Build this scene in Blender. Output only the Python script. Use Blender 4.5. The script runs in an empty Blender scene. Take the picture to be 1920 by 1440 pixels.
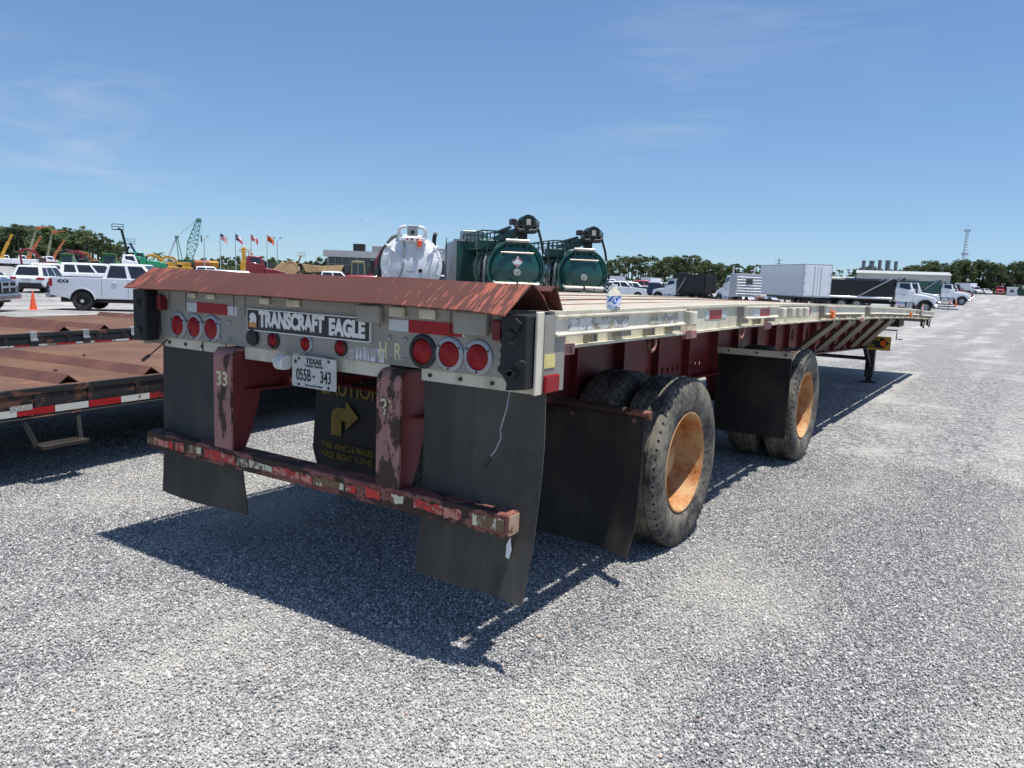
import bpy, bmesh, math, random
import numpy as np
from mathutils import Vector, Matrix, Euler
from mathutils.geometry import tessellate_polygon
R = math.radians
PI = math.pi
rnd = random.Random(7)
scn = bpy.context.scene
COL = scn.collection

# ------------------------------------------------------------------ camera
cd = bpy.data.cameras.new('camera')
cam = bpy.data.objects.new('camera', cd)
COL.objects.link(cam)
cd.sensor_fit = 'HORIZONTAL'
cd.sensor_width = 36.0
cd.lens = 27.5679
cd.clip_start = 0.05
cd.clip_end = 9000
cam.matrix_world = Matrix([[0.833385, -0.105058, 0.542616, 2.926885], [0.551515, 0.094016, -0.82885, -2.632568], [0.036063, 0.990012, 0.136292, 1.649549], [0.0, 0.0, 0.0, 1.0]])
scn.camera = cam

# ------------------------------------------------------------------ world, sun, exposure
SUN = Vector((0.223, 0.025, 1.0)).normalized()       # towards the sun
world = bpy.data.worlds.new('World')
scn.world = world
world.use_nodes = True
wn, wl = world.node_tree.nodes, world.node_tree.links
wn.clear()
w_out = wn.new('ShaderNodeOutputWorld')
w_bg = wn.new('ShaderNodeBackground')
w_sky = wn.new('ShaderNodeTexSky')
w_sky.sky_type = 'NISHITA'
w_sky.sun_disc = False
w_sky.sun_elevation = math.asin(SUN.z)
w_sky.sun_rotation = math.atan2(SUN.x, SUN.y)
w_sky.altitude = 0
w_sky.air_density = 1.1
w_sky.dust_density = 0.35
w_sky.ozone_density = 8.0
w_bg.inputs['Strength'].default_value = 0.112
# thin cirrus streaks
w_tc = wn.new('ShaderNodeTexCoord')
w_map = wn.new('ShaderNodeMapping')
w_map.inputs['Rotation'].default_value = (0.15, 0.1, R(25))
w_map.inputs['Scale'].default_value = (1.6, 6.0, 22.0)
w_n1 = wn.new('ShaderNodeTexNoise')
w_n1.inputs['Scale'].default_value = 1.0
w_n1.inputs['Detail'].default_value = 7
w_n1.inputs['Roughness'].default_value = 0.62
w_n1.inputs['Distortion'].default_value = 0.6
w_n2 = wn.new('ShaderNodeTexNoise')
w_n2.inputs['Scale'].default_value = 2.2
w_n2.inputs['Detail'].default_value = 2
w_r1 = wn.new('ShaderNodeMapRange')
w_r1.inputs[1].default_value = 0.5
w_r1.inputs[2].default_value = 0.8
w_r2 = wn.new('ShaderNodeMapRange')
w_r2.inputs[1].default_value = 0.48
w_r2.inputs[2].default_value = 0.68
w_mul = wn.new('ShaderNodeMath')
w_mul.operation = 'MULTIPLY'
w_mul2 = wn.new('ShaderNodeMath')
w_mul2.operation = 'MULTIPLY'
w_mul2.inputs[1].default_value = 0.62
w_mix = wn.new('ShaderNodeMixRGB')
w_mix.inputs[2].default_value = (4.6, 5.2, 5.9, 1)
wl.new(w_tc.outputs['Generated'], w_map.inputs[0])
wl.new(w_map.outputs[0], w_n1.inputs['Vector'])
wl.new(w_tc.outputs['Generated'], w_n2.inputs['Vector'])
wl.new(w_n1.outputs[0], w_r1.inputs[0])
wl.new(w_n2.outputs[0], w_r2.inputs[0])
wl.new(w_r1.outputs[0], w_mul.inputs[0])
wl.new(w_r2.outputs[0], w_mul.inputs[1])
wl.new(w_mul.outputs[0], w_mul2.inputs[0])
wl.new(w_mul2.outputs[0], w_mix.inputs[0])
w_lift = wn.new('ShaderNodeVectorMath')      # clear air: the pale band stays low
w_lift.operation = 'ADD'
w_lift.inputs[1].default_value = (0, 0, 0.06)
wl.new(w_tc.outputs['Generated'], w_lift.inputs[0])
w_nrm = wn.new('ShaderNodeVectorMath')
w_nrm.operation = 'NORMALIZE'
wl.new(w_lift.outputs[0], w_nrm.inputs[0])
wl.new(w_nrm.outputs[0], w_sky.inputs[0])
wl.new(w_sky.outputs[0], w_mix.inputs[1])
wl.new(w_mix.outputs[0], w_bg.inputs[0])
wl.new(w_bg.outputs[0], w_out.inputs[0])

sd = bpy.data.lights.new('sun', 'SUN')
sd.energy = 5.0
sd.angle = R(0.53)
sd.color = (1.0, 0.965, 0.91)
sun = bpy.data.objects.new('sun', sd)
COL.objects.link(sun)
sun.rotation_euler = SUN.to_track_quat('Z', 'Y').to_euler()
sun.location = (10, 0, 40)

vs = scn.view_settings
vs.view_transform = 'Standard'
vs.look = 'None'
vs.exposure = 0.27
vs.gamma = 1
vs.use_curve_mapping = False
scn.render.engine = 'CYCLES'
scn.cycles.max_bounces = 6
scn.cycles.transparent_max_bounces = 12
scn.cycles.use_denoising = True

# ------------------------------------------------------------------ mesh helpers
def smooth(a, b, t):
    t = min(1, max(0, (t - a) / (b - a)))
    return t * t * (3 - 2 * t)

class MB:
    """collects faces; build() links them as ONE mesh object"""
    def __init__(s):
        s.v, s.f, s.m = [], [], []
    def add(s, vs_, fs, mi=0):
        n = len(s.v)
        s.v += [tuple(p) for p in vs_]
        s.f += [tuple(i + n for i in f) for f in fs]
        s.m += [mi] * len(fs)
        return s
    def box(s, x0, x1, y0, y1, z0, z1, mi=0, T=None):
        vs_ = [(x0, y0, z0), (x1, y0, z0), (x1, y1, z0), (x0, y1, z0), (x0, y0, z1), (x1, y0, z1), (x1, y1, z1), (x0, y1, z1)]
        if T is not None:
            vs_ = [T @ Vector(p) for p in vs_]
        return s.add(vs_, [(0, 3, 2, 1), (4, 5, 6, 7), (0, 1, 5, 4), (1, 2, 6, 5), (2, 3, 7, 6), (3, 0, 4, 7)], mi)
    def bar(s, p, q, w, h, mi=0, up=(0, 0, 1)):
        p, q = Vector(p), Vector(q)
        d = (q - p).normalized()
        u = Vector(up)
        if abs(d.dot(u)) > 0.98:
            u = Vector((1, 0, 0))
        r = d.cross(u).normalized() * (w / 2)
        u = r.cross(d).normalized() * (h / 2)
        vs_ = [p - r - u, p + r - u, p + r + u, p - r + u, q - r - u, q + r - u, q + r + u, q - r + u]
        return s.add(vs_, [(0, 3, 2, 1), (4, 5, 6, 7), (0, 1, 5, 4), (1, 2, 6, 5), (2, 3, 7, 6), (3, 0, 4, 7)], mi)
    def tube(s, pts, r, n=8, mi=0, cap=True):
        pts = [Vector(p) for p in pts]
        rs = r if isinstance(r, (list, tuple)) else [r] * len(pts)
        rings = []
        u = None
        for i, p in enumerate(pts):
            d = (pts[min(i + 1, len(pts) - 1)] - pts[max(i - 1, 0)]).normalized()
            if u is None:
                u = d.orthogonal().normalized()
            else:
                u = (u - d * u.dot(d)).normalized()
            w = d.cross(u)
            rings.append([p + (u * math.cos(2 * PI * k / n) + w * math.sin(2 * PI * k / n)) * rs[i] for k in range(n)])
        vs_ = [p for g in rings for p in g]
        fs = []
        for i in range(len(rings) - 1):
            for k in range(n):
                fs.append((i * n + k, i * n + (k + 1) % n, (i + 1) * n + (k + 1) % n, (i + 1) * n + k))
        if cap:
            fs.append(tuple(range(n - 1, -1, -1)))
            fs.append(tuple((len(rings) - 1) * n + k for k in range(n)))
        return s.add(vs_, fs, mi)
    def cyl(s, p, q, r, n=16, mi=0, r2=None):
        return s.tube([p, q], [r, r if r2 is None else r2], n, mi)
    def lathe(s, prof, org=(0, 0, 0), axis='x', n=32, mi=0, closed=False, rmod=None):
        """prof: (a along axis, radius)"""
        O = Vector(org)
        ax = {'x': (Vector((1, 0, 0)), Vector((0, 1, 0)), Vector((0, 0, 1))),
              'y': (Vector((0, 1, 0)), Vector((0, 0, 1)), Vector((1, 0, 0))),
              'z': (Vector((0, 0, 1)), Vector((1, 0, 0)), Vector((0, 1, 0)))}[axis]
        vs_, fs = [], []
        for j, (a, r) in enumerate(prof):
            for k in range(n):
                t = 2 * PI * k / n
                rr = r + (rmod(j, k) if rmod else 0)
                vs_.append(O + ax[0] * a + (ax[1] * math.cos(t) + ax[2] * math.sin(t)) * rr)
        m = len(prof)
        for j in range(m if closed else m - 1):
            for k in range(n):
                j2 = (j + 1) % m
                fs.append((j * n + k, j * n + (k + 1) % n, j2 * n + (k + 1) % n, j2 * n + k))
        return s.add(vs_, fs, mi)
    def disc(s, c, nrm, r, n=20, mi=0):
        c, nrm = Vector(c), Vector(nrm).normalized()
        u = nrm.orthogonal().normalized()
        w = nrm.cross(u)
        vs_ = [c + (u * math.cos(2 * PI * k / n) + w * math.sin(2 * PI * k / n)) * r for k in range(n)]
        return s.add(vs_, [tuple(range(n))], mi)
    def prism(s, poly, axis, a0, a1, mi=0, holes=(), fn=None):
        """polygon (2D, in the two other axes in order) pushed along axis from a0 to a1"""
        loops = [list(poly)] + [list(h) for h in holes]
        def P(a, p):
            q = {'x': (a, p[0], p[1]), 'y': (p[0], a, p[1]), 'z': (p[0], p[1], a)}[axis]
            return fn(q) if fn else q
        flat = [p for lp in loops for p in lp]
        n = len(flat)
        tris = tessellate_polygon([[Vector((p[0], p[1], 0)) for p in lp] for lp in loops])
        vs_ = [P(a0, p) for p in flat] + [P(a1, p) for p in flat]
        fs = [tuple(t) for t in tris] + [tuple(i + n for i in reversed(t)) for t in tris]
        o = 0
        for lp in loops:
            k = len(lp)
            for i in range(k):
                j = (i + 1) % k
                fs.append((o + i, o + j, n + o + j, n + o + i))
            o += k
        return s.add(vs_, fs, mi)
    def sweep(s, prof, ys, zf=None, mi=0, cap=True):
        """closed profile in (x, z) swept along y; zf(y) is added to z"""
        n = len(prof)
        vs_, fs = [], []
        for y in ys:
            dz = zf(y) if zf else 0
            vs_ += [(p[0], y, p[1] + dz) for p in prof]
        for i in range(len(ys) - 1):
            for k in range(n):
                fs.append((i * n + k, i * n + (k + 1) % n, (i + 1) * n + (k + 1) % n, (i + 1) * n + k))
        if cap:
            tris = tessellate_polygon([[Vector((p[0], p[1], 0)) for p in prof]])
            m = (len(ys) - 1) * n
            fs += [tuple(t) for t in tris] + [tuple(i + m for i in t) for t in tris]
        return s.add(vs_, fs, mi)
    def sheet(s, fn, nu, nv, th=0.0, mi=0):
        """fn(u, v) -> point; a sheet with thickness th"""
        P = [[Vector(fn(i / nu, j / nv)) for j in range(nv + 1)] for i in range(nu + 1)]
        vs_ = [p for row in P for p in row]
        w = nv + 1
        fs = [(i * w + j, (i + 1) * w + j, (i + 1) * w + j + 1, i * w + j + 1) for i in range(nu) for j in range(nv)]
        if th:
            nm = []
            for i in range(nu + 1):
                for j in range(nv + 1):
                    a = P[min(i + 1, nu)][j] - P[max(i - 1, 0)][j]
                    b = P[i][min(j + 1, nv)] - P[i][max(j - 1, 0)]
                    nm.append(a.cross(b).normalized())
            n = len(vs_)
            vs_ = vs_ + [p - q * th for p, q in zip(vs_, nm)]
            fs = fs + [tuple(i + n for i in reversed(f)) for f in fs]
            edge = [(i, 0) for i in range(nu + 1)] + [(nu, j) for j in range(1, nv + 1)] + [(i, nv) for i in range(nu - 1, -1, -1)] + [(0, j) for j in range(nv - 1, 0, -1)]
            idx = [i * w + j for i, j in edge]
            for a, b in zip(idx, idx[1:] + idx[:1]):
                fs.append((a, b, b + n, a + n))
        return s.add(vs_, fs, mi)
    def mesh(s, name, mats, shade=0):
        me = bpy.data.meshes.new(name)
        me.from_pydata(s.v, [], s.f)
        mats = mats if isinstance(mats, (list, tuple)) else [mats]
        for m in mats:
            me.materials.append(m)
        if len(mats) > 1:
            me.polygons.foreach_set('material_index', s.m)
        bm = bmesh.new()
        bm.from_mesh(me)
        bmesh.ops.recalc_face_normals(bm, faces=bm.faces)
        bm.to_mesh(me)
        bm.free()
        if shade:
            me.polygons.foreach_set('use_smooth', [True] * len(me.polygons))
            me.set_sharp_from_angle(angle=R(shade))
        me.update()
        return me
    def build(s, name, mats, parent=None, shade=0, bevel=0, seg=1):
        return put(name, s.mesh(name, mats, shade), parent, bevel, seg)

def put(name, me, parent=None, bevel=0, seg=1):
    o = bpy.data.objects.new(name, me)
    COL.objects.link(o)
    if parent:
        o.parent = parent
    if bevel:
        b = o.modifiers.new('edge', 'BEVEL')
        b.width = bevel
        b.segments = seg
        b.limit_method = 'ANGLE'
        b.angle_limit = R(40)
    return o

def tag(o, label=None, cat=None, group=None, kind=None):
    if label: o['label'] = label
    if cat: o['category'] = cat
    if group: o['group'] = group
    if kind: o['kind'] = kind
    return o

def thing(name, label, cat, loc=(0, 0, 0), rz=0.0, group=None):
    o = bpy.data.objects.new(name, None)
    o.empty_display_size = 0.2
    COL.objects.link(o)
    o.location = loc
    o.rotation_euler = (0, 0, rz)
    return tag(o, label, cat, group)

def copy_tree(o, loc, rz, label, group=None, scale=1.0):
    """a copy of a thing with copies of its parts and their sub-parts"""
    def cp(a, parent):
        c = a.copy()
        COL.objects.link(c)
        c.parent = parent
        for b in a.children:
            cp(b, c)
        return c
    r = cp(o, None)
    r.location = loc
    r.rotation_euler = (0, 0, rz)
    r.scale = (scale,) * 3
    r['label'] = label
    if group: r['group'] = group
    return r

# ------------------------------------------------------------------ material helpers
class NT:
    def __init__(s, name):
        s.mat = bpy.data.materials.new(name)
        s.mat.use_nodes = True
        s.n, s.l = s.mat.node_tree.nodes, s.mat.node_tree.links
        s.b = s.n['Principled BSDF']
        s.tc = s.n.new('ShaderNodeTexCoord')
        s.oi = s.n.new('ShaderNodeObjectInfo')
        s.co = s.tc.outputs['Object']
    def link(s, a, b):
        s.l.new(a, b)
    def jitter(s, k=13.0):
        m = s.math('MULTIPLY', s.oi.outputs['Random'], k)
        v = s.n.new('ShaderNodeVectorMath')
        v.operation = 'ADD'
        s.link(s.co, v.inputs[0])
        s.link(m, v.inputs[1])
        s.co = v.outputs[0]
    def math(s, op, a, b=0.0, c=None):
        m = s.n.new('ShaderNodeMath')
        m.operation = op
        for i, x in enumerate((a, b) if c is None else (a, b, c)):
            if isinstance(x, (int, float)):
                m.inputs[i].default_value = x
            else:
                s.link(x, m.inputs[i])
        return m.outputs[0]
    def noise(s, scale, detail=4, rough=0.55, vec=None, stretch=None, rot=None, dist=0.0):
        t = s.n.new('ShaderNodeTexNoise')
        t.inputs['Scale'].default_value = scale
        t.inputs['Detail'].default_value = detail
        t.inputs['Roughness'].default_value = rough
        t.inputs['Distortion'].default_value = dist
        v = vec or s.co
        if stretch or rot:
            m = s.n.new('ShaderNodeMapping')
            if rot: m.inputs['Rotation'].default_value = rot
            if stretch: m.inputs['Scale'].default_value = stretch
            s.link(v, m.inputs[0])
            v = m.outputs[0]
        s.link(v, t.inputs['Vector'])
        return t.outputs[0]
    def voro(s, scale, feat='F1', out='Distance', rnd_=1.0):
        t = s.n.new('ShaderNodeTexVoronoi')
        t.feature = feat
        t.inputs['Scale'].default_value = scale
        t.inputs['Randomness'].default_value = rnd_
        s.link(s.co, t.inputs['Vector'])
        return t.outputs[out]
    def ramp(s, f, a, b, lo=0.0, hi=1.0):
        m = s.n.new('ShaderNodeMapRange')
        m.interpolation_type = 'SMOOTHSTEP'
        for i, x in zip((1, 2, 3, 4), (a, b, lo, hi)):
            m.inputs[i].default_value = x
        s.link(f, m.inputs[0])
        return m.outputs[0]
    def mix(s, f, a, b, mode='MIX'):
        m = s.n.new('ShaderNodeMixRGB')
        m.blend_type = mode
        for i, x in enumerate((f, a, b)):
            if isinstance(x, (int, float)):
                m.inputs[i].default_value = x
            elif isinstance(x, (tuple, list)):
                m.inputs[i].default_value = (*x[:3], 1)
            else:
                s.link(x, m.inputs[i])
        return m.outputs[0]
    def sep(s):
        x = s.n.new('ShaderNodeSeparateXYZ')
        s.link(s.co, x.inputs[0])
        return x.outputs
    def bump(s, h, strength=0.3, dist=0.01):
        b = s.n.new('ShaderNodeBump')
        b.inputs['Strength'].default_value = strength
        b.inputs['Distance'].default_value = dist
        s.link(h, b.inputs['Height'])
        s.link(b.outputs[0], s.b.inputs['Normal'])
    def set(s, color=None, rough=None, metal=None, spec=None):
        for k, x in (('Base Color', color), ('Roughness', rough), ('Metallic', metal), ('Specular IOR Level', spec)):
            if x is None: continue
            if isinstance(x, (int, float)):
                s.b.inputs[k].default_value = x
            elif isinstance(x, (tuple, list)):
                s.b.inputs[k].default_value = (*x[:3], 1)
            else:
                s.link(x, s.b.inputs[k])
        return s.mat

def lin(r, g, b, k=1.0):
    f = lambda c: (c / 255 / 12.92 if c <= 10 else ((c / 255 + 0.055) / 1.055) ** 2.4) * k
    return (f(r), f(g), f(b))

def sh(c, k):
    return tuple(min(1, x * k) for x in c)

_mc = {}
def paint(name, c, rough=0.35, metal=0.0, var=0.10, vs_=3.0, dirt=None, da=0.35, ds=2.5, bump=0.0, bs=80, coat=0.0, spec=0.5):
    """painted or plain surface with uneven tone, grime and a fine relief"""
    if name in _mc: return _mc[name]
    t = NT(name)
    t.jitter()
    a = t.noise(vs_, 5, 0.6)
    col = t.mix(t.ramp(a, 0.3, 0.7), sh(c, 1 - var), sh(c, 1 + var))
    if dirt:
        d = t.noise(ds, 7, 0.65)
        d2 = t.noise(ds * 3, 3, 0.6, stretch=(1, 1, 0.25))
        f = t.math('MULTIPLY', t.ramp(t.math('ADD', d, t.math('MULTIPLY', d2, 0.5)), 0.62, 0.95), da)
        col = t.mix(f, col, dirt)
    r = t.math('ADD', t.math('MULTIPLY', t.noise(vs_ * 4, 4), 0.25), rough - 0.12)
    if bump:
        t.bump(t.noise(bs, 3, 0.6), bump, 0.004)
    if coat:
        t.b.inputs['Coat Weight'].default_value = coat
        t.b.inputs['Coat Roughness'].default_value = 0.08
    _mc[name] = t.set(col, r, metal, spec)
    return _mc[name]

def chipped(name, c, under, amount=0.5, scale=9, rough=0.6, streak=(1, 1, 1), rot=None, soft=0.03, edge=None, var=0.15, bump=0.25):
    """paint with flakes missing down to what lies under it"""
    t = NT(name)
    t.jitter()
    n1 = t.noise(scale, 8, 0.68, stretch=streak, rot=rot)
    n2 = t.noise(scale * 0.28, 3, 0.5)
    h = t.math('ADD', t.math('MULTIPLY', n1, 0.65), t.math('MULTIPLY', n2, 0.35))
    th = 0.62 - 0.24 * amount
    f = t.ramp(h, th, th + soft)
    v = t.noise(scale * 2.2, 5, 0.6)
    a = t.mix(v, sh(c, 1 - var), sh(c, 1 + var))
    b = t.mix(v, sh(under, 0.6), sh(under, 1.35))
    col = t.mix(f, a, b)
    if edge:
        e = t.ramp(h, th - 0.03, th)
        col = t.mix(t.math('MULTIPLY', e, t.math('SUBTRACT', 1.0, f)), col, edge)
    t.bump(t.math('SUBTRACT', t.math('MULTIPLY', v, 0.4), f), bump, 0.002)
    return t.set(col, t.math('ADD', rough - 0.1, t.math('MULTIPLY', v, 0.25)))

def glass_dark(name='dark_glass', c=(0.012, 0.014, 0.017)):
    t = NT(name)
    t.jitter()
    return t.set(t.mix(t.noise(1.5, 2), sh(c, .6), sh(c, 2.2)), 0.05, 0, 0.8)


# ------------------------------------------------------------------ ground
def ground_z(x, y):
    d = math.hypot(x - 3, y + 2.6)
    az = math.degrees(math.atan2(x - 3, y + 2.6))
    return -0.42 * smooth(16, 42, d) + 0.0065 * max(0, min(d, 320) - 55) * smooth(-15, -6, az)

def gravel_tones(t, cell):
    """grey stones with a few tan and rusty ones; cell = random 0..1 per stone"""
    r = t.n.new('ShaderNodeValToRGB')
    e = r.color_ramp.elements
    e[0].position, e[0].color = 0.0, (*lin(94, 94, 96), 1)
    e[1].position, e[1].color = 1.0, (*lin(222, 219, 212), 1)
    for p, c in ((0.2, (114, 114, 115)), (0.5, (142, 142, 142)), (0.75, (168, 167, 164)), (0.92, (192, 190, 184)), (0.984, (206, 202, 194)), (0.988, (178, 140, 116)), (0.993, (220, 218, 212))):
        x = e.new(p)
        x.color = (*lin(*c), 1)
    t.link(cell, r.inputs[0])
    return r.outputs[0]

def dust(t, vec):
    """pale crushed-stone dust lying in drifts and wheel tracks, 0..1"""
    a = t.noise(0.55, 5, 0.6, vec=vec)
    b = t.noise(0.42, 3, 0.5, vec=vec, stretch=(2.2, 0.16, 1), rot=(0, 0, R(-6)))
    s = t.math('ADD', t.math('MULTIPLY', a, 0.6), t.math('MULTIPLY', b, 0.5))
    c = t.ramp(t.noise(0.5, 2, 0.5, vec=vec, stretch=(1.0, 0.025, 1), rot=(0, 0, R(7))), 0.5, 0.66, 0.0, 0.4)
    return t.math('MINIMUM', t.math('ADD', t.ramp(s, 0.52, 0.72), c), 1.0)

def mat_gravel():
    t = NT('gravel')
    geo = t.n.new('ShaderNodeNewGeometry')
    t.co = geo.outputs['Position']
    warp = t.n.new('ShaderNodeVectorMath')
    warp.operation = 'MULTIPLY_ADD'
    nz = t.n.new('ShaderNodeTexNoise')
    nz.inputs['Scale'].default_value = 30
    t.link(t.co, nz.inputs['Vector'])
    warp.inputs[1].default_value = (0.02, 0.02, 0.02)
    t.link(nz.outputs[1], warp.inputs[0])
    t.link(t.co, warp.inputs[2])
    P0 = t.co
    t.co = warp.outputs[0]
    cell = t.n.new('ShaderNodeTexVoronoi')
    cell.inputs['Scale'].default_value = 80
    t.link(t.co, cell.inputs['Vector'])
    sx = t.n.new('ShaderNodeSeparateXYZ')
    t.link(cell.outputs['Color'], sx.inputs[0])
    col = gravel_tones(t, sx.outputs[0])
    d = cell.outputs['Distance']
    # larger stones and clusters that still read far off
    cell2 = t.n.new('ShaderNodeTexVoronoi')
    cell2.inputs['Scale'].default_value = 21
    t.link(t.co, cell2.inputs['Vector'])
    sx2 = t.n.new('ShaderNodeSeparateXYZ')
    t.link(cell2.outputs['Color'], sx2.inputs[0])
    t.co = P0
    col = t.mix(1.0, col, t.mix(sx2.outputs[0], (0.62, 0.62, 0.63), (1.3, 1.3, 1.29)), 'MULTIPLY')
    big = t.noise(0.13, 4, 0.55)
    col = t.mix(1.0, col, t.mix(big, (0.8, 0.8, 0.81), (1.07, 1.07, 1.06)), 'MULTIPLY')
    du = dust(t, P0)
    fine = t.noise(70, 2)
    col = t.mix(t.math('MULTIPLY', du, t.ramp(fine, 0.3, 0.62, 0.15, 0.8)), col, lin(204, 200, 190))
    t.bump(t.math('MULTIPLY', d, -1.0), 0.9, 0.011)
    return t.set(col, 0.92, 0, 0.2)
GRAVEL = mat_gravel()

def build_ground():
    rings = [0.0]
    r = 0.6
    while r < 6000:
        rings.append(r)
        r *= 1.13
    n = 120
    mb = MB()
    vs_ = [(3, -2.6, ground_z(3, -2.6))]
    for r in rings[1:]:
        for k in range(n):
            x, y = 3 + r * math.sin(2 * PI * k / n), -2.6 + r * math.cos(2 * PI * k / n)
            vs_.append((x, y, ground_z(x, y)))
    fs = [(0, 1 + k, 1 + (k + 1) % n) for k in range(n)]
    for j in range(len(rings) - 2):
        a, b = 1 + j * n, 1 + (j + 1) * n
        fs += [(a + k, b + k, b + (k + 1) % n, a + (k + 1) % n) for k in range(n)]
    o = mb.add(vs_, fs).build('ground', GRAVEL, shade=60)
    tag(o, kind='structure')
    o['label'] = 'grey crushed gravel yard with pale dusty tracks'
build_ground()

def mat_stone():
    t = NT('stone')
    geo = t.n.new('ShaderNodeNewGeometry')
    col = gravel_tones(t, t.oi.outputs['Random'])
    t.co = geo.outputs['Position']
    v = t.noise(160, 3)
    col = t.mix(1.0, col, t.mix(v, (0.96, 0.96, 0.96), (1.42, 1.42, 1.41)), 'MULTIPLY')
    du = dust(t, geo.outputs['Position'])
    col = t.mix(t.math('MULTIPLY', du, t.ramp(v, 0.35, 0.6, 0.15, 0.8)), col, lin(204, 200, 190))
    return t.set(col, 0.88, 0, 0.25)

def build_stones():
    """loose stones of the near ground, instanced on points"""
    sm = mat_stone()
    src = bpy.data.collections.new('gravel_stones')
    for i in range(8):
        bm = bmesh.new()
        bmesh.ops.create_icosphere(bm, subdivisions=1, radius=1.0)
        rr = random.Random(i)
        sx, sy, sz = rr.uniform(.8, 1.2), rr.uniform(.65, .95), rr.uniform(.6, .9)
        for v in bm.verts:
            k = rr.uniform(.74, 1.12)
            v.co = Vector((v.co.x * sx * k, v.co.y * sy * k, v.co.z * sz * k))
        me = bpy.data.meshes.new('stone')
        bm.to_mesh(me)
        bm.free()
        me.materials.append(sm)
        src.objects.link(bpy.data.objects.new('stone', me))
    rng = np.random.default_rng(5)
    N = 900000
    az = np.radians(rng.uniform(-73, 7, N))
    r = np.sqrt(rng.uniform(1.3 ** 2, 8.6 ** 2, N))
    keep = rng.uniform(0, 1, N) < np.clip((8.8 - r) / 2.6, 0, 1)
    az, r = az[keep], r[keep]
    x, y = 2.93 + r * np.sin(az), -2.63 + r * np.cos(az)
    n = len(x)
    co = np.stack([x, y, rng.uniform(-0.004, 0.009, n)], 1).astype(np.float32)
    me = bpy.data.meshes.new('loose_gravel')
    me.vertices.add(n)
    me.vertices.foreach_set('co', co.ravel())
    a = me.attributes.new('size', 'FLOAT', 'POINT')
    a.data.foreach_set('value', (0.0048 * np.exp(rng.normal(0, 0.3, n))).astype(np.float32))
    o = bpy.data.objects.new('loose_gravel', me)
    COL.objects.link(o)
    tag(o, 'loose grey crushed stones covering the near ground', kind='stuff')
    ng = bpy.data.node_groups.new('scatter', 'GeometryNodeTree')
    ng.interface.new_socket('Geometry', in_out='INPUT', socket_type='NodeSocketGeometry')
    ng.interface.new_socket('Geometry', in_out='OUTPUT', socket_type='NodeSocketGeometry')
    N_, L_ = ng.nodes, ng.links
    gi, go = N_.new('NodeGroupInput'), N_.new('NodeGroupOutput')
    iop = N_.new('GeometryNodeInstanceOnPoints')
    ci = N_.new('GeometryNodeCollectionInfo')
    ci.inputs['Collection'].default_value = src
    ci.inputs['Separate Children'].default_value = True
    ci.inputs['Reset Children'].default_value = True
    iop.inputs['Pick Instance'].default_value = True
    rv = N_.new('FunctionNodeRandomValue')
    rv.data_type = 'FLOAT_VECTOR'
    rv.inputs[0].default_value = (-0.45, -0.45, 0)
    rv.inputs[1].default_value = (0.45, 0.45, 6.28)
    na = N_.new('GeometryNodeInputNamedAttribute')
    na.data_type = 'FLOAT'
    na.inputs['Name'].default_value = 'size'
    L_.new(gi.outputs[0], iop.inputs['Points'])
    L_.new(ci.outputs[0], iop.inputs['Instance'])
    L_.new(rv.outputs[0], iop.inputs['Rotation'])
    L_.new(na.outputs[0], iop.inputs['Scale'])
    L_.new(iop.outputs[0], go.inputs[0])
    m = o.modifiers.new('scatter', 'NODES')
    m.node_group = ng
build_stones()


# ------------------------------------------------------------------ lettering (flat print cut as thin letters)
_txt = {}
def text_mesh(body, size, mat_, offset=0.0, sx=1.0, depth=0.001, align='CENTER', space=1.0, shear=0.0):
    cu = bpy.data.curves.new('lettering', 'FONT')
    cu.body = body
    cu.size = size
    cu.offset = offset
    cu.extrude = depth
    cu.align_x = align
    cu.align_y = 'CENTER'
    cu.space_character = space
    cu.resolution_u = 3
    cu.shear = shear
    o = bpy.data.objects.new('lettering', cu)
    me = bpy.data.meshes.new_from_object(o)
    bpy.data.objects.remove(o)
    for v in me.vertices:
        v.co.x *= sx
    me.materials.clear()
    me.materials.append(mat_)
    return me

def lettering(body, size, mat_, parent, loc, rot, name='lettering', **k):
    o = bpy.data.objects.new(name, text_mesh(body, size, mat_, **k))
    COL.objects.link(o)
    o.parent = parent
    o.location = loc
    o.rotation_euler = rot
    return o
REAR = (R(90), 0, 0)            # reads from behind, faces -y
SIDE = (R(90), 0, R(90))        # reads from the right, faces +x

# ------------------------------------------------------------------ materials of the trailer
def mat_alu(name, base, stain, grime=0.6, metal=0.25, rough=0.5):
    t = NT(name)
    t.jitter(3)
    a = t.noise(5, 6, 0.6)
    col = t.mix(a, sh(base, 0.78), sh(base, 1.2))
    run = t.noise(14, 5, 0.6, stretch=(1, 1, 0.12))
    blot = t.noise(3.2, 5, 0.65)
    f = t.math('MULTIPLY', t.ramp(t.math('ADD', t.math('MULTIPLY', run, 0.6), t.math('MULTIPLY', blot, 0.5)), 0.5, 0.8), grime)
    col = t.mix(f, col, stain)
    sc = t.noise(30, 4, 0.7, stretch=(0.15, 0.15, 2.5))
    col = t.mix(t.math('MULTIPLY', t.ramp(sc, 0.62, 0.74), 0.4), col, sh(base, 0.35))
    t.bump(t.noise(60, 4, 0.6), 0.12, 0.003)
    return t.set(col, t.math('ADD', rough - 0.1, t.math('MULTIPLY', a, 0.3)), metal)

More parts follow.
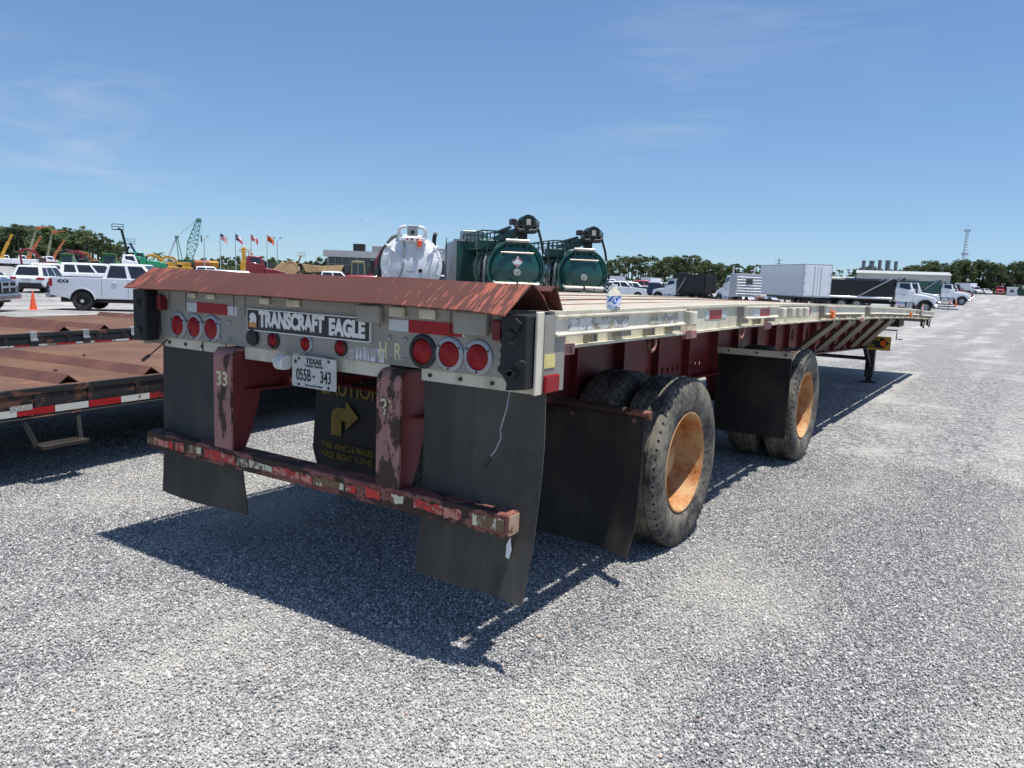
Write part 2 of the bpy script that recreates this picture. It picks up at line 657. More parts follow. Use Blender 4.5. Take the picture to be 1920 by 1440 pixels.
M = {}
M['panel'] = mat_alu('panel_aluminium', lin(150, 146, 137), lin(112, 102, 78), 0.55, 0.1, 0.55)
M['rail'] = mat_alu('rail_aluminium', lin(206, 200, 178), lin(128, 116, 84), 0.75, 0.0, 0.55)
M['rub'] = mat_alu('rub_rail_aluminium', lin(216, 208, 188), lin(138, 124, 94), 0.6, 0.0, 0.5)
M['deckalu'] = mat_alu('deck_aluminium', lin(188, 178, 160), lin(138, 112, 88), 0.55, 0.1, 0.6)
M['deckwood'] = chipped('deck_wood', lin(122, 88, 66), lin(92, 62, 46), 0.5, 6, 0.8, streak=(1, 0.1, 1))
M['deckrust'] = chipped('deck_rust_strip', lin(128, 74, 56), lin(86, 50, 38), 0.5, 8, 0.8, streak=(1, 0.1, 1))
M['maroon'] = paint('maroon_paint', lin(112, 32, 37), 0.5, 0, 0.18, 2.0, lin(70, 40, 34), 0.5, 2.0, 0.1)
M['post'] = chipped('worn_maroon_paint', lin(160, 112, 106), lin(66, 44, 34), 0.42, 13, 0.7, streak=(1, 1, 0.45), edge=lin(150, 110, 100))
M['bump'] = chipped('rusted_maroon_paint', lin(112, 62, 56), lin(58, 40, 30), 0.62, 10, 0.75, streak=(0.5, 1, 1), edge=lin(140, 90, 78))
M['rub_black'] = paint('flap_rubber', lin(48, 48, 48), 0.62, 0, 0.15, 1.5, lin(78, 74, 64), 0.3, 1.8, 0.08, 60)
def mat_flap(name, c, dust, amt):
    t = NT(name)
    t.jitter(4)
    n = t.noise(2.4, 6, .62)
    st = t.noise(9, 5, .6, stretch=(1, 1, .1))
    sc = t.noise(34, 5, .7, stretch=(.35, .35, 1.4), rot=(0, R(20), 0))
    f = t.math('MULTIPLY', t.ramp(t.math('ADD', t.math('MULTIPLY', n, .6), t.math('MULTIPLY', st, .5)), .42, .75), amt)
    col = t.mix(f, c, dust)
    col = t.mix(t.math('MULTIPLY', t.ramp(sc, .66, .74), .5), col, sh(dust, 1.4))
    sp = t.voro(26)
    col = t.mix(t.math('MULTIPLY', t.ramp(sp, .0, .1, 1.0, .0), t.math('MULTIPLY', t.ramp(t.noise(6, 2), .55, .7), .6)), col, sh(dust, 1.2))
    t.bump(t.math('ADD', t.math('MULTIPLY', n, .6), t.math('MULTIPLY', st, .4)), .25, .01)
    return t.set(col, t.math('ADD', .5, t.math('MULTIPLY', f, .35)), 0, .3)
M['rub_black'] = mat_flap('dusty_flap_rubber', lin(54, 54, 53), lin(104, 100, 88), .55)
M['flap_new'] = paint('flap_rubber_dark', lin(30, 30, 30), 0.55, 0, 0.15, 1.5, lin(64, 60, 52), 0.2, 1.8, 0.08, 60)
M['black'] = paint('black_plastic', lin(30, 30, 32), 0.5, 0, 0.2, 3.0, lin(80, 76, 68), 0.2)
M['blackiron'] = paint('black_iron', lin(34, 33, 33), 0.55, 0.1, 0.25, 4.0, lin(80, 66, 52), 0.35)
M['torn'] = chipped('torn_black_rubber', lin(24, 24, 26), lin(60, 58, 46), 0.3, 14, 0.6, bump=0.8)
M['flap_new'] = mat_flap('dusty_dark_flap', lin(30, 30, 30), lin(78, 74, 64), .55)
M['post_worn'] = chipped('flaking_maroon_paint', lin(158, 112, 106), lin(62, 42, 32), 0.62, 13, 0.7, streak=(1, 1, 0.4), edge=lin(150, 110, 100))
M['cream_worn'] = chipped('flaking_cream_stencil', lin(206, 198, 160), lin(110, 76, 66), 0.85, 30, 0.7)
M['dark'] = paint('black_and_notch_shade', (0.006, 0.006, 0.006), 0.9, 0, 0.1)  # near-black; on the tyres it paints the shade of notches
M['white'] = paint('white_paint', lin(226, 226, 222), 0.45, 0, 0.05)
M['cream'] = paint('cream_stencil', lin(206, 198, 158), .7, 0, .15, 8)
M['ghost'] = chipped('white_residue', lin(206, 208, 212), lin(166, 164, 158), 0.52, 20, 0.7, streak=(1, 1, 0.3))
M['lettering_black'] = paint('black_print', lin(22, 22, 26), 0.5, 0, 0.1)
M['plate_black'] = paint('name_plate_black', lin(28, 29, 36), 0.45, 0, 0.2, 5, lin(110, 108, 100), 0.25, 6)
M['grey_ring'] = paint('ring_grey', lin(160, 160, 163), 0.4, 0.4, 0.08, 8)
M['rust_orange'] = None
M['amber'] = paint('amber_lens', lin(226, 104, 26), 0.25, 0, 0.1)
M['yellow_sign'] = paint('yellow_sign', lin(206, 162, 50), 0.5, 0, 0.1, 4, lin(120, 96, 60), 0.3)
M['sign_letters'] = paint('sign_letters', lin(226, 184, 80), .5, 0, .05)
M['yellow_print'] = paint('faded_yellow_print', lin(138, 112, 26), 0.6, 0, 0.2, 12)
M['yellow_label'] = paint('yellow_label', lin(214, 200, 130), 0.6, 0, 0.15, 30)

def mat_lens(name, c):
    t = NT(name)
    t.jitter()
    w = t.voro(240)
    col = t.mix(w, sh(c, 1.15), sh(c, 0.7))
    t.bump(w, 0.4, 0.002)
    return t.set(col, 0.35, 0, 0.35)
M['lens'] = mat_lens('red_lens', lin(150, 6, 16))
M['old_lens'] = mat_lens('faded_red_lens', lin(112, 26, 34))
M['tape_red'] = mat_lens('red_reflective_tape', lin(158, 12, 22))
M['tape_white'] = mat_lens('white_reflective_tape', lin(206, 210, 212))
M['tape_red_worn'] = chipped('worn_red_tape', lin(204, 46, 40), lin(198, 130, 114), 0.5, 26, 0.5, edge=lin(90, 50, 40))
M['tape_white_worn'] = chipped('worn_white_tape', lin(212, 206, 176), lin(118, 92, 58), 0.48, 24, 0.6, streak=(1, 1, 0.4), edge=lin(70, 50, 36))
M['sticker_cream'] = chipped('peeling_cream_sticker', lin(216, 206, 160), lin(196, 194, 188), 0.5, 24, 0.5, edge=lin(80, 74, 62))
M['sticker_white'] = chipped('peeling_white_sticker', lin(208, 208, 202), lin(164, 160, 148), 0.45, 30, 0.45, edge=lin(96, 92, 84))

def mat_red_cover():
    """dull red primer, scraped through to brighter red in slanting scores, mostly at the ends"""
    t = NT('scraped_red_steel')
    x, y, z = t.sep()
    n = t.noise(3.0, 6, 0.6)
    col = t.mix(n, lin(80, 48, 40), lin(98, 60, 50))
    col = t.mix(t.math('MULTIPLY', t.ramp(t.noise(1.4, 4), 0.45, 0.75), 0.4), col, lin(70, 34, 30))
    sc = t.noise(30, 6, 0.7, stretch=(1.7, 0.22, 0.22), rot=(0, 0, R(-24)))
    ax = t.math('ABSOLUTE', t.math('ADD', x, 0.05))
    ends = t.ramp(ax, 0.45, 1.3, 0.0, 0.17)
    patch = t.math('MULTIPLY', t.math('SUBTRACT', t.noise(2.3, 4, 0.55), 0.5), 0.34)
    f = t.ramp(t.math('ADD', t.math('ADD', sc, ends), patch), 0.66, 0.70)
    col = t.mix(t.math('MULTIPLY', f, 0.9), col, t.mix(t.noise(14, 3), lin(166, 78, 58), lin(150, 98, 82)))
    t.bump(t.math('ADD', t.noise(70, 4), t.math('MULTIPLY', f, 0.5)), 0.25, 0.002)
    return t.set(col, 0.62, 0, 0.35)
M['cover'] = mat_red_cover()
M['cover_shade'] = paint('shaded_red_steel', lin(74, 34, 32), .65, 0, .2, 3, lin(96, 54, 44), .4, 3, .2)  # darker red: shade of the cover's open inside put into the colour

def mat_rim():
    t = NT('rusted_rim')
    t.jitter(5)
    a = t.noise(7, 7, 0.68)
    b = t.noise(60, 4, 0.7)
    h = t.math('ADD', t.math('MULTIPLY', a, 0.7), t.math('MULTIPLY', b, 0.35))
    col = t.mix(t.ramp(h, 0.44, 0.64), lin(190, 154, 112), lin(168, 104, 54))
    col = t.mix(t.ramp(h, 0.6, 0.72), col, lin(122, 62, 30))
    t.bump(b, 0.25, 0.002)
    return t.set(col, 0.75, 0, 0.3)
M['rim'] = mat_rim()

def mat_tyre():
    t = NT('dusty_tyre')
    t.jitter(5)
    a = t.noise(5, 6, 0.65)
    b = t.noise(40, 4, 0.6)
    col = t.mix(t.ramp(t.math('ADD', a, t.math('MULTIPLY', b, 0.3)), 0.45, 0.85), lin(52, 52, 53), lin(132, 125, 112))
    t.bump(b, 0.15, 0.003)
    return t.set(col, 0.8, 0, 0.25)
M['tyre'] = mat_tyre()
M['tyre_lettering'] = paint('tyre_lettering', lin(70, 69, 67), 0.8, 0, 0.1)

# ------------------------------------------------------------------ the flatbed trailer
L = 14.9
CAMB = [(-0.5, 0.0), (0, 0.0), (2.7, 0.006), (5.3, -0.018), (8, -0.066), (11, -0.135), (14, -0.225), (16.5, -0.305)]
def camb(y):
    for (a, za), (b, zb) in zip(CAMB, CAMB[1:]):
        if y <= b:
            t = (y - a) / (b - a)
            t2 = t * t * (3 - 2 * t) * 0.25 + t * 0.75
            return za + (zb - za) * t2
    return CAMB[-1][1]
def yseg(a, b, step=0.8):
    n = max(1, int(math.ceil((b - a) / step)))
    return [a + (b - a) * i / n for i in range(n + 1)]

TR = thing('flatbed_trailer', 'long red and silver flatbed semi trailer seen from its rear corner on the gravel', 'trailer', (0, 0, 0))

# deck planks
px0 = -1.262
spec = [('alu', .285), ('alu', .285), ('wood', .115), ('alu', .27), ('rust', .05), ('alu', .27), ('wood', .115), ('alu', .27), ('rust', .05), ('alu', .27), ('wood', .115), ('alu', .2), ('alu', .205)]
for kind, w in spec:
    a, b = px0 + .003, px0 + w - .003
    px0 += w
    if kind == 'alu':
        prof = [(a, 1.462), (b, 1.462), (b, 1.5)]
        n = 5
        for i in range(n, 0, -1):
            x1, x0_ = a + (b - a) * i / n, a + (b - a) * (i - 1) / n
            prof += [(x1 - .006, 1.504), (x0_ + .006, 1.504), (x0_, 1.5)]
        mat_ = M['deckalu']
    else:
        prof = [(a, 1.462), (b, 1.462), (b, 1.498 if kind == 'wood' else 1.51), (a, 1.498 if kind == 'wood' else 1.51)]
        mat_ = M['deckwood'] if kind == 'wood' else M['deckrust']
    MB().sweep(prof, yseg(0.16, L - .05), camb).build('deck_plank', mat_, TR)

# side rails, rub rails, stake pockets
for s in (1, -1):
    q = lambda prof: [(s * x, z) for x, z in prof]
    MB().sweep(q([(1.262, 1.352), (1.298, 1.352), (1.298, 1.364), (1.276, 1.364), (1.276, 1.492), (1.29, 1.497), (1.29, 1.512), (1.262, 1.512)]), yseg(0.17, L), camb).build('side_rail', M['rail'], TR)
    for y0, y1 in ((.1, 1.5), (2.62, 3.4), (5.06, 7.03), (7.5, 12.3), (12.75, L - .05)):
        MB().sweep(q([(1.322, 1.418), (1.35, 1.412), (1.352, 1.422), (1.338, 1.428), (1.338, 1.484), (1.352, 1.49), (1.35, 1.502), (1.322, 1.494)]), yseg(y0, y1), camb).build('rub_rail', M['rub'], TR, bevel=.003)
        n = int((y1 - y0) / .305)
        for i in range(n + 1):
            y = y0 + .06 + i * (y1 - y0 - .12) / max(1, n)
            w = .055 if i % 2 == 0 else .025
            z = camb(y)
            m = MB()
            z0 = 1.384 if i % 2 == 0 else 1.372
            for a in (-w, w - .012):
                m.box(s * 1.2765, s * 1.3215, y + a, y + a + .012, z0 + z, 1.497 + z)
            m.box(s * 1.2765, s * 1.285, y - w + .012, y + w - .012, z0 + z, 1.49 + z)
            if i % 2 == 0:
                m.box(s * 1.312, s * 1.3205, y - w + .012, y + w - .012, z0 + z, 1.49 + z)
            m.build('stake_pocket', M['panel'], TR)
    # short posts between the rub rails
    for y in (1.66, 3.62, 3.9, 4.12, 4.36):
        z = camb(y)
        m = MB()
        m.box(s * 1.277, s * 1.335, y - .05, y - .038, 1.4 + z, 1.485 + z)
        m.box(s * 1.277, s * 1.335, y + .038, y + .05, 1.4 + z, 1.485 + z)
        m.box(s * 1.324, s * 1.34, y - .037, y + .037, 1.41 + z, 1.48 + z)
        m.build('stake_pocket', M['rub'], TR, bevel=.004)
    for y in (.25, 1.72, 3.3, 7.2):
        m = MB().box(s * 1.278, s * 1.306, y - .08, y + .08, 1.325 + camb(y), 1.372 + camb(y))
        m.build('rail_bracket', M['post'], TR, bevel=.004)
    # lashing rings below the rail
    for y in (1.42, 3.02):
        pts = [(s * 1.19, y + .05 * math.cos(t), 1.33 + .065 * math.sin(t)) for t in np.linspace(PI, 2 * PI, 12)]
        MB().tube([(pts[0][0], pts[0][1], 1.4)] + pts + [(pts[-1][0], pts[-1][1], 1.4)], .011, 8).build('lashing_ring', M['post'], TR, shade=60)

def tape(x, y0, y1, z0, z1, mat_, s=1, name='reflective_tape'):
    z = camb((y0 + y1) / 2)
    MB().box(s * x, s * (x + .0025), y0, y1, z0 + z, z1 + z).build(name, mat_, TR)
tape(1.2765, 2.0, 2.07, 1.428, 1.476, M['tape_white'])
tape(1.2765, 2.072, 2.3, 1.424, 1.48, M['tape_red'])
tape(1.2765, 2.302, 2.4, 1.428, 1.476, M['tape_white'])
tape(1.3385, 2.78, 2.93, 1.43, 1.482, M['tape_white'])
tape(1.3385, 2.932, 3.18, 1.43, 1.482, M['tape_red'])
tape(1.2765, 4.46, 4.5, 1.42, 1.482, M['tape_white'])
tape(1.2765, 4.502, 4.72, 1.42, 1.482, M['tape_red'])
tape(1.3385, 11.9, 12.15, 1.43, 1.482, M['tape_red'])
for y0, y1, k in ((.2, .44, 'sticker_white'), (.445, .62, 'sticker_cream'), (.625, .78, 'sticker_white'), (1.02, 1.24, 'sticker_cream'), (1.245, 1.4, 'sticker_white')):
    tape(1.3385, y0, y1, 1.43, 1.482, M[k], name='peeling_sticker')
for y in (5.29, 11.1):
    MB().box(1.3385, 1.372, y - .06, y + .06, 1.375 + camb(y), 1.45 + camb(y)).build('marker_lamp', M['amber'], TR, bevel=.01, seg=2)

# crossmembers
cmesh = MB().box(-1.255, 1.255, -.03, .03, 1.45, 1.461).box(-1.255, 1.255, -.004, .004, 1.352, 1.45).box(-1.255, 1.255, -.03, .03, 1.34, 1.351).mesh('crossmember', M['maroon'])
y = .45
while y < L - .2:
    o = put('crossmember', cmesh, TR)
    o.location = (0, y, camb(y))
    y += .305 if y < 6 else .61

# main beams with cut-outs
BOT = [(.3, 1.06), (1.15, .87), (4.6, .855), (8.4, .78), (11.7, .66), (12.5, .68), (13.1, .98), (L - .1, .95)]
def bot(y):
    for (a, za), (b, zb) in zip(BOT, BOT[1:]):
        if y <= b:
            return za + (zb - za) * (y - a) / (b - a)
    return BOT[-1][1]
for s in (1, -1):
    top = [(y, 1.34 + camb(y)) for y in yseg(.3, L - .1)]
    holes = []
    for i in range(13):
        yy = 2.72 + i * .105
        holes.append([(yy + .02 * math.cos(t), .955 + .03 * math.sin(t)) for t in np.linspace(0, 2 * PI, 10, endpoint=False)])
    for yy in (5.6, 6.35, 7.1, 7.85, 8.6, 9.4, 10.2, 10.95, 11.6):
        zc = (bot(yy) + 1.34 + camb(yy)) / 2 + .02
        holes.append([(yy + .055 * math.cos(t), zc + .085 * math.sin(t)) for t in np.linspace(0, 2 * PI, 12, endpoint=False)])
    poly = [(a, b) for a, b in BOT] + top[::-1]
    MB().prism(poly, 'x', s * .545, s * .555, holes=holes).build('main_beam_web', M['maroon'], TR)
    ys = sorted(set([a for a, b in BOT] + yseg(.3, L - .1, .5)))
    MB().sweep([(s * .48, -.012), (s * .63, -.012), (s * .63, .004), (s * .48, .004)], ys, bot).build('beam_flange', M['maroon'], TR)
    y = 1.0
    k = 0
    while y < 12.4:
        k += 1
        z1 = 1.338 + camb(y)
        m = MB()
        w = .055 if k % 3 else .07
        m.box(s * .5555, s * (.5555 + w), y, y + .012, bot(y) + .01, z1)
        m.build('web_stiffener', M['maroon'], TR)
        y += .64
    # raking braces from the beam out to the side rail
    for yt, yf in ((6.1, 7.0), (6.95, 8.3), (7.9, 9.45), (9.0, 10.65), (10.05, 11.6)):
        m = MB().bar((s * .62, yf, bot(yf) + .06), (s * 1.24, yt, 1.345 + camb(yt)), .075, .05)
        m.build('raking_brace', M['panel'], TR)

# front end: coupler plate, lamp box, hoses
MB().box(-1.2, 1.2, L - .12, L, 1.3 + camb(L), 1.46 + camb(L)).build('front_header', M['panel'], TR)
MB().box(.63, 1.0, 12.75, 13.35, 1.0, 1.14).build('tool_box', M['blackiron'], TR, bevel=.01)
MB().box(-.6, .6, 13.0, L - .15, .93, .95).build('coupler_plate', M['blackiron'], TR)
for yy, x in ((13.7, 1.25), (14.35, 1.28)):
    MB().tube([(x, yy, 1.12), (x + .01, yy + .02, 1.0), (x + .03, yy + .1, .97), (x + .02, yy + .2, 1.04), (x, yy + .5, 1.1)], .012, 6).build('air_hose', M['black'], TR, shade=60)
    MB().bar((x, yy, 1.14), (x, yy, 1.0), .04, .04).build('hose_bracket', M['blackiron'], TR)

# landing gear
for s in (1, -1):
    m = MB().box(s * .55, s * .69, 12.45, 12.61, .1, 1.1)
    m.box(s * .575, s * .665, 12.475, 12.585, .03, .1)
    o = m.build('landing_leg', M['blackiron'], TR, bevel=.006)
    MB().box(s * .5, s * .74, 12.41, 12.65, .0, .03).build('foot_pad', M['blackiron'], o)
    MB().bar((s * .62, 12.5, .25), (s * .62, 11.75, .72), .06, .05).build('leg_brace', M['blackiron'], TR)
MB().bar((-.56, 12.53, .42), (.56, 12.53, .42), .05, .06).build('leg_crossbar', M['blackiron'], TR)
MB().tube([(.68, 12.53, .95), (1.0, 12.53, .95), (1.0, 12.53, .8), (1.1, 12.53, .8)], .012, 8).build('crank_handle', M['blackiron'], TR)
# wide turn sign beside the leg
sg = MB().box(.46, .965, 12.2, 12.21, .605, .845).build('warning_sign', M['yellow_sign'], TR)
tag(sg, 'yellow and black wide turns sign')
MB().prism([(.495, .645), (.83, .645), (.83, .63), (.945, .73), (.83, .83), (.83, .815), (.495, .815)], 'y', 12.194, 12.199).build('sign_field', M['lettering_black'], sg)
MB().cyl((.85, 12.17, .73), (.85, 12.193, .73), .05, 20).build('sign_lamp', M['amber'], sg, shade=40)
for i, wd in enumerate(('CAUTION', 'WIDE', 'TURNS')):
    lettering(wd, .054, M['sign_letters'], sg, (.535, 12.1925, .785 - i * .052), REAR, align='LEFT', sx=1.05)

# ---------------- rear header
MB().box(-1.2, 1.2, .0, .012, 1.235, 1.47).build('rear_panel', M['panel'], TR)
for s in (1, -1):
    MB().box(s * 1.2, s * 1.335, .02, .03, 1.19, 1.5).build('corner_plate', M['panel'], TR)
    m = MB().box(s * 1.322, s * 1.335, -.032, .018, 1.185, 1.515)
    m.build('corner_edge_plate', M['rub'], TR, bevel=.003)
    MB().box(s * 1.325, s * 1.336, .0195, .185, 1.19, 1.5).build('corner_side_plate', M['panel'], TR)
    MB().box(s * 1.337, s * 1.352, .02, .13, 1.19, 1.262).build('side_marker_lens', M['lens'], TR, bevel=.006, seg=2)
    # dock bumper
    rb = random.Random(5 + s)
    xi, xo = 1.195, 1.318
    nz = 16
    inner = [(xi + (rb.uniform(-.012, .012) if s > 0 else rb.uniform(-.003, .003)), 1.215 + .288 * i / nz) for i in range(nz + 1)]
    if s > 0:
        inner[0] = (xi + .03, 1.2)
        inner[1] = (xi + .035, 1.23)
        inner[2] = (xi + .012, 1.262)
    outer = [(xo, 1.5), (xo, 1.212)]
    m = MB().prism([(s * x, z) for x, z in inner + outer], 'y', -.098 if s < 0 else -.085, -.012)
    o = m.build('dock_bumper', M['torn'], TR, bevel=.012, seg=2)
    if s > 0:
        for zz, xx, hh in ((1.46, 1.27, .03), (1.42, 1.245, .022), (1.31, 1.3, .02), (1.27, 1.262, .014)):
            MB().prism([(xx - .03, zz), (xx, zz + hh), (xx + .028, zz + .01), (xx + .01, zz - hh), (xx - .012, zz - .006)], 'y', -.1, -.0855).build('torn_flap', M['torn'], o)
    MB().cyl((s * 1.25, -.02, 1.275), (s * 1.25, -.112 if s < 0 else -.1, 1.275), .016, 10).build('bolt_head', M['blackiron'], o)
    MB().cyl((s * 1.25, -.02, 1.43), (s * 1.25, -.104 if s < 0 else -.091, 1.43), .018, 10).build('bolt_head', M['dark'], o)
MB().box(1.3365, 1.339, .022, .105, 1.29, 1.345).build('warning_label', M['yellow_label'], TR)
# upper channel with welded caps and seams
MB().box(-1.19, 1.19, -.014, -.001, 1.455, 1.475).box(-1.19, 1.19, -.022, .0, 1.475, 1.505).build('upper_channel', M['panel'], TR)
for x, w, h in ((-.86, .03, .035), (-.7, .035, .035), (-.27, .035, .04), (-.06, .045, .042), (.61, .045, .05), (.78, .045, .05), (.45, .07, .085), (1.02, .085, .1)):
    big = w > .06
    m = MB().box(x - w, x + w, -.055 if big else -.04, -.0225, 1.505 - h, 1.5)
    m.build('pocket_cap', M['panel'] if big else M['rail'], TR, bevel=.008, seg=2)
for x in (-1.08, -.93, -.52, -.43, .5, .9):
    MB().box(x - .002, x + .002, -.0235, -.0225, 1.4, 1.5).build('weld_seam', M['dark'], TR)
for s in (1, -1):
    MB().box(s * 1.13, s * 1.17, -.05, -.0005, 1.39, 1.475).build('red_marker', M['old_lens'], TR, bevel=.006, seg=2)

def lamp(x, z, r_, rr_, ring, dome=.012):
    o = MB().lathe([(0, rr_ + .002), (-.006, rr_), (-.01, rr_ - .006), (-.01, r_ + .002), (-.002, r_)], (x, -.001, z), 'y', 32).build('tail_lamp', ring, TR, shade=35)
    MB().lathe([(-.003, r_), (-.009, r_ * .97)] + [(-.009 - dome * (1 - f * f) - (.0022 if i % 2 else 0), r_ * f) for i, f in enumerate((.9, .8, .74, .62, .56, .44, .38, .26, .2, .02))], (x, 0, z), 'y', 32).build('lens', M['lens'], o, shade=50)
    for k in range(3):
        a = 2 * PI * k / 3 + .5
        MB().cyl((x + (rr_ - .011) * math.cos(a), -.0105, z + (rr_ - .011) * math.sin(a)), (x + (rr_ - .011) * math.cos(a), -.014, z + (rr_ - .011) * math.sin(a)), .005, 8).build('screw', M['blackiron'], o)
for x in (1.033, .883, .735):
    lamp(-x, 1.311, .054, .074, M['grey_ring'])
    lamp(x, 1.311, .054, .074, M['black'] if x < .8 else M['grey_ring'])
lamp(-.237, 1.287, .03, .043, M['black'])
lamp(0, 1.287, .032, .044, M['grey_ring'])
lamp(.237, 1.287, .032, .04, M['black'])
# worn rubber socket and ribbed white plug
MB().lathe([(-.001, .045), (-.02, .042), (-.03, .02), (-.032, .001)], (-.39, 0, 1.29), 'y', 8).build('rubber_socket', M['black'], TR)
m = MB()
for i in range(6):
    m.cyl((-.165 + i * .008, -.03, 1.188), (-.159 + i * .008, -.03, 1.188), .04 if i % 2 == 0 else .034, 16)
m.cyl((-.117, -.03, 1.188), (-.105, -.03, 1.188), .036, 16)
m.build('ribbed_plug', M['white'], TR)
# rivets
rmesh = MB().lathe([(0, .012), (-.005, .011), (-.009, .006), (-.01, .0005)], (0, 0, 0), 'y', 10).mesh('rivet', M['grey_ring'], 50)
for x in (-.665, -.585, .54, .634):
    for z in (1.265, 1.355):
        o = put('rivet', rmesh, TR)
        o.location = (x, -.001, z)
# tapes
def rtape(x0, x1, z0, z1, m_, name='reflective_tape', y=-.003):
    MB().box(x0, x1, y, -.0004, z0, z1).build(name, M[m_], TR)
rtape(-.95, -.862, 1.393, 1.442, 'tape_white')
rtape(-.86, -.6, 1.391, 1.447, 'tape_red')
rtape(-.598, -.52, 1.393, 1.44, 'tape_white')
rtape(.535, .65, 1.39, 1.44, 'tape_white')
rtape(.652, .945, 1.388, 1.443, 'tape_red')
rtape(.947, .96, 1.39, 1.436, 'tape_white')
# name plate
pl = MB().box(-.425, .428, -.012, -.001, 1.33, 1.432).build('name_plate', M['plate_black'], TR)
m = MB()
for a in ((-.428, .431, 1.432, 1.437), (-.428, .431, 1.325, 1.33)):
    m.box(a[0], a[1], -.015, -.0005, a[2], a[3])
for a in ((-.428, -.4252), (.4282, .431)):
    m.box(a[0], a[1], -.015, -.0005, 1.33, 1.432)
m.build('plate_border', M['white'], pl)
lettering('TRANSCRAFT', .104, M['white'], pl, (-.335, -.0125, 1.385), REAR, align='LEFT', offset=.0056, sx=.745, space=.97)
lettering('EAGLE', .104, M['white'], pl, (.165, -.0125, 1.378), REAR, align='LEFT', offset=.0056, sx=.79, space=.97)
em = MB().box(-.415, -.347, -.0145, -.0125, 1.34, 1.42).build('emblem_field', M['black'], pl)
MB().prism([(-.411, 1.343), (-.351, 1.343), (-.353, 1.362), (-.372, 1.372), (-.392, 1.366), (-.409, 1.37)], 'y', -.017, -.0147).build('emblem_sun', paint('emblem_orange', lin(206, 150, 84), .5), em)
MB().prism([(-.408, 1.371), (-.393, 1.367), (-.372, 1.374), (-.354, 1.364), (-.352, 1.39), (-.357, 1.405), (-.37, 1.416), (-.386, 1.417), (-.4, 1.408), (-.408, 1.393), (-.404, 1.389), (-.396, 1.391), (-.4, 1.38)], 'y', -.017, -.0147).build('eagle_head', M['white'], em)
# stencils
lettering('H', .105, M['cream'], TR, (.502, -.0012, 1.293), REAR, name='stencil', offset=.002, sx=.66)
lettering('.', .105, M['cream'], TR, (.546, -.0012, 1.3), REAR, name='stencil', offset=.002, sx=.66)
lettering('R', .105, M['cream'], TR, (.588, -.0012, 1.293), REAR, name='stencil', offset=.002, sx=.66)
m = MB()
for i in range(5):
    m.box(.285 + i * .046, .325 + i * .046, -.002, -.0004, 1.24, 1.3 - .012 * (i == 0))
m.build('paint_residue', M['ghost'], TR)
# licence plate
lp = MB().prism([(-.062, 1.078), (.228, 1.078), (.235, 1.085), (.235, 1.222), (.228, 1.229), (-.062, 1.229), (-.069, 1.222), (-.069, 1.085)], 'y', -.03, -.027).build('licence_plate', paint('plate_white', lin(188, 188, 183), .5, 0, .1, 14), TR)
ink = M['lettering_black']
lettering('TEXAS', .036, ink, lp, (.083, -.031, 1.207), REAR, offset=.0012)
lettering('TOKEN TRAILER', .017, ink, lp, (.083, -.031, 1.184), REAR)
lettering('055B', .082, ink, lp, (.012, -.031, 1.135), REAR, sx=.62, offset=.001)
lettering('343', .082, ink, lp, (.165, -.031, 1.135), REAR, sx=.62, offset=.001)
MB().prism([(.083 + (.011 if k % 2 == 0 else .0045) * math.sin(k * PI / 5), 1.135 + (.011 if k % 2 == 0 else .0045) * math.cos(k * PI / 5)) for k in range(10)], 'y', -.031, -.0302).build('plate_star', ink, lp)
MB().prism([(-.045 + (.016 if k % 2 == 0 else .006) * math.sin(k * PI / 5), 1.2 + (.016 if k % 2 == 0 else .006) * math.cos(k * PI / 5)) for k in range(10)], 'y', -.031, -.0302).build('plate_star', ink, lp)
lettering('The Lone Star State', .015, ink, lp, (.083, -.031, 1.09), REAR)
for x in (-.02, .185):
    for z in (1.09, 1.216):
        MB().cyl((x, -.0305, z), (x, -.034, z), .007, 8).build('plate_bolt', M['blackiron'], lp)
MB().box(.0, .17, -.0268, .02, 1.2, 1.235).build('plate_bracket', M['panel'], TR)
# under-panel strip
MB().box(-.48, .53, .012, .02, 1.17, 1.233).build('lower_strip', M['rail'], TR)

# ---------------- mud flaps at the rear
for nm, x0, x1, zb, sgn in (('l', -1.225, -.56, .325, 1), ('r', .725, 1.345, .315, -1)):
    def fn(u, v, x0=x0, x1=x1, zb=zb, sgn=sgn):
        z = 1.19 + (zb - 1.19) * v
        x = x0 + (x1 - x0) * u
        curl = -.03 * v * v + .014 * math.sin(u * 5 + v * 3) * v
        if nm == 'r':
            e = max(0, (u - .6) / .4) * max(0, (v - .72) / .28)
            curl += -.05 * e - .015 * v * v
            x += -.02 * v * v * u + .008 * math.sin(v * 6) * u
        else:
            curl += .10 * u * u * max(0, v - .55)
            x += .03 * v * v * u - .012 * math.sin(v * 3.1) * (1 - u)
        return (x, .035 + curl, z - .02 * u * v * (nm == 'l'))
    f = MB().sheet(fn, 14, 24, .008).build('mud_flap', M['rub_black'], TR, shade=60)
    a, b = (x0 + .04, -.64) if nm == 'l' else (x0 - .006, 1.315)
    st = MB().box(a, b, .012, .022, 1.182, 1.233).build('flap_clamp', M['rail'], TR)
    for i in range(4):
        x = a + .05 + (b - a - .1) * i / 3
        MB().cyl((x, .0125, 1.208), (x, .004, 1.208), .009, 8).build('bolt', M['blackiron'], st)
MB().prism([(1.218, .55), (1.236, .585), (1.243, .53), (1.232, .49), (1.216, .495)], 'y', -.02, -.018).build('torn_flap_strip', M['white'], TR)
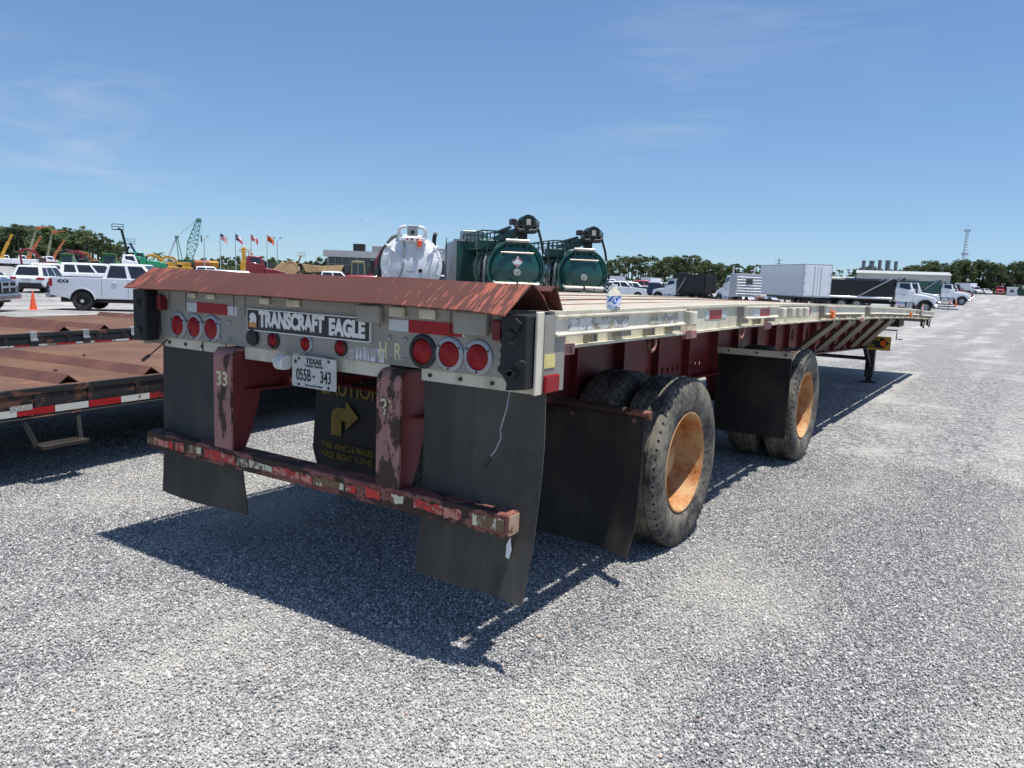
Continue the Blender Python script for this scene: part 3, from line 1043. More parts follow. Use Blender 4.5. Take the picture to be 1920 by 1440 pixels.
# loose wires
MB().tube([(1.2, -.01, 1.19), (1.205, -.03, 1.13), (1.19, -.035, 1.07), (1.18, -.04, 1.03), (1.19, -.045, 1.0), (1.165, -.05, .94), (1.14, -.055, .91)], .0028, 6).build('loose_wire', M['grey_ring'], TR)
MB().bar((1.145, -.055, .915), (1.125, -.06, .87), .016, .014).build('wire_connector', M['black'], TR)
MB().tube([(-.82, .0, 1.232), (-.79, -.02, 1.19), (-.73, -.03, 1.165), (-.62, -.02, 1.155)], .004, 6).build('loose_wire', M['black'], TR)
MB().tube([(-1.14, .0, 1.225), (-1.17, -.02, 1.19), (-1.25, -.04, 1.13), (-1.28, -.045, 1.11)], .004, 6).build('loose_wire', M['black'], TR)
MB().bar((-1.26, -.04, 1.125), (-1.31, -.05, 1.09), .016, .014).build('wire_connector', M['black'], TR)

# ---------------- posts of the underride guard
def arc(cx, cz, r_, a0, a1, n=7):
    return [(cx + r_ * math.cos(R(a0 + (a1 - a0) * i / n)), cz + r_ * math.sin(R(a0 + (a1 - a0) * i / n))) for i in range(n + 1)]
for s, x0, x1 in ((-1, -.632, -.49), (1, .53, .668)):
    outer = [(-.07, .694)] + arc(-.015, 1.168, .055, 180, 90) + [(.3, 1.223)]
    inner = [(.3, 1.211)] + arc(-.015, 1.168, .043, 90, 180) + [(-.058, .694)]
    MB().prism(outer + inner, 'x', x0, x1).build('guard_post', M['post'] if s < 0 else M['post_worn'], TR)
    web = [(-.0575, .696), (.02, .696), (.06, .78), (.11, .95), (.12, 1.0), (.29, 1.0), (.29, 1.2105), (-.015, 1.2105), (-.045, 1.195), (-.0575, 1.168)]
    MB().prism(web, 'x', x1 - .012 if s < 0 else x1 - .012, x1 - .001).build('post_web', M['maroon'], TR)
    MB().prism(web, 'x', x0 + .001, x0 + .012).build('post_web', M['maroon'], TR)
    MB().box(x1 - .06, x1 + .05, .02, .28, 1.0, 1.012).build('post_gusset', M['maroon'], TR)
    MB().box(x1 + .001, x1 + .05, .27, .28, 1.0125, 1.21).build('post_gusset', M['maroon'], TR)
    lettering('33', .105, M['cream'] if s < 0 else M['cream_worn'], TR, ((x0 + x1) / 2, -.0712, 1.06 if s < 0 else 1.05), REAR, name='stencil', offset=.0015, sx=.95)
# underride bar with scraps of tape
bar_ = MB().box(-1.253, 1.253, -.072, .04, .596, .693).build('underride_bar', M['bump'], TR, bevel=.008, seg=2)
MB().box(1.2535, 1.257, -.064, .032, .604, .685).build('bar_end_cap', chipped('sunlit_end_cap', lin(178, 150, 128), lin(96, 58, 42), .4, 10, .7), bar_)  # paler than the bar: sun on this end is put into the colour
bits = [(-1.245, -1.19, 'w'), (-1.18, -1.0, 'r'), (-.98, -.9, 'r2'), (-.86, -.74, 'w2'), (-.72, -.58, 'r'), (-.575, -.46, 'r2'), (-.44, -.36, 'w2'), (-.35, -.17, 'w'), (-.165, -.04, 'r2'), (-.035, .03, 'r'), (.04, .12, 'r2'), (.13, .33, 'w2'), (.345, .41, 'r2'), (.47, .56, 'r'), (.63, .7, 'w'), (.76, .92, 'r'), (.925, 1.02, 'r2'), (1.08, 1.235, 'w')]
for a, b, k in bits:
    mm = {'r': M['tape_red_worn'], 'r2': M['tape_red_worn'], 'w': M['tape_white_worn'], 'w2': M['tape_white_worn']}[k]
    z0, z1 = .622 + rnd.uniform(-.004, .008), .672 + rnd.uniform(-.01, .004)
    n = 5
    lo = [(a + (b - a) * i / n, z0 + rnd.uniform(-.004, .006)) for i in range(n + 1)]
    hi = [(a + (b - a) * i / n, z1 + rnd.uniform(-.008, .003)) for i in range(n, -1, -1)]
    MB().prism(lo + hi, 'y', -.0745, -.0724).build('tape_scrap', mm, bar_)

# ---------------- axles, wheels, suspension
Y1, Y2, WR = 1.995, 5.075, .536
def tyre_mesh():
    hw, r = .137, WR
    g = .011
    prof = [(-.105, .318), (-.125, .34), (-.14, .40), (-.143, .44), (-.134, .49), (-.122, .518), (-.112, r - .006)]
    for c in (-.07, -.024, .024, .07):
        prof += [(c - .008, r), (c - .005, r - g), (c + .005, r - g), (c + .008, r)]
    prof += [(.112, r - .006), (.122, .518), (.134, .49), (.143, .44), (.14, .40), (.125, .34), (.105, .318)]
    nn = len(prof)
    m = MB().lathe(prof, (0, 0, 0), 'x', 96)
    for k in range(60):  # near-black facets paint the shade of tread notches that are not cut
        T = Matrix.Rotation(2 * PI * k / 60, 4, 'X')
        for sx in (1, -1):
            m.add([T @ Vector((sx * x, y, z)) for x, y, z in ((.104, -.005, .5315), (.104, .005, .5315), (.1245, .007, .5195), (.1245, -.007, .5195), (.131, 0, .5035), (.127, 0, .51))],
                  [(0, 1, 2, 3), (3, 2, 4)], 1)
        for c in (-.047, 0, .047):
            if k % 2 == 0:
                m.add([T @ Vector((c + x, y, z)) for x, y, z in ((-.012, -.0015, .5364), (.012, .0015, .5364), (.012, .004, .5364), (-.012, .001, .5364))], [(0, 1, 2, 3)], 1)
    return m.mesh('tyre', [M['tyre'], M['dark']], 40)
def rim_mesh():
    prof = [(.118, .322), (.122, .312), (.116, .303), (.1, .297), (.07, .292), (.0, .288), (-.06, .284), (-.095, .272), (-.1, .255), (-.09, .2), (-.085, .15), (-.08, .14), (-.02, .13), (-.005, .118), (-.005, .001)]
    prof += [(-.108, .001), (-.112, .28), (-.118, .3), (-.12, .322)]
    m = MB().lathe(prof, (0, 0, 0), 'x', 64)
    for k in range(10):
        a = 2 * PI * k / 10
        m.cyl((-.088, .17 * math.cos(a), .17 * math.sin(a)), (-.055, .17 * math.cos(a), .17 * math.sin(a)), .016, 6)
    return m.mesh('rim', M['rim'], 40)
TY, RM = tyre_mesh(), rim_mesh()
for yy in (Y1, Y2):
    for s in (1, -1):
        for x, flip in ((1.1, 1), (.755, -1)):
            o = put('tyre', TY, TR)
            o.location = (s * x, yy, WR - .002)
            o.rotation_euler = (rnd.uniform(0, 6), 0, 0 if s * flip > 0 else PI)
            r_ = put('rim', RM, o)
            if flip > 0:
                m = MB()
                for k in range(14):
                    a = k * .09
                    m.box(.1395, .1425, -.006, .006, .455 + .0, .492, T=Matrix.Rotation(a, 4, 'X'))
                m.build('tyre_lettering', M['tyre_lettering'], o)
    MB().cyl((-1.0, yy, WR), (1.0, yy, WR), .065, 16).build('axle', M['blackiron'], TR, shade=50)
    for s in (1, -1):
        m = MB()
        for k in range(4):
            m.box(s * .47, s * .55, yy - .5 + k * .08, yy + .5 - k * .08, .66 - k * .016, .674 - k * .016)
        m.build('leaf_spring', M['blackiron'], TR)
        for d in (-.55, .55):
            MB().prism([(yy + d - .12, .86), (yy + d + .12, .86), (yy + d + .05, .64), (yy + d - .05, .64)], 'x', s * .46, s * .56).build('spring_hanger', M['maroon'], TR)
        MB().cyl((s * .25, yy + .25, .72), (s * .25, yy + .55, .72), .1, 16).build('brake_chamber', M['blackiron'], TR, shade=40)
MB().cyl((-.5, 3.5, .98), (.5, 3.5, .98), .13, 20).build('air_tank', M['blackiron'], TR, shade=40)

for s in (1, -1):
    for k, (x, z) in enumerate(((.3, .99), (.36, 1.05), (.22, 1.02))):
        MB().tube([(s * x, .6, z), (s * x, 2.2, z - .03), (s * (x + .03), 3.4, z + .02), (s * x, 5.5, z - .02), (s * x, 9.0, z), (s * x, 12.3, z - .06)], .012, 6).build('air_line', M['black'], TR, shade=60)
    for y in (1.55, 2.4, 4.65, 5.5):
        MB().tube([(s * .3, y, 1.0), (s * .4, y + .08, .85), (s * .33, y + .16, .74), (s * .26, y + .3, .74)], .013, 6).build('brake_hose', M['black'], TR, shade=60)
    for y in (1.25, 2.75, 4.35, 5.8):
        MB().bar((s * .46, y, .86), (-s * .02, y, .92), .05, .05).build('frame_tie', M['maroon'], TR)
    for yy in (Y1, Y2):
        MB().cyl((s * .47, yy - .72, .62), (s * .47, yy + .0, .6), .03, 8).build('radius_rod', M['blackiron'], TR)
# mud flaps behind each axle, hung on round bars
for s in (1, -1):
    MB().tube([(s * .5, 1.25, .99), (s * .56, 1.25, .955), (s * 1.285, 1.25, .935)], .024, 12).build('flap_hanger', M['bump'], TR, shade=50)
    def fn(u, v, s=s):
        z = .925 - (.75) * v
        e = max(0, (u - .66) / .34) * max(0, (v - .82) / .18) if s > 0 else 0
        cut = (.11 * max(0, v - .72) / .28 * (1 - 2 * u)) if s < 0 else 0
        return (s * (.59 + .67 * u + cut), -.06 * e + 1.235 - .03 * v * v + .015 * math.sin(u * 4) * v - (.09 * max(0, u - .6) * v * v if s > 0 else .02 * u * v), z - .01 * math.sin(u * 3))
    f = MB().sheet(fn, 12, 18, .008 * s).build('mud_flap', M['flap_new'], TR, shade=60)
    for i in range(4):
        x = s * (.63 + .19 * i)
        MB().cyl((x, 1.232, .9), (x, 1.218, .9), .014, 8).build('bolt', M['bump'], TR)
    MB().box(s * .59, s * 1.27, 4.3, 4.312, 1.03, 1.085).build('flap_clamp', M['rail'], TR)
    MB().box(s * 1.17, s * 1.275, 4.27, 4.36, 1.086, 1.094).build('clamp_tab', M['post'], TR)
    for x in (.7, .95, 1.2):
        MB().cyl((s * x, 4.2995, 1.058), (s * x, 4.29, 1.058), .01, 8).build('bolt', M['blackiron'], TR)
    def fn2(u, v, s=s):
        return (s * (.6 + .65 * u), 4.316 - .02 * v * v, 1.05 - .72 * v)
    MB().sheet(fn2, 8, 12, .008 * s).build('mud_flap', M['flap_new'], TR, shade=60)
# print on the left flap
def on_flap(me):
    for v in me.vertices:
        pass
    return me
FP = (R(92.5), 0, 0)
lettering('CAUTION', .15, M['yellow_print'], TR, (-.925, 1.219, .83), FP, name='flap_print', offset=.003, sx=.88)
MB().prism([(-1.09, .5), (-.99, .5), (-.99, .61), (-.95, .61), (-.95, .55), (-.83, .65), (-.95, .755), (-.95, .7), (-1.03, .7), (-1.07, .68), (-1.09, .64)], 'y', 1.204, 1.207).build('flap_arrow', M['yellow_print'], TR)
lettering('THIS VEHICLE MAKES', .062, M['yellow_print'], TR, (-.93, 1.2, .42), FP, name='flap_print', offset=.0008, sx=.86)
lettering('WIDE RIGHT TURNS', .062, M['yellow_print'], TR, (-.93, 1.194, .355), FP, name='flap_print', offset=.0008, sx=.86)

# ------------------------------------------------------------------ red angle covers lying across the rear of the deck
def angle_sheet(name, label, x0, x1, prof, seed, bend):
    rr = random.Random(seed)
    ph = [rr.uniform(0, 6) for _ in range(4)]
    n = len(prof) - 1
    def fn(u, v):
        f = v * n
        i = min(n - 1, int(f))
        t = f - i
        y = prof[i][0] + (prof[i + 1][0] - prof[i][0]) * t
        z = prof[i][1] + (prof[i + 1][1] - prof[i][1]) * t
        x = x0 + (x1 - x0) * u
        z += .003 * math.sin(u * 9 + ph[0]) * math.sin(v * PI) + .002 * math.sin(u * 23 + ph[1])
        y += .004 * math.sin(u * 7 + ph[2])
        e = max(0, u - .88) / .12
        z -= bend * e * e * max(0, 1 - v * 2.2) * 1.0
        x += -.06 * e * max(0, 1 - v * 2.0) * bend * 20
        w = max(0, .06 - u) / .06
        x += -.03 * w * max(0, 1 - v * 2) 
        return (x, y, z)
    m = MB().sheet(fn, 60, 2 * n, .007)
    k = 60 * 2 * n
    m.m[k:2 * k] = [1] * k
    o = m.build(name, [M['cover'] if bend else M['cover_shade'], M['cover_shade']], None, shade=25)
    return tag(o, label, 'steel cover')
angle_sheet('steel_angle_cover', 'scraped red bent steel cover lying along the rear edge of the flatbed deck', -1.31, 1.262, [(-.135, 1.512), (-.085, 1.548), (.03, 1.622), (.045, 1.621), (.12, 1.575), (.175, 1.513)], 3, .016)
angle_sheet('steel_angle_cover', 'red bent steel strip with shade in its colour, nested just ahead of the scraped rear cover', -1.25, 1.278, [(.15, 1.592), (.185, 1.612), (.2, 1.612), (.262, 1.513)], 5, .0)

# ------------------------------------------------------------------ water bottle on the rail
def bottle():
    o = thing('water_bottle', 'small clear water bottle with a blue label standing on the side rail', 'bottle', (1.285, .72, 1.512))
    gm = NT('clear_plastic')
    gm.b.inputs['Transmission Weight'].default_value = 1.0
    gm.b.inputs['IOR'].default_value = 1.25
    gm.set((.9, .95, .98), .08, 0, .5)
    prof = [(0, .0005), (0, .026), (.004, .031), (.02, .0325), (.055, .033), (.075, .031), (.09, .024), (.098, .016), (.102, .0135), (.104, .0135)]
    MB().lathe(prof, (0, 0, 0), 'z', 32).build('bottle_shell', gm.mat, o, shade=60)
    lt = NT('bottle_label')
    n = lt.noise(55, 4, .6)
    c = lt.mix(lt.ramp(n, .42, .5), lin(28, 104, 200), lin(230, 238, 246))
    c = lt.mix(lt.ramp(lt.noise(28, 2), .62, .66), c, lin(190, 40, 60))
    lt.set(c, .35)
    MB().lathe([(.012, .0332), (.06, .0336)], (0, 0, 0), 'z', 32).build('bottle_label', lt.mat, o, shade=60)
    MB().lathe([(.1045, .0005), (.1045, .0155), (.116, .0155), (.1165, .0005)], (0, 0, 0), 'z', 20).build('bottle_cap', M['white'], o, shade=40)
bottle()


# ------------------------------------------------------------------ two low equipment trailers on the left
M['rustdeck'] = None
def mat_rustdeck(name, k):
    t = NT(name)
    t.jitter(3)
    a = t.noise(1.6, 6, 0.62)
    b = t.noise(14, 5, 0.65)
    col = t.mix(t.ramp(t.math('ADD', t.math('MULTIPLY', a, .7), t.math('MULTIPLY', b, .35)), .4, .68), sh(lin(108, 78, 64), k), sh(lin(130, 97, 74), k))
    col = t.mix(t.math('MULTIPLY', t.ramp(t.noise(4, 5, .6, stretch=(1, .3, 1)), .6, .75), .4), col, sh(lin(172, 124, 98), k))
    # raised tread lozenges
    x, y, z = t.sep()
    u = t.math('SINE', t.math('MULTIPLY', t.math('ADD', x, y), 95))
    v = t.math('SINE', t.math('MULTIPLY', t.math('SUBTRACT', x, y), 95))
    t.bump(t.math('MULTIPLY', u, v), .5, .004)
    return t.set(col, .8, 0, .3)
M['rustdeck'] = mat_rustdeck('rusted_tread_deck', .8)
M['cleat'] = paint('rusty_cleat', lin(88, 54, 46), .75, 0, .2, 3, lin(120, 74, 50), .3, 3, .1)
M['blkchip'] = chipped('chipped_black_paint', lin(30, 29, 30), lin(96, 62, 50), .34, 12, .6, streak=(1, .5, 1))
M['galv'] = paint('galvanised', lin(176, 178, 180), .4, .5, .1, 8, lin(120, 110, 96), .3)

M['dirty_red'] = chipped('dirty_red_tape', lin(150, 16, 24), lin(80, 34, 30), .2, 9, .45)
M['dirty_white'] = chipped('dirty_white_tape', lin(188, 188, 182), lin(110, 100, 84), .28, 9, .5)

def low_trailer(label, loc, rz, y0, y1, w, cleats, straps, step, plate):
    """local x to the right, y along the trailer; right edge at x = 0"""
    t = thing('equipment_trailer', label, 'trailer', loc, rz)
    MB().box(-w, 0, y0, y1, .69, .71).build('deck_plate', M['rustdeck'], t)
    for s in (0, 1):
        e = 1 if s == 0 else -1
        x = 0 if s == 0 else -w
        m = MB().box(x - .004 * e, x + .02 * e, y0, y1, .665, .716)
        m.box(x - .06 * e, x + .012 * e, y0, y1, .50, .664)
        m.box(x + .012 * e, x + .03 * e, y0, y1, .49, .503)
        m.build('side_rail', M['blkchip'], t, bevel=.004)
        y = y0 + .2
        k = 0
        while y < y1:
            MB().box(x + .0125 * e, x + .026 * e, y, y + .05, .504, .664).build('rail_rib', M['blkchip'], t)
            y += .42
        y = y0 + .15
        while y < y1 - .5:
            for a, b, mm in ((0, .27, 'dirty_white'), (.27, .55, 'dirty_red')):
                MB().box(x + .0265 * e, x + .028 * e, y + a, y + b - .004, .52, .57).build('reflective_tape', M[mm], t)
            y += .55
    for (yc, kind) in cleats:
        if kind == 'v':
            MB().prism([(yc - .085, .711), (yc, .775), (yc + .085, .711), (yc + .076, .711), (yc, .767), (yc - .076, .711)], 'x', -w + .1, -.06).build('angle_cleat', M['cleat'], t)
    for yc in straps:
        m = MB().box(.021, .034, yc - .045, yc + .045, .63, .72).box(-.03, .034, yc - .045, yc + .045, .7205, .73)
        m.box(.035, .05, yc - .05, yc + .05, .61, .64)
        m.build('winch_bracket', M['galv'], t, bevel=.005)
        MB().box(.031, .045, yc - .05, yc + .05, .49, .609).build('strap_plate', M['blackiron'], t)
    if step is not None:
        o = MB().bar((.0, step, .5), (.06, step + .06, .29), .03, .03).bar((.0, step + .42, .5), (.06, step + .4, .29), .03, .03).build('folding_step', M['blackiron'], t)
        MB().box(.0, .14, step + .05, step + .42, .27, .3).build('step_tread', M['galv'] if False else M['blackiron'], o, bevel=.004)
    for s in (.8, -.8):
        MB().box(-w / 2 + s - .06, -w / 2 + s + .06, y0 + .3, y1, .42, .69).build('frame_beam', M['blkchip'], t)
    y = y0 + .4
    while y < y1 - .2:
        MB().box(-w + .07, -.07, y, y + .08, .56, .688).build('crossmember', M['blkchip'], t)
        y += .6
    for yy in (y1 - 1.4, y1 - 2.4):
        for x in (-.35, -w + .35):
            o = MB().lathe([(-.11, .2), (-.14, .26), (-.13, .36), (-.1, .39), (.1, .39), (.13, .36), (.14, .26), (.11, .2)], (x, yy, .39), 'x', 40).build('tyre', M['tyre'], t, shade=45)
            MB().lathe([(-.1, .2), (-.02, .18), (-.02, .001), (.02, .001), (.02, .18), (.1, .2)], (x, yy, .39), 'x', 24).build('rim', M['galv'], o, shade=40)
    if plate:
        MB().lathe([(0.03, .045), (.042, .04), (.05, .001)], (0, plate, .6), 'x', 20).build('amber_marker', M['amber'], t, shade=50)
        MB().box(.0275, .029, plate + .12, plate + .28, .56, .6).build('number_plate', M['sticker_white'], t)
    return t
T1 = low_trailer('rust decked low trailer with two angle cleats and a folding step beside the flatbed', (-3.08, -.02, 0), R(6.2), -4.2, 7.2, 2.72, [(-3.2, 'v'), (-1.1, 'v'), (.52, 'v'), (1.26, 'v')], [], .12, -.1)
o = MB().tube([(.01, 1.32, .69), (.06, 1.33, .7), (.1, 1.34, .67), (.1, 1.34, .58), (.05, 1.35, .53), (.0, 1.36, .53)], .018, 8).build('tie_down_loop', M['cleat'], T1, shade=60)
T2 = low_trailer('rust decked low trailer parked second from the flatbed with bright winch brackets', (-7.55, 1.9, 0), R(8.5), -5.2, 8.5, 2.72, [(-2.2, 'v'), (.9, 'v'), (1.5, 'v'), (3.4, 'v')], [-.35, .42, 1.15, 1.9], None, None)
for x, y, lab_ in ((-.75, .86, 'small stone between the two angle cleats on the rusty deck'), (-1.15, .1, 'small stone in front of the nearer angle cleat on the rusty deck'), (-1.6, 1.7, 'small stone beyond the farther angle cleat on the rusty deck')):
    tag(MB().lathe([(0, .001), (0, .012), (.008, .016), (.02, .01), (.024, .001)], (0, 0, 0), 'z', 7).build('loose_stone', M['cleat']), lab_, 'stone', 'stones on the rusty deck').location = T1.matrix_basis @ Vector((x, y, .711))


# ------------------------------------------------------------------ vehicles
M['car_white'] = paint('car_white', lin(228, 230, 233), .3, 0, .03, 1, coat=.6)
M['car_silver'] = paint('car_pearl', lin(208, 211, 217), .42, .1, .03, 1, coat=.1)
M['car_blue'] = paint('car_dark_blue', lin(24, 40, 78), .3, .1, .05, 1, coat=.6)
M['car_navy'] = paint('car_slate_blue', lin(46, 54, 72), .3, .2, .05, 1, coat=.6)
M['car_red'] = paint('car_red', lin(168, 22, 40), .35, 0, .06, 1, coat=.4)
M['car_maroon'] = paint('car_maroon', lin(120, 24, 34), .35, 0, .06, 1, coat=.4)
M['car_pink'] = paint('car_dusty_red', lin(176, 66, 84), .4, 0, .06, 1, coat=.3)
M['car_cream'] = paint('car_pale_yellow', lin(226, 216, 150), .4, 0, .05, 1, coat=.3)
M['car_green'] = paint('truck_green', lin(24, 132, 92), .35, 0, .08, 1, coat=.4)
M['glass'] = glass_dark()
M['trim'] = paint('black_trim', lin(24, 24, 26), .5, 0, .15)
M['chrome'] = paint('chrome', lin(206, 208, 212), .2, .9, .05, 4)
M['alloy'] = paint('alloy', lin(176, 178, 182), .35, .6, .1, 6)
M['car_tyre'] = paint('car_tyre', lin(32, 32, 33), .85, 0, .15, 6, lin(90, 86, 80), .3)
M['head'] = paint('headlamp', lin(206, 210, 216), .2, .2, .05)
M['tail'] = paint('tail_lamp_red', lin(150, 16, 26), .25, 0, .1)

_wc = {}
def wheel(parent, x, y, r, w, rimm='alloy', dish=0.04, rr_=None):
    """a wheel turning about the local y axis; outer side towards +-y"""
    s = 1 if y > 0 else -1
    rr_ = rr_ or r * .58
    key = (round(r, 3), round(w, 3), rimm, dish, round(rr_, 3))
    if key not in _wc:
        h = w / 2
        ty = MB().lathe([(-h * .8, rr_), (-h, rr_ * 1.15), (-h, r * .9), (-h * .7, r), (h * .7, r), (h, r * .9), (h, rr_ * 1.15), (h * .8, rr_)], (0, 0, 0), 'y', 28).mesh('tyre', M['car_tyre'], 45)
        m = MB().lathe([(h * .86, rr_ + .004), (h * .8, rr_ * .93), (h * .8 - dish, rr_ * .84), (h * .8 - dish * 1.4, rr_ * .5), (h * .8 - dish * .5, rr_ * .3), (h * .8 - dish * .2, .001), (-h * .8, .001), (-h * .8, rr_)], (0, 0, 0), 'y', 20)
        for k in range(8):
            a = 2 * PI * k / 8
            m.cyl((h * .8 - dish * 1.45 if False else rr_ * .67 * math.cos(a), h * .8 - dish * 1.2, rr_ * .67 * math.sin(a)), (rr_ * .67 * math.cos(a), h * .8 - dish * .9, rr_ * .67 * math.sin(a)), rr_ * .1, 6, 0)
        _wc[key] = (ty, m.mesh('rim', M[rimm], 40))
    ty, rm = _wc[key]
    o = put('tyre', ty, parent)
    o.location = (x, y - s * w / 2, r)
    if s < 0:
        o.rotation_euler = (0, 0, PI)
    put('rim', rm, o)
    return o

def side_poly(pts, arches, r):
    """outline (x, z) with semicircular wheel arches cut in its underside; pts runs along the top from rear to front, then back"""
    out = list(pts)
    base = []
    for cx in sorted(arches, reverse=True):
        for k in range(9):
            a = PI * k / 8
            base.append((cx + r * math.cos(a), max(.0, 0) + r * math.sin(a)))
    return out, base

def quad_on(c00, c10, c01, c11, u0, u1, v0, v1, off, n):
    def B(u, v):
        return (c00 * (1 - u) + c10 * u) * (1 - v) + (c01 * (1 - u) + c11 * u) * v
    return [B(u0, v0) + n * off, B(u1, v0) + n * off, B(u1, v1) + n * off, B(u0, v1) + n * off]

def cabin(parent, W, x0, x1, z0, r0, r1, z1, Wt, color, splits, name='cabin', rear=True, front=True, tint='glass', v=(.1, .86)):
    """tapered greenhouse: belt x0..x1 at z0, roof r0..r1 at z1, with panes a few mm proud"""
    h, t = W / 2, Wt / 2
    c = [Vector(p) for p in ((x0, -h, z0), (x1, -h, z0), (x1, h, z0), (x0, h, z0), (r0, -t, z1), (r1, -t, z1), (r1, t, z1), (r0, t, z1))]
    m = MB()
    # slightly domed roof
    mid = Vector(((r0 + r1) / 2, 0, z1 + .03))
    m.add(c + [mid], [(0, 1, 5, 4), (1, 2, 6, 5), (2, 3, 7, 6), (3, 0, 4, 7), (4, 5, 8), (5, 6, 8), (6, 7, 8), (7, 4, 8)])
    o = m.build(name, color, parent, bevel=.06, seg=2, shade=50)
    def pane(nm, a, b, cc, d, u0, u1, v0, v1):
        n = (b - a).cross(cc - a).normalized()
        q = quad_on(a, b, cc, d, u0, u1, v0, v1, .012, n)
        q2 = [p - n * .01 for p in q]
        MB().add(q + q2, [(0, 1, 2, 3), (7, 6, 5, 4), (0, 4, 5, 1), (1, 5, 6, 2), (2, 6, 7, 3), (3, 7, 4, 0)]).build(nm, M[tint], parent)
    for u0, u1 in splits:
        pane('side_window', c[0], c[1], c[4], c[5], u0, u1, *v)
        pane('side_window', c[2], c[3], c[6], c[7], 1 - u1, 1 - u0, *v)
    if front: pane('windscreen', c[1], c[2], c[5], c[6], .06, .94, .08, .92)
    if rear: pane('rear_window', c[3], c[0], c[7], c[4], .1, .9, .15, .85)
    return o

def body_shell(parent, W, prof, arches, ar, color, sill, name='body', bev=.05, seg=2, inset=0.0):
    """side outline pushed across the width, wheel arches cut through, dark inner box"""
    base = []
    xs = sorted(arches)
    for cx in sorted(arches, reverse=True):
        a0 = math.asin(min(.95, max(-.95, (sill - ar[1]) / ar[0])))
        for k in range(11):
            a = a0 + (PI - 2 * a0) * k / 10
            base.append((cx + ar[0] * math.cos(a), ar[1] + ar[0] * math.sin(a)))
    o = MB().prism(prof + base, 'y', -W / 2, W / 2).build(name, color, parent, bevel=bev, seg=seg)
    return o

def pickup(label, color, loc, rz, sc=1.0, dual_tone=False, group=None, ext=False, lift=0.0, mark=None, rimm='alloy', cap=False):
    t = thing('pickup_truck', label, 'pickup truck', loc, rz, group)
    t.scale = (sc,) * 3
    W = 2.0
    c = M[color]
    prof = [(-2.92, .62), (-2.94, 1.28), (-2.9, 1.33), (-.98, 1.34), (1.05, 1.31), (1.7, 1.27), (2.55, 1.2), (2.78, 1.1), (2.84, .85), (2.8, .56)]
    body_shell(t, W, prof, (1.92, -1.72), (.49, .42), c, .5)
    MB().box(-2.6, 2.6, -.78, .78, .34, 1.0).build('underbody', M['trim'], t)
    MB().box(-2.86, -1.06, -.82, .82, 1.345, 1.352).build('bed_floor', M['trim'], t)
    if ext:
        cabin(t, 1.9, -.98, 1.12, 1.3, -.78, .52, 1.93, 1.5, c, ((.08, .46), (.54, .93)))
    else:
        cabin(t, 1.9, -1.0, 1.15, 1.3, -.86, .5, 1.93, 1.52, c, ((.06, .47), (.53, .94)))
    if cap:
        cabin(t, 1.9, -2.9, -1.05, 1.33, -2.8, -1.08, 1.9, 1.55, c, ((.08, .92),), 'bed_cap', front=False)
    for s in (1, -1):
        for x in (1.92, -1.72):
            wheel(t, x, s * 1.0, .4, .27, rimm)
            m = MB()
            pts = [(x + .51 * math.cos(a), .42 + .51 * math.sin(a)) for a in np.linspace(.1, PI - .1, 12)]
            pin = [(x + .47 * math.cos(a), .42 + .47 * math.sin(a)) for a in np.linspace(PI - .1, .1, 12)]
            m.prism(pts + pin, 'y', s * .985, s * 1.025)
            m.build('arch_flare', c, t)
        MB().box(2.62, 2.815, s * .62, s * .99, .92, 1.1).build('headlight', M['head'], t, bevel=.02)
        MB().box(-2.953, -2.8, s * .8, s * 1.004, .95, 1.28).build('taillight', M['tail'], t, bevel=.02)
        MB().box(.85, 1.02, s * 1.0, s * 1.22, 1.32, 1.52).build('wing_mirror', M['trim'], t, bevel=.03)
        for x in (-.5, .55):
            MB().box(x - .1, x + .1, s * 1.0, s * 1.03, 1.15, 1.19).build('door_handle', c, t)
        for x in (-.98, .02, 1.08):
            MB().box(x - .006, x + .006, s * 1.0, s * 1.003, .58, 1.3).build('door_gap', M['trim'], t)
        MB().box(-.9, 1.3, s * .95, s * 1.06, .36, .42).build('side_step', M['trim'], t)
    MB().box(2.78, 2.86, -.6, .6, .72, 1.1).build('grille', M['trim'], t, bevel=.02)
    MB().box(2.72, 2.93, -.96, .96, .46, .68).build('front_bumper', M['chrome'], t, bevel=.04)
    MB().box(-3.12, -2.93, -.95, .95, .5, .7).build('rear_bumper', M['chrome'], t, bevel=.04)
    MB().box(-2.955, -2.945, -.78, .78, .74, 1.3).build('tailgate', c, t, bevel=.004)
    if mark:
        lettering(mark, .2, M['trim'], t, (-2.42, -1.004, 1.17), (R(90), 0, 0), name='lettering', offset=.006, sx=1.25)
    return t

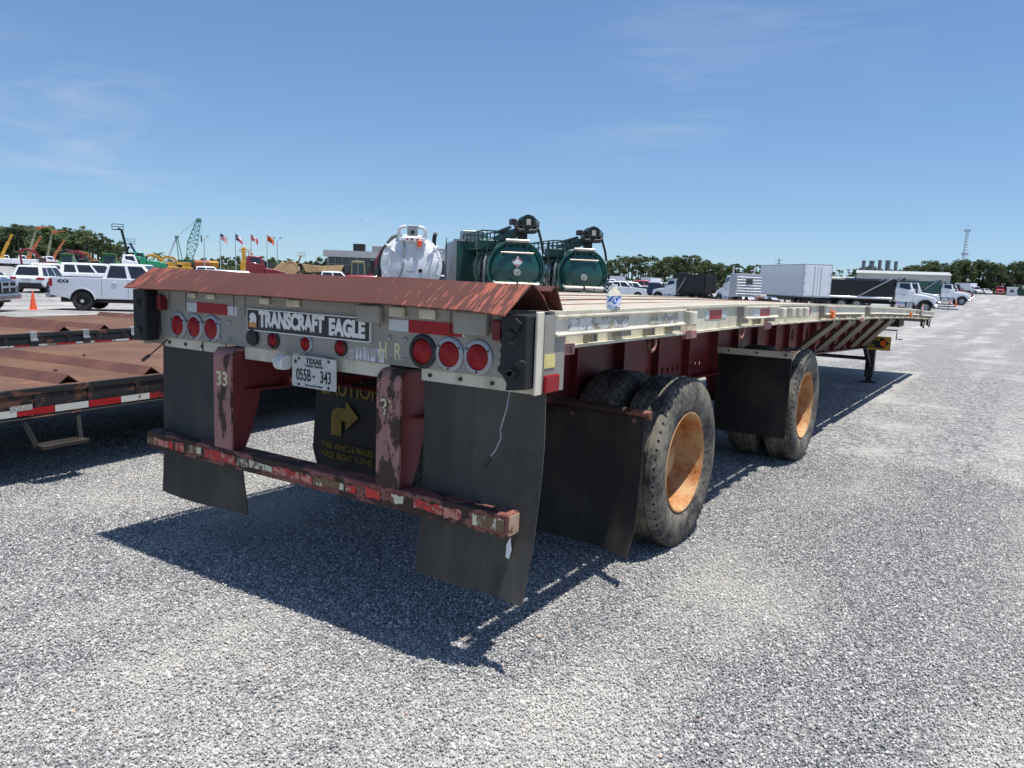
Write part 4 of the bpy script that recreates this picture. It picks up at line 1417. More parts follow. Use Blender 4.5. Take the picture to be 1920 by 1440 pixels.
def suv(label, color, loc, rz, sc=1.0, length=4.55, H=1.69, W=1.85, group=None, name='suv', roof_taper=.36):
    t = thing(name, label, 'car' if name != 'suv' else 'suv', loc, rz, group)
    t.scale = (sc,) * 3
    c = M[color]
    h = length / 2
    belt = H * .58
    prof = [(-h, .5), (-h - .03, .9), (-h + .06, belt), (h * .42, belt), (h * .8, belt * .93), (h - .05, belt * .8), (h, .6), (h - .06, .42)]
    fx, rx = h * .66, -h * .62
    body_shell(t, W, prof, (fx, rx), (.40, .34), c, .34, bev=.08)
    MB().box(-h + .3, h - .3, -W * .36, W * .36, .24, .8).build('underbody', M['trim'], t)
    cabin(t, W * .94, -h + .05, h * .44, belt - .02, -h + roof_taper, h * .1, H - .03, W * .72, c, ((.07, .27), (.31, .58), (.62, .9)), v=(.12, .82))
    for s in (1, -1):
        for x in (fx, rx):
            wheel(t, x, s * W / 2, .34, .22)
        MB().box(h - .38, h - .02, s * W * .33, s * W * .497, belt * .68, belt * .82).build('headlight', M['head'], t, bevel=.02)
        MB().box(-h - .034, -h + .28, s * W * .3, s * (W / 2 + .006), belt * .8, belt * .97).build('taillight', M['tail'], t, bevel=.03)
        MB().box(h * .32, h * .32 + .16, s * W / 2, s * (W / 2 + .2), belt, belt + .16).build('wing_mirror', c, t, bevel=.03)
        MB().box(-h * .7, h * .75, s * W * .48, s * (W / 2 + .012), .3, .4).build('sill_trim', M['trim'], t)
    MB().box(-h - .06, -h + .1, -W * .46, W * .46, .34, .62).build('rear_bumper', M['trim'], t, bevel=.04)
    MB().box(-h - .045, -h - .02, -.27, .27, .74, .87).build('number_plate', M['alloy'], t)
    MB().box(h - .1, h + .02, -W * .3, W * .3, .5, belt * .66).build('grille', M['trim'], t, bevel=.02)
    return t

def truck_cab(t, color, x0, bon=1.9, W=2.3, H=2.7, chrome=True, fend=None, sleeper=0):
    """conventional cab: back wall at x0, bonnet forward of it; returns front axle x"""
    c = M[color]
    L0 = 1.55
    MB().prism([(x0, .95), (x0, H - .45), (x0 + L0, H - .75), (x0 + L0, .95)], 'y', -W / 2, W / 2).build('cab_body', c, t, bevel=.05, shade=40)
    cabin(t, W * .98, x0, x0 + L0 + .05, H - .98, x0 + .1, x0 + L0 - .3, H, W * .86, c, ((.2, .86),), 'cab_roof')
    xb = x0 + L0 + .001
    prof = [(xb, .95), (xb, H - 1.0), (xb + bon * .55, H - 1.12), (xb + bon * .95, H - 1.32), (xb + bon, 1.1), (xb + bon - .1, .62)]
    fx = xb + bon * .52
    body_shell(t, W * .92, prof, (fx,), (.62, .53), c, .62, 'bonnet', bev=.12, seg=3)
    for s in (1, -1):
        m = MB()
        pts = [(fx + .68 * math.cos(a), .53 + .68 * math.sin(a)) for a in np.linspace(.15, PI - .05, 12)]
        pin = [(fx + .57 * math.cos(a), .53 + .57 * math.sin(a)) for a in np.linspace(PI - .05, .15, 12)]
        m.prism(pts + pin, 'y', s * W * .33, s * W * .515)
        m.build('fender', M[fend] if fend else M['trim'], t)
        wheel(t, fx, s * W * .5, .52, .28, 'alloy', .1)
        MB().box(xb + bon - .28, xb + bon - .01, s * W * .3, s * W * .455, 1.0, 1.2).build('headlight', M['head'], t, bevel=.03)
        MB().box(xb + .05, xb + .17, s * (W / 2 + .12), s * (W / 2 + .3), H - 1.0, H - .45).build('wing_mirror', M['trim'], t, bevel=.02)
        MB().bar((xb + .1, s * W / 2, H - .7), (xb + .1, s * (W / 2 + .14), H - .7), .04, .04).build('mirror_arm', M['trim'], t)
        MB().lathe([(-.02, .0005), (-.02, .3), (-.75, .3), (-.75, .0005)], (x0 + .9, s * (W / 2 - .3), .72), 'x', 20).build('fuel_tank', M['chrome'], t, shade=40)
        MB().box(x0 + 1.0, x0 + 1.5, s * (W / 2 - .35), s * (W / 2 - .02), .45, .93).build('cab_step', M['alloy'], t)
        MB().box(x0 + .62, x0 + .8, s * W / 2, s * (W / 2 + .02), 1.55, 1.6).build('door_handle', M['trim'], t)
    MB().box(xb + bon - .02, xb + bon + .05, -W * .26, W * .26, .95, H - 1.38).build('grille', M['chrome'] if chrome else M['trim'], t, bevel=.03)
    MB().box(xb + bon - .12, xb + bon + .14, -W * .47, W * .47, .5, .78).build('front_bumper', M['chrome'] if chrome else c, t, bevel=.05)
    MB().box(-4.2 if x0 > -2 else x0 - 4, xb + bon - .2, -.45, .45, .68, .92).build('chassis', M['trim'], t)
    return fx

def dump_truck(label, cabc, bedc, loc, rz, sc=1.0, axles=3, bed_len=6.0, fend=None, group=None, tarp=True, bedh=1.45):
    t = thing('dump_truck', label, 'dump truck', loc, rz, group)
    t.scale = (sc,) * 3
    x0 = 1.6
    truck_cab(t, cabc, x0, fend=fend)
    xa, xb_ = x0 - .25, x0 - .25 - bed_len
    z0, z1 = 1.22, 1.22 + bedh
    W = 2.45
    MB().prism([(xb_, z0), (xb_ - .35, z1 + .05), (xa + .05, z1), (xa, z0)], 'y', -W / 2, W / 2).build('dump_body', M[bedc], t, bevel=.03)
    b = MB()
    for s in (1, -1):
        b.box(xb_ - .3, xa + .05, s * (W / 2 - .02), s * (W / 2 + .06), z1 - .1, z1 + .03)
        b.box(xb_ - .25, xb_ + .02, s * (W / 2 - .01), s * (W / 2 + .07), z0 + .05, z1 - .1)
    b.build('body_rim', M[bedc], t)
    for i in range(3):
        y0 = -W / 2 + .1 + i * .77
        MB().box(xb_ - .36, xb_ - .12, y0, y0 + .7, z0 + .35, z1 - .15).build('tailgate_panel', M[bedc], t, bevel=.03)
    for s in (1, -1):
        MB().cyl((xb_ + .3, s * (W / 2 + .02), z0 - .02), (xa - .02, s * (W / 2 + .02), z0 - .02), .1, 14).build('side_tube', M['car_white'] if tarp else M['trim'], t, shade=50)
        if tarp:
            MB().bar((xb_ + bed_len * .52, s * (W / 2 + .12), z0), (xa - .1, s * (W / 2 + .1), z1 + .3), .1, .08).build('tarp_arm', M['alloy'], t)
        for k in range(axles):
            wheel(t, xb_ + .75 + k * 1.3, s * 1.2, .52, .28, 'alloy', .1)
            wheel(t, xb_ + .75 + k * 1.3, s * .88, .52, .26, 'alloy', .1)
        MB().box(xb_ + .05, xb_ + .07, s * .55, s * 1.2, .35, 1.15).build('mud_flap', M['trim'], t)
    MB().cyl((xa + .1, -1.0, z1 + .12), (xa + .1, 1.0, z1 + .12), .12, 12).build('tarp_roller', M['trim'], t)
    MB().box(xa - .1, xa + 1.5, -W / 2, W / 2, z1 + .03, z1 + .08).build('cab_shield', M[bedc], t)
    MB().box(xb_ + .1, xa, -.45, .45, .75, 1.2).build('subframe', M['trim'], t)
    return t

def box_truck(label, loc, rz, sc=1.0, length=8.5, H=3.75, trailer=False, color='car_white', group=None):
    t = thing('box_trailer' if trailer else 'box_truck', label, 'box trailer' if trailer else 'box truck', loc, rz, group)
    t.scale = (sc,) * 3
    W = 2.55
    a, b = (-length / 2, length / 2) if trailer else (-length + 1.4, 1.4)
    MB().box(a, b, -W / 2, W / 2, 1.15, H).build('cargo_box', M[color], t, bevel=.03)
    m = MB()
    for s in (1, -1):
        for z in (1.15, H - .06):
            m.box(a - .012, b, s * (W / 2 - .02), s * (W / 2 + .014), z, z + .08)
        for x in (a, b - .08):
            m.box(x - .012, x + .08, s * (W / 2 - .02), s * (W / 2 + .014), 1.23, H - .06)
    for z in (1.15, H - .06):
        m.box(a - .014, a + .02, -W / 2 + .03, W / 2 - .03, z, z + .08)
    m.build('box_trim', M['alloy'], t)
    for s in (1, -1):
        d = MB().box(a - .035, a - .005, .02 * s, s * 1.2, 1.3, H - .12).build('rear_door', M[color], t, bevel=.01)
        MB().cyl((a - .05, s * .3, 1.25), (a - .05, s * .3, H - .1), .02, 8).build('lock_rod', M['alloy'], d)
        for z in (1.6, 2.4, 3.2):
            MB().box(a - .05, a - .03, s * 1.02, s * 1.22, z, z + .06).build('hinge', M['alloy'], d)
        for x in ((a + .9, a + 2.1) if trailer else (a + 1.6,)):
            wheel(t, x, s * 1.22, .5, .28, 'alloy', .1)
            wheel(t, x, s * .9, .5, .26, 'alloy', .1)
        MB().box(a + .15, a + .17, s * .6, s * 1.2, .3, 1.0).build('mud_flap', M['trim'], t)
    MB().box(a + .1, b - .2, -.5, .5, .75, 1.148).build('chassis', M['trim'], t)
    MB().bar((a + .05, -1.1, .55), (a + .05, 1.1, .55), .1, .1).build('rear_bar', M['trim'], t)
    if not trailer:
        truck_cab(t, color, 1.6, bon=1.3, H=2.5)
    else:
        for s in (1, -1):
            MB().box(b - 2.2, b - 2.05, s * .6, s * .72, 0, 1.15).build('landing_leg', M['trim'], t)
    return t


# ------------------------------------------------------------------ vehicles on the left
pickup('pearl white four wheel drive pickup standing beyond the low trailers, side on', 'car_silver', (-28.38, 16.21, -0.37), 0.7470, mark='4X4', ext=True, rimm='trim')
for s in (-1.005,):
    MB().cyl((-1.72, s, .4), (-1.72, s - .012, .4), .07, 16).cyl((1.92, s, .4), (1.92, s - .012, .4), .07, 16).build('hub_cap', M['chrome'], bpy.data.objects['pickup_truck'])
suv('white suv seen from behind, beside the orange cone', 'car_white', (-49.42, 22.82, -0.42), 2.2702)
suv('long white suv with dark cargo windows hidden behind the pearl pickup', 'car_white', (-56.74, 30.70, -0.42), 1.0963, length=5.9, H=1.9, W=2.0, roof_taper=.2)
suv('white hatchback whose roof shows between the two white suvs', 'car_white', (-66.05, 31.84, -0.42), 1.2818, length=4.3, H=1.75)
suv('white saloon car cut off by the left edge of the photo', 'car_white', (-56.54, 22.38, -0.42), 0.7537, length=4.8, H=1.45, name='saloon_car', roof_taper=.9)
RAM = pickup('slate blue pickup with a chrome cross grille at the left edge', 'car_navy', (-30.96, 9.57, -0.36), 0.7715)
m = MB()
m.box(2.865, 2.9, -.05, .05, .74, 1.12).box(2.865, 2.9, -.62, .62, .9, .97)
m.box(2.865, 2.89, -.62, -.55, .74, 1.12).box(2.865, 2.89, .55, .62, .74, 1.12).box(2.865, 2.89, -.62, .62, 1.1, 1.15)
m.build('grille_bars', M['chrome'], RAM, bevel=.01)

M['cone'] = paint('cone_orange', lin(226, 84, 50), .55, 0, .1, 6, lin(120, 60, 46), .25)
def cone(label, loc, h=.72, bands=False, group=None):
    t = thing('traffic_cone', label, 'traffic cone', loc, rnd.uniform(0, 1.5), group)
    MB().box(-.19, .19, -.19, .19, 0, .03).build('cone_base', M['cone'], t, bevel=.01)
    MB().lathe([(.031, .135), (.06, .125), (h - .01, .026), (h, .02), (h, .0005)], (0, 0, 0), 'z', 24).build('cone_body', M['cone'], t, shade=50)
    if bands:
        for a, b in ((.34, .46), (.54, .62)):
            r = lambda z: .125 + (.026 - .125) * (z - .06) / (h - .07) + .003
            MB().lathe([(a * h / .72, r(a * h / .72)), (b * h / .72, r(b * h / .72))], (0, 0, 0), 'z', 24).build('white_band', M['white'], t, shade=50)
    return t
cone('plain orange cone standing behind the low trailers', (-30.26, 13.04, -0.38), .74)

# ------------------------------------------------------------------ vacuum trucks behind the flatbed
M['tank_white'] = paint('tank_white', lin(226, 228, 230), .38, 0, .04, 2, lin(150, 140, 128), .35, 2.2)
M['tank_green'] = paint('tank_green', lin(14, 74, 66), .3, .1, .12, 2, lin(30, 60, 56), .3, 2, coat=.5)
M['green_frame'] = paint('green_frame', lin(20, 66, 58), .45, .1, .15, 3)
M['steel'] = paint('bright_steel', lin(196, 190, 176), .4, .5, .08, 6, lin(120, 104, 84), .3)
M['hose'] = paint('black_hose', lin(22, 22, 24), .5, 0, .15)
M['cabinet'] = paint('cabinet_steel', lin(150, 154, 156), .45, .4, .12, 2, lin(110, 100, 90), .3)

def vac_truck(label, loc, rz, tank, r, zc, ln):
    """x points to the front of the truck; the rear door faces -x"""
    t = thing('vacuum_truck', label, 'tank truck', loc, rz)
    c = M[tank]
    prof = [(0.0, .001), (.02, r * .35), (.07, r * .65), (.15, r * .87), (.25, r * .985), (.27, r + .035), (.34, r + .035), (.35, r), (ln - .3, r), (ln - .12, r * .88), (ln, r * .4), (ln + .02, .001)]
    MB().lathe(prof, (0, 0, zc), 'x', 56).build('tank', c, t, shade=30)
    for i in range(4):
        x = .9 + i * (ln - 1.6) / 3
        MB().lathe([(x, r + .001), (x - .001, r + .03), (x + .07, r + .03), (x + .071, r + .001)], (0, 0, zc), 'x', 48).build('tank_band', M['steel'] if tank != 'tank_white' else c, t, shade=30)
    MB().box(-.25, ln + 4.2, -.45, .45, .75, 1.0).build('chassis', M['trim'], t)
    for x in (.9, 2.2):
        for s in (1, -1):
            wheel(t, x, s * 1.22, .52, .28, 'alloy', .1)
            wheel(t, x, s * .9, .52, .26, 'alloy', .1)
    MB().bar((-.2, -1.15, .6), (-.2, 1.15, .6), .12, .15).build('rear_bar', M['trim'], t)
    return t

VW = vac_truck('white vacuum tank truck with an orange lamp box on its domed rear door', (-14.21, 17.28, -0.15), 2.3163, 'tank_white', .98, 1.85, 4.6)
truck_cab(VW, 'car_white', 5.0)
# door hardware of the white tank
def stay(parent, a, b, w=.07, name='door_stay', mm='tank_white'):
    MB().bar(a, b, w, w * .7).build(name, M[mm], parent)
for s in (1, -1):
    stay(VW, (.28, s * .86, 2.5), (.02, s * .55, 2.22))
    stay(VW, (.1, s * .72, 2.36), (-.08, s * .7, 2.46), .05)
    MB().cyl((.12, s * .4, 2.74), (-.04, s * .4, 2.74), .085, 16).build('work_lamp', M['chrome'], VW, shade=40)
    MB().tube([(.5, s * .32, 2.7), (.3, s * .42, 2.86), (.18, s * .42, 2.98), (.12, s * .33, 3.06), (.1, s * .2, 3.08)], .06, 10).build('vapour_pipe', M['tank_white'], VW, shade=60)
    for a in (-.6, .6):
        stay(VW, (.16, s * .93, 1.85 + a * .5), (-.02, s * .84, 1.85 + a * .45), .06, 'door_clamp')
MB().box(-.06, .06, -.17, .17, 2.78, 3.12).build('sign_board', M['cabinet'], VW, bevel=.01)
MB().cyl((-.03, 0, 2.9), (-.1, 0, 2.9), .06, 14).build('camera_lamp', M['trim'], VW, shade=40)
MB().box(-.06, .1, -.42, .42, 2.62, 2.72).build('light_bar', M['tank_white'], VW, bevel=.01)
for y in (-.17, 0, .17):
    MB().cyl((-.062, y, 2.67), (-.08, y, 2.67), .035, 12).build('small_red_lamp', M['tail'], VW)
MB().box(-.12, -.02, -.3, -.16, 2.44, 2.64).build('orange_lamp_box', paint('orange_lamp', lin(240, 90, 24), .4), VW, bevel=.01)
MB().box(-.04, -.02, .22, .3, 2.05, 2.62).build('door_strut', M['cabinet'], VW)
MB().tube([(-.03, .26, 2.1), (.0, .3, 1.9), (-.02, .42, 1.6), (-.01, .36, 1.3), (.02, .4, 1.1)], .012, 6).build('cable', M['hose'], VW)
MB().cyl((.06, -.28, 1.66), (-.02, -.28, 1.66), .065, 16).build('sight_glass', M['trim'], VW)
MB().box(-.02, .06, -.24, .24, 1.05, 1.3).build('outlet_frame', M['trim'], VW)
MB().cyl((.04, 0, 1.15), (-.12, 0, 1.15), .1, 16).build('outlet_valve', M['tank_white'], VW, shade=40)
lettering('DANGER', .07, M['tail'], VW, (-.035 + .03, .05, 1.62), (R(90), 0, R(-90)), sx=.9)
MB().tube([(.9, .35, 2.85), (.75, .62, 2.72), (.6, .9, 2.35), (.5, 1.06, 1.9), (.5, 1.05, 1.4), (.55, .98, 1.0)], .075, 12).build('suction_hose', M['hose'], VW, shade=60)
MB().tube([(.4, -.72, 2.3), (.4, -.74, 2.75), (.4, -.76, 2.85), (.36, -.78, 2.9)], .07, 12).build('exhaust_stack', M['hose'], VW, shade=60)
stay(VW, (.2, -.6, 2.3), (.2, -1.0, 2.32), .04, 'side_arm')

def green_vac(label, loc, rz, diamond):
    t = vac_truck(label, loc, rz, 'tank_green', .98, 1.72, 4.4)
    truck_cab(t, 'car_green', 5.6, fend='trim')
    MB().lathe([(.16, .96), (.1, .99), (.1, 1.05), (.2, 1.06), (.2, .99)], (0, 0, 1.72), 'x', 48).build('door_ring', M['tank_green'], t, shade=40)
    MB().cyl((.04, -.6, 2.3), (.0, .6, 2.3), .035, 10).build('door_bar', M['steel'], t, shade=40)
    for s in (1, -1):
        MB().cyl((-.06, s * .04, 1.18), (-.06, s * .8, 1.18), .105, 18).build('bumper_tube', M['steel'], t, shade=40)
        MB().lathe([(-.005, .108), (.02, .108)], (-.06, s * .42, 1.18), 'y', 18).build('tube_band', M['trim'], t)
        stay(t, (.05, s * .4, 2.0), (.2, s * .52, 2.55), .05, 'door_arm', 'green_frame')
        stay(t, (.1, s * .8, 1.3), (-.04, s * .8, 1.18), .08, 'tube_bracket', 'green_frame')
        MB().box(-.02, .0, s * .5, s * .62, .88, 1.02).build('reflector', M['tape_red'], t)
    MB().cyl((.04, 0, 1.63), (-.06, 0, 1.63), .13, 20).build('manway_boss', M['steel'], t, shade=40)
    MB().cyl((-.06, 0, 1.63), (-.11, 0, 1.63), .05, 12).build('manway_bolt', M['cabinet'], t, shade=40)
    MB().cyl((.05, 0, .98), (-.1, 0, .98), .12, 18).build('outlet_valve', M['cabinet'], t, shade=40)
    if diamond:
        d = MB().prism([(0, 1.79), (.2, 1.99), (0, 2.19), (-.2, 1.99)], 'x', -.035, -.03, fn=lambda q: q).build('hazard_placard', M['white'], t)
        dr = paint('placard_red', lin(196, 84, 92), .5, 0, .1)
        MB().prism([(0, 1.815), (.085, 1.9), (-.085, 1.9)], 'x', -.038, -.0352).build('placard_mark', dr, d)
        MB().prism([(.02, 2.165), (.175, 2.01), (.175, 1.97), (.11, 2.03), (.02, 2.1)], 'x', -.038, -.0352).build('placard_mark', M['trim'], d)
        MB().prism([(-.02, 2.165), (-.175, 2.01), (-.175, 1.97), (-.11, 2.03), (-.02, 2.1)], 'x', -.038, -.0352).build('placard_mark', dr, d)
    # top frame, rails, boom and reel
    z0 = 2.62
    MB().box(.1, .9, -.42, .42, 2.58, 2.66).build('top_bracket', M['green_frame'], t)
    MB().cyl((.05, -.42, 2.72), (.05, .42, 2.72), .06, 12).build('hinge_tube', M['steel'], t, shade=40)
    for i in range(4):
        stay(t, (.12, -.36 + .24 * i, 2.64), (.14, -.36 + .24 * i, 2.3), .06, 'hinge_lug', 'green_frame')
    m = MB()
    for y in (.55, 1.15):
        m.bar((.6, y, 3.05), (4.4, y, 3.05), .045, .045)
        m.bar((.6, y, 2.82), (4.4, y, 2.82), .035, .035)
        for k in range(6):
            x = .6 + k * .76
            m.bar((x, y, 2.45), (x, y, 3.05), .04, .04)
    for x in (.6, 4.4):
        m.bar((x, .55, 3.05), (x, 1.15, 3.05), .045, .045)
        m.bar((x, .55, 2.82), (x, 1.15, 2.82), .035, .035)
    m.build('walkway_rail', M['green_frame'], t)
    MB().box(.6, 4.4, .5, 1.2, 2.42, 2.46).build('walkway', M['green_frame'], t)
    m = MB()
    for y in (1.0, 1.35):
        m.bar((.45, y, .9), (.45, y, 3.0), .04, .04)
    for k in range(7):
        m.bar((.45, 1.0, 1.05 + .3 * k), (.45, 1.35, 1.05 + .3 * k), .035, .035)
    m.build('ladder', M['green_frame'], t)
    MB().bar((3.6, 0, 2.85), (.55, -.32, 3.12), .26, .3).build('boom', M['green_frame'], t, bevel=.02)
    MB().bar((.65, -.32, 2.6), (.65, -.32, 3.1), .3, .3).build('boom_post', M['trim'], t, bevel=.02)
    MB().cyl((.9, -.42, 3.4), (.3, -.42, 3.4), .24, 20).build('hose_reel', M['green_frame'], t, shade=40)
    MB().lathe([(.27, .17), (.27, .26), (.31, .26), (.31, .17)], (0, -.42, 3.4), 'x', 24, closed=True).build('reel_flange', M['hose'], t, shade=40)
    MB().box(.25, .9, -.75, -.05, 3.02, 3.16).build('reel_base', M['trim'], t, bevel=.02)
    MB().box(.3, .8, -.0, .16, 3.3, 3.5).build('valve_block', M['hose'], t, bevel=.02)
    m = MB()
    for k in range(6):
        m.bar((.5 + .12 * k, -.1 - .06 * k, 3.2), (.5 + .12 * k, -.1 - .06 * k, 3.42 + .05 * (k % 3)), .07, .07)
    m.bar((.3, -.75, 3.2), (2.6, .1, 3.12), .12, .12).bar((.4, .2, 3.2), (2.4, .3, 3.08), .08, .08)
    m.build('boom_fittings', M['trim'], t)
    MB().box(.22, .28, -.5, -.34, 3.3, 3.5).build('reel_tag', M['steel'], t)
    for k in range(4):
        a = .12 * k
        MB().tube([(.4 + a, .05, 3.5), (.3 + a * .5, -.1, 3.3 - a), (.26, -.45, 3.08), (.3, -.72 - a * .3, 3.15), (.35, -.84, 3.4 - a), (.4 + a, -.6, 3.62)], .026, 8).build('hydraulic_hose', M['hose'], t, shade=60)
    MB().tube([(.5, -.85, 3.2), (.3, -.95, 2.7), (.28, -1.02, 2.3)], .05, 8).build('hydraulic_hose', M['hose'], t, shade=60)
    for k in range(3):
        MB().tube([(.3, -.98 - .02 * k, 1.9 - .3 * k), (.12, -1.12, 1.75 - .3 * k), (.14, -1.1, 1.55 - .3 * k), (.32, -1.0, 1.45 - .3 * k)], .025, 6).build('coiled_hose', M['hose'], t, shade=60)
    MB().tube([(.5, 1.0, 2.2), (.42, 1.08, 2.0), (.42, 1.1, 1.4), (.5, 1.02, 1.0)], .05, 10).build('side_pipe', M['cabinet'], t, shade=60)
    MB().tube([(.9, .98, 2.35), (.8, 1.1, 2.0), (.8, 1.12, 1.3), (.9, 1.0, .9)], .06, 10).build('suction_hose', M['hose'], t, shade=60)
    MB().box(1.0, 1.7, .5, 1.2, 2.47, 2.75).build('valve_box', M['green_frame'], t, bevel=.02)
    return t
VG1 = green_vac('dark green vacuum tank truck with a red and white hazard diamond on its rear door', (-12.31, 20.69, -0.18), 2.3937, True)
VG2 = green_vac('dark green vacuum tank truck parked right of the one with the hazard diamond', (-12.07, 25.19, -0.27), 2.3794, False)
for t_, dz in ((VW, .2), (VG1, .34), (VG2, .34)):       # tanks sit high on their chassis
    for ch in t_.children:
        if not ch.name.startswith(('tyre', 'chassis', 'rear_bar', 'cab', 'bonnet', 'fender', 'headlight', 'wing', 'mirror', 'fuel', 'door_handle', 'grille', 'front_bumper', 'side_window', 'windscreen')):
            ch.location.z += dz
# tall equipment body left of the green tankers
cb = thing('box_body_lorry', 'tall grey and green equipment body left of the green tank trucks', 'truck', (-15.37, 22.79, -0.27), 2.3375)
MB().box(0, 3.9, -.95, 1.05, .95, 3.25).build('cabinet', M['tank_green'], cb, bevel=.02)
MB().box(0.15, 3.8, 1.0505, 1.075, 1.0, 3.2).build('side_panel', M['cabinet'], cb)
m = MB()
for y in (-.95, 1.05):
    m.box(-.03, .05, y - .06, y + .06, .95, 3.28)
m.box(-.03, .05, -.88, .98, 3.2, 3.28).box(-.03, .05, -.88, .98, .95, 1.03)
m.build('corner_frame', M['cabinet'], cb)
for k in range(3):
    MB().box(.3 + k * 1.2, 1.4 + k * 1.2, 1.0755, 1.09, 1.1, 3.1).build('side_door', M['cabinet'], cb, bevel=.01)
MB().box(1.4, 2.4, -.3, .6, 3.26, 3.7).build('roof_unit', M['cabinet'], cb, bevel=.02)
for s in (1, -1):
    for x in (.9, 2.1):
        wheel(cb, x, s * 1.1, .52, .28, 'alloy', .1)
MB().box(.1, 5.2, -.5, .5, .6, .94).build('chassis', M['trim'], cb)
MB().bar((-.02, 1.4, .0), (-.02, 1.4, 3.3), .03, .03).build('whip_aerial', M['trim'], cb)

# ------------------------------------------------------------------ right hand rows
G1 = 'pickups and cars in the middle rows'
pickup('white crew cab pickup right behind the water bottle in the nearest row', 'car_white', (-35.33, 77.28, -0.42), 0.3418, group=G1)
pickup('dark blue pickup in the nearest row, between the white pickup and the tipper', 'car_blue', (-34.88, 86.03, -0.42), 0.3333, group=G1, cap=False)
rows = [
 ('suv', 1160, 112, 0, 'white suv showing behind the white crew cab roof', 'car_white'),
 ('suv', 1192, 118, 4, 'white crossover behind the bonnet of the white crew cab pickup', 'car_white'),
 ('pickup', 1228, 122, 2, 'white pickup behind the cab of the dark blue pickup', 'car_white'),
 ('pickup', 1256, 125, 0, 'white pickup behind the tail of the dark blue pickup', 'car_white'),
 ('suv', 1278, 119, 5, 'white suv just left of the black tipper body', 'car_white'),
 ('suv', 1212, 140, 3, 'dusty red car in the far row among white vans', 'car_pink'),
 ('suv', 1150, 150, 0, 'white van at the left end of the far row', 'car_white'),
 ('pickup', 1180, 158, 4, 'white pickup in the far row, second from the left', 'car_white'),
 ('suv', 1240, 156, 2, 'white suv in the far row right of the red car', 'car_white'),
 ('pickup', 1268, 160, 3, 'black pickup in the far row', 'trim'),
 ('suv', 1292, 165, 2, 'grey van at the right end of the far row', 'car_silver'),
]
for k, px_, dep_, ph, lab, colr in [('suv', None, 0, 0, '', '')][:0]:
    pass
SPOT = [((-46.71, 100.00, -0.42), 0.4505), ((-47.22, 106.90, -0.42), 0.4991), ((-46.42, 112.25, -0.42), 0.4406), ((-45.64, 116.38, -0.42), 0.3874), ((-41.82, 111.65, -0.42), 0.4605), ((-54.97, 128.37, -0.42), 0.4685), ((-64.41, 134.26, -0.42), 0.4571), ((-65.30, 143.33, -0.42), 0.5071), ((-59.11, 144.97, -0.42), 0.4328), ((-58.14, 150.42, -0.42), 0.4320), ((-57.80, 156.68, -0.42), 0.3991)]
for (k, px_, dep_, ph, lab, colr), (loc, hz) in zip(rows, SPOT):
    if k == 'pickup':
        pickup(lab, colr, loc, hz, group=G1)
    else:
        suv(lab, colr, loc, hz, group=G1, length=4.9, H=1.85 if 'van' not in lab else 2.2, W=1.95, name='van' if 'van at' in lab else 'suv')
for lab, loc, hz in (('white utility box body standing in the far row', (-75.08, 158.64, -0.42), 1.8467), ('white panel truck box behind the red car', (-72.62, 172.32, -0.42), 1.4548), ('white box body behind the tipper', (-67.22, 180.68, -0.42), 0.5400)):
    box_truck(lab, loc, hz, length=5, H=2.9, group='white box bodies behind the rows')

D1 = dump_truck('white cabbed tipper with a brown black body facing left behind the deck', 'car_white', 'black_body' if False else 'trim', (-25.79, 73.88, -0.42), 2.9072, sc=.86, axles=2, bed_len=3.4, tarp=False, bedh=2.1)
MB().bar((1.2, 1.35, 1.3), (.2, 1.32, 2.9), .1, .08).build('tarp_arm', M['alloy'], D1)

# bobtail tractor with a ribbed sleeper
def tractor_unit(label, loc, rz):
    t = thing('tractor_unit', label, 'truck', loc, rz)
    truck_cab(t, 'car_white', 1.4, H=2.8)
    MB().box(-.2, 1.39, -1.15, 1.15, 1.0, 3.0).build('sleeper', M['alloy'], t, bevel=.08, seg=2)
    for i in range(7):
        MB().cyl((-.205, -1.1, 1.25 + i * .24), (-.205, 1.1, 1.25 + i * .24), .035, 6).build('sleeper_rib', M['chrome'], t)
    MB().box(-.24, -.2, -.3, .3, 2.1, 2.55).build('sleeper_window', M['glass'], t)
    MB().box(-4.2, 1.4, -.42, .42, .72, .98).build('frame', M['trim'], t)
    MB().prism([(-2.8, 1.0), (-1.9, 1.12), (-1.4, 1.1), (-1.4, 1.0)], 'y', -.45, .45).build('fifth_wheel', M['cleat'], t)
    for s in (1, -1):
        for x in (-1.6, -2.9):
            wheel(t, x, s * 1.22, .52, .28, 'alloy', .1)
            wheel(t, x, s * .9, .52, .26, 'alloy', .1)
            m = MB()
            pts = [(x + .62 * math.cos(a), .52 + .62 * math.sin(a)) for a in np.linspace(.3, PI - .3, 10)]
            pin = [(x + .59 * math.cos(a), .52 + .59 * math.sin(a)) for a in np.linspace(PI - .3, .3, 10)]
            m.prism(pts + pin, 'y', s * .72, s * 1.25).build('half_fender', M['chrome'], t, shade=40)
        MB().box(-3.75, -3.73, s * .6, s * 1.2, .3, .95).build('mud_flap', M['white'], t)
        MB().tube([(1.2, s * .95, .9), (1.2, s * .95, 3.5), (1.15, s * .95, 3.65)], .07, 10).build('exhaust_stack', M['chrome'], t, shade=50)
    MB().box(-4.22, -4.15, -1.1, 1.1, .6, .9).build('tail_beam', M['trim'], t)
    return t
tractor_unit('road tractor without trailer showing its ribbed silver sleeper and bare fifth wheel', (-17.80, 65.84, -0.42), 2.2487)
box_truck('large plain white box trailer with closed rear doors beyond the deck', (-16.39, 75.21, -0.41), 2.2131, length=10.5, H=4.05, trailer=True, sc=1.0)

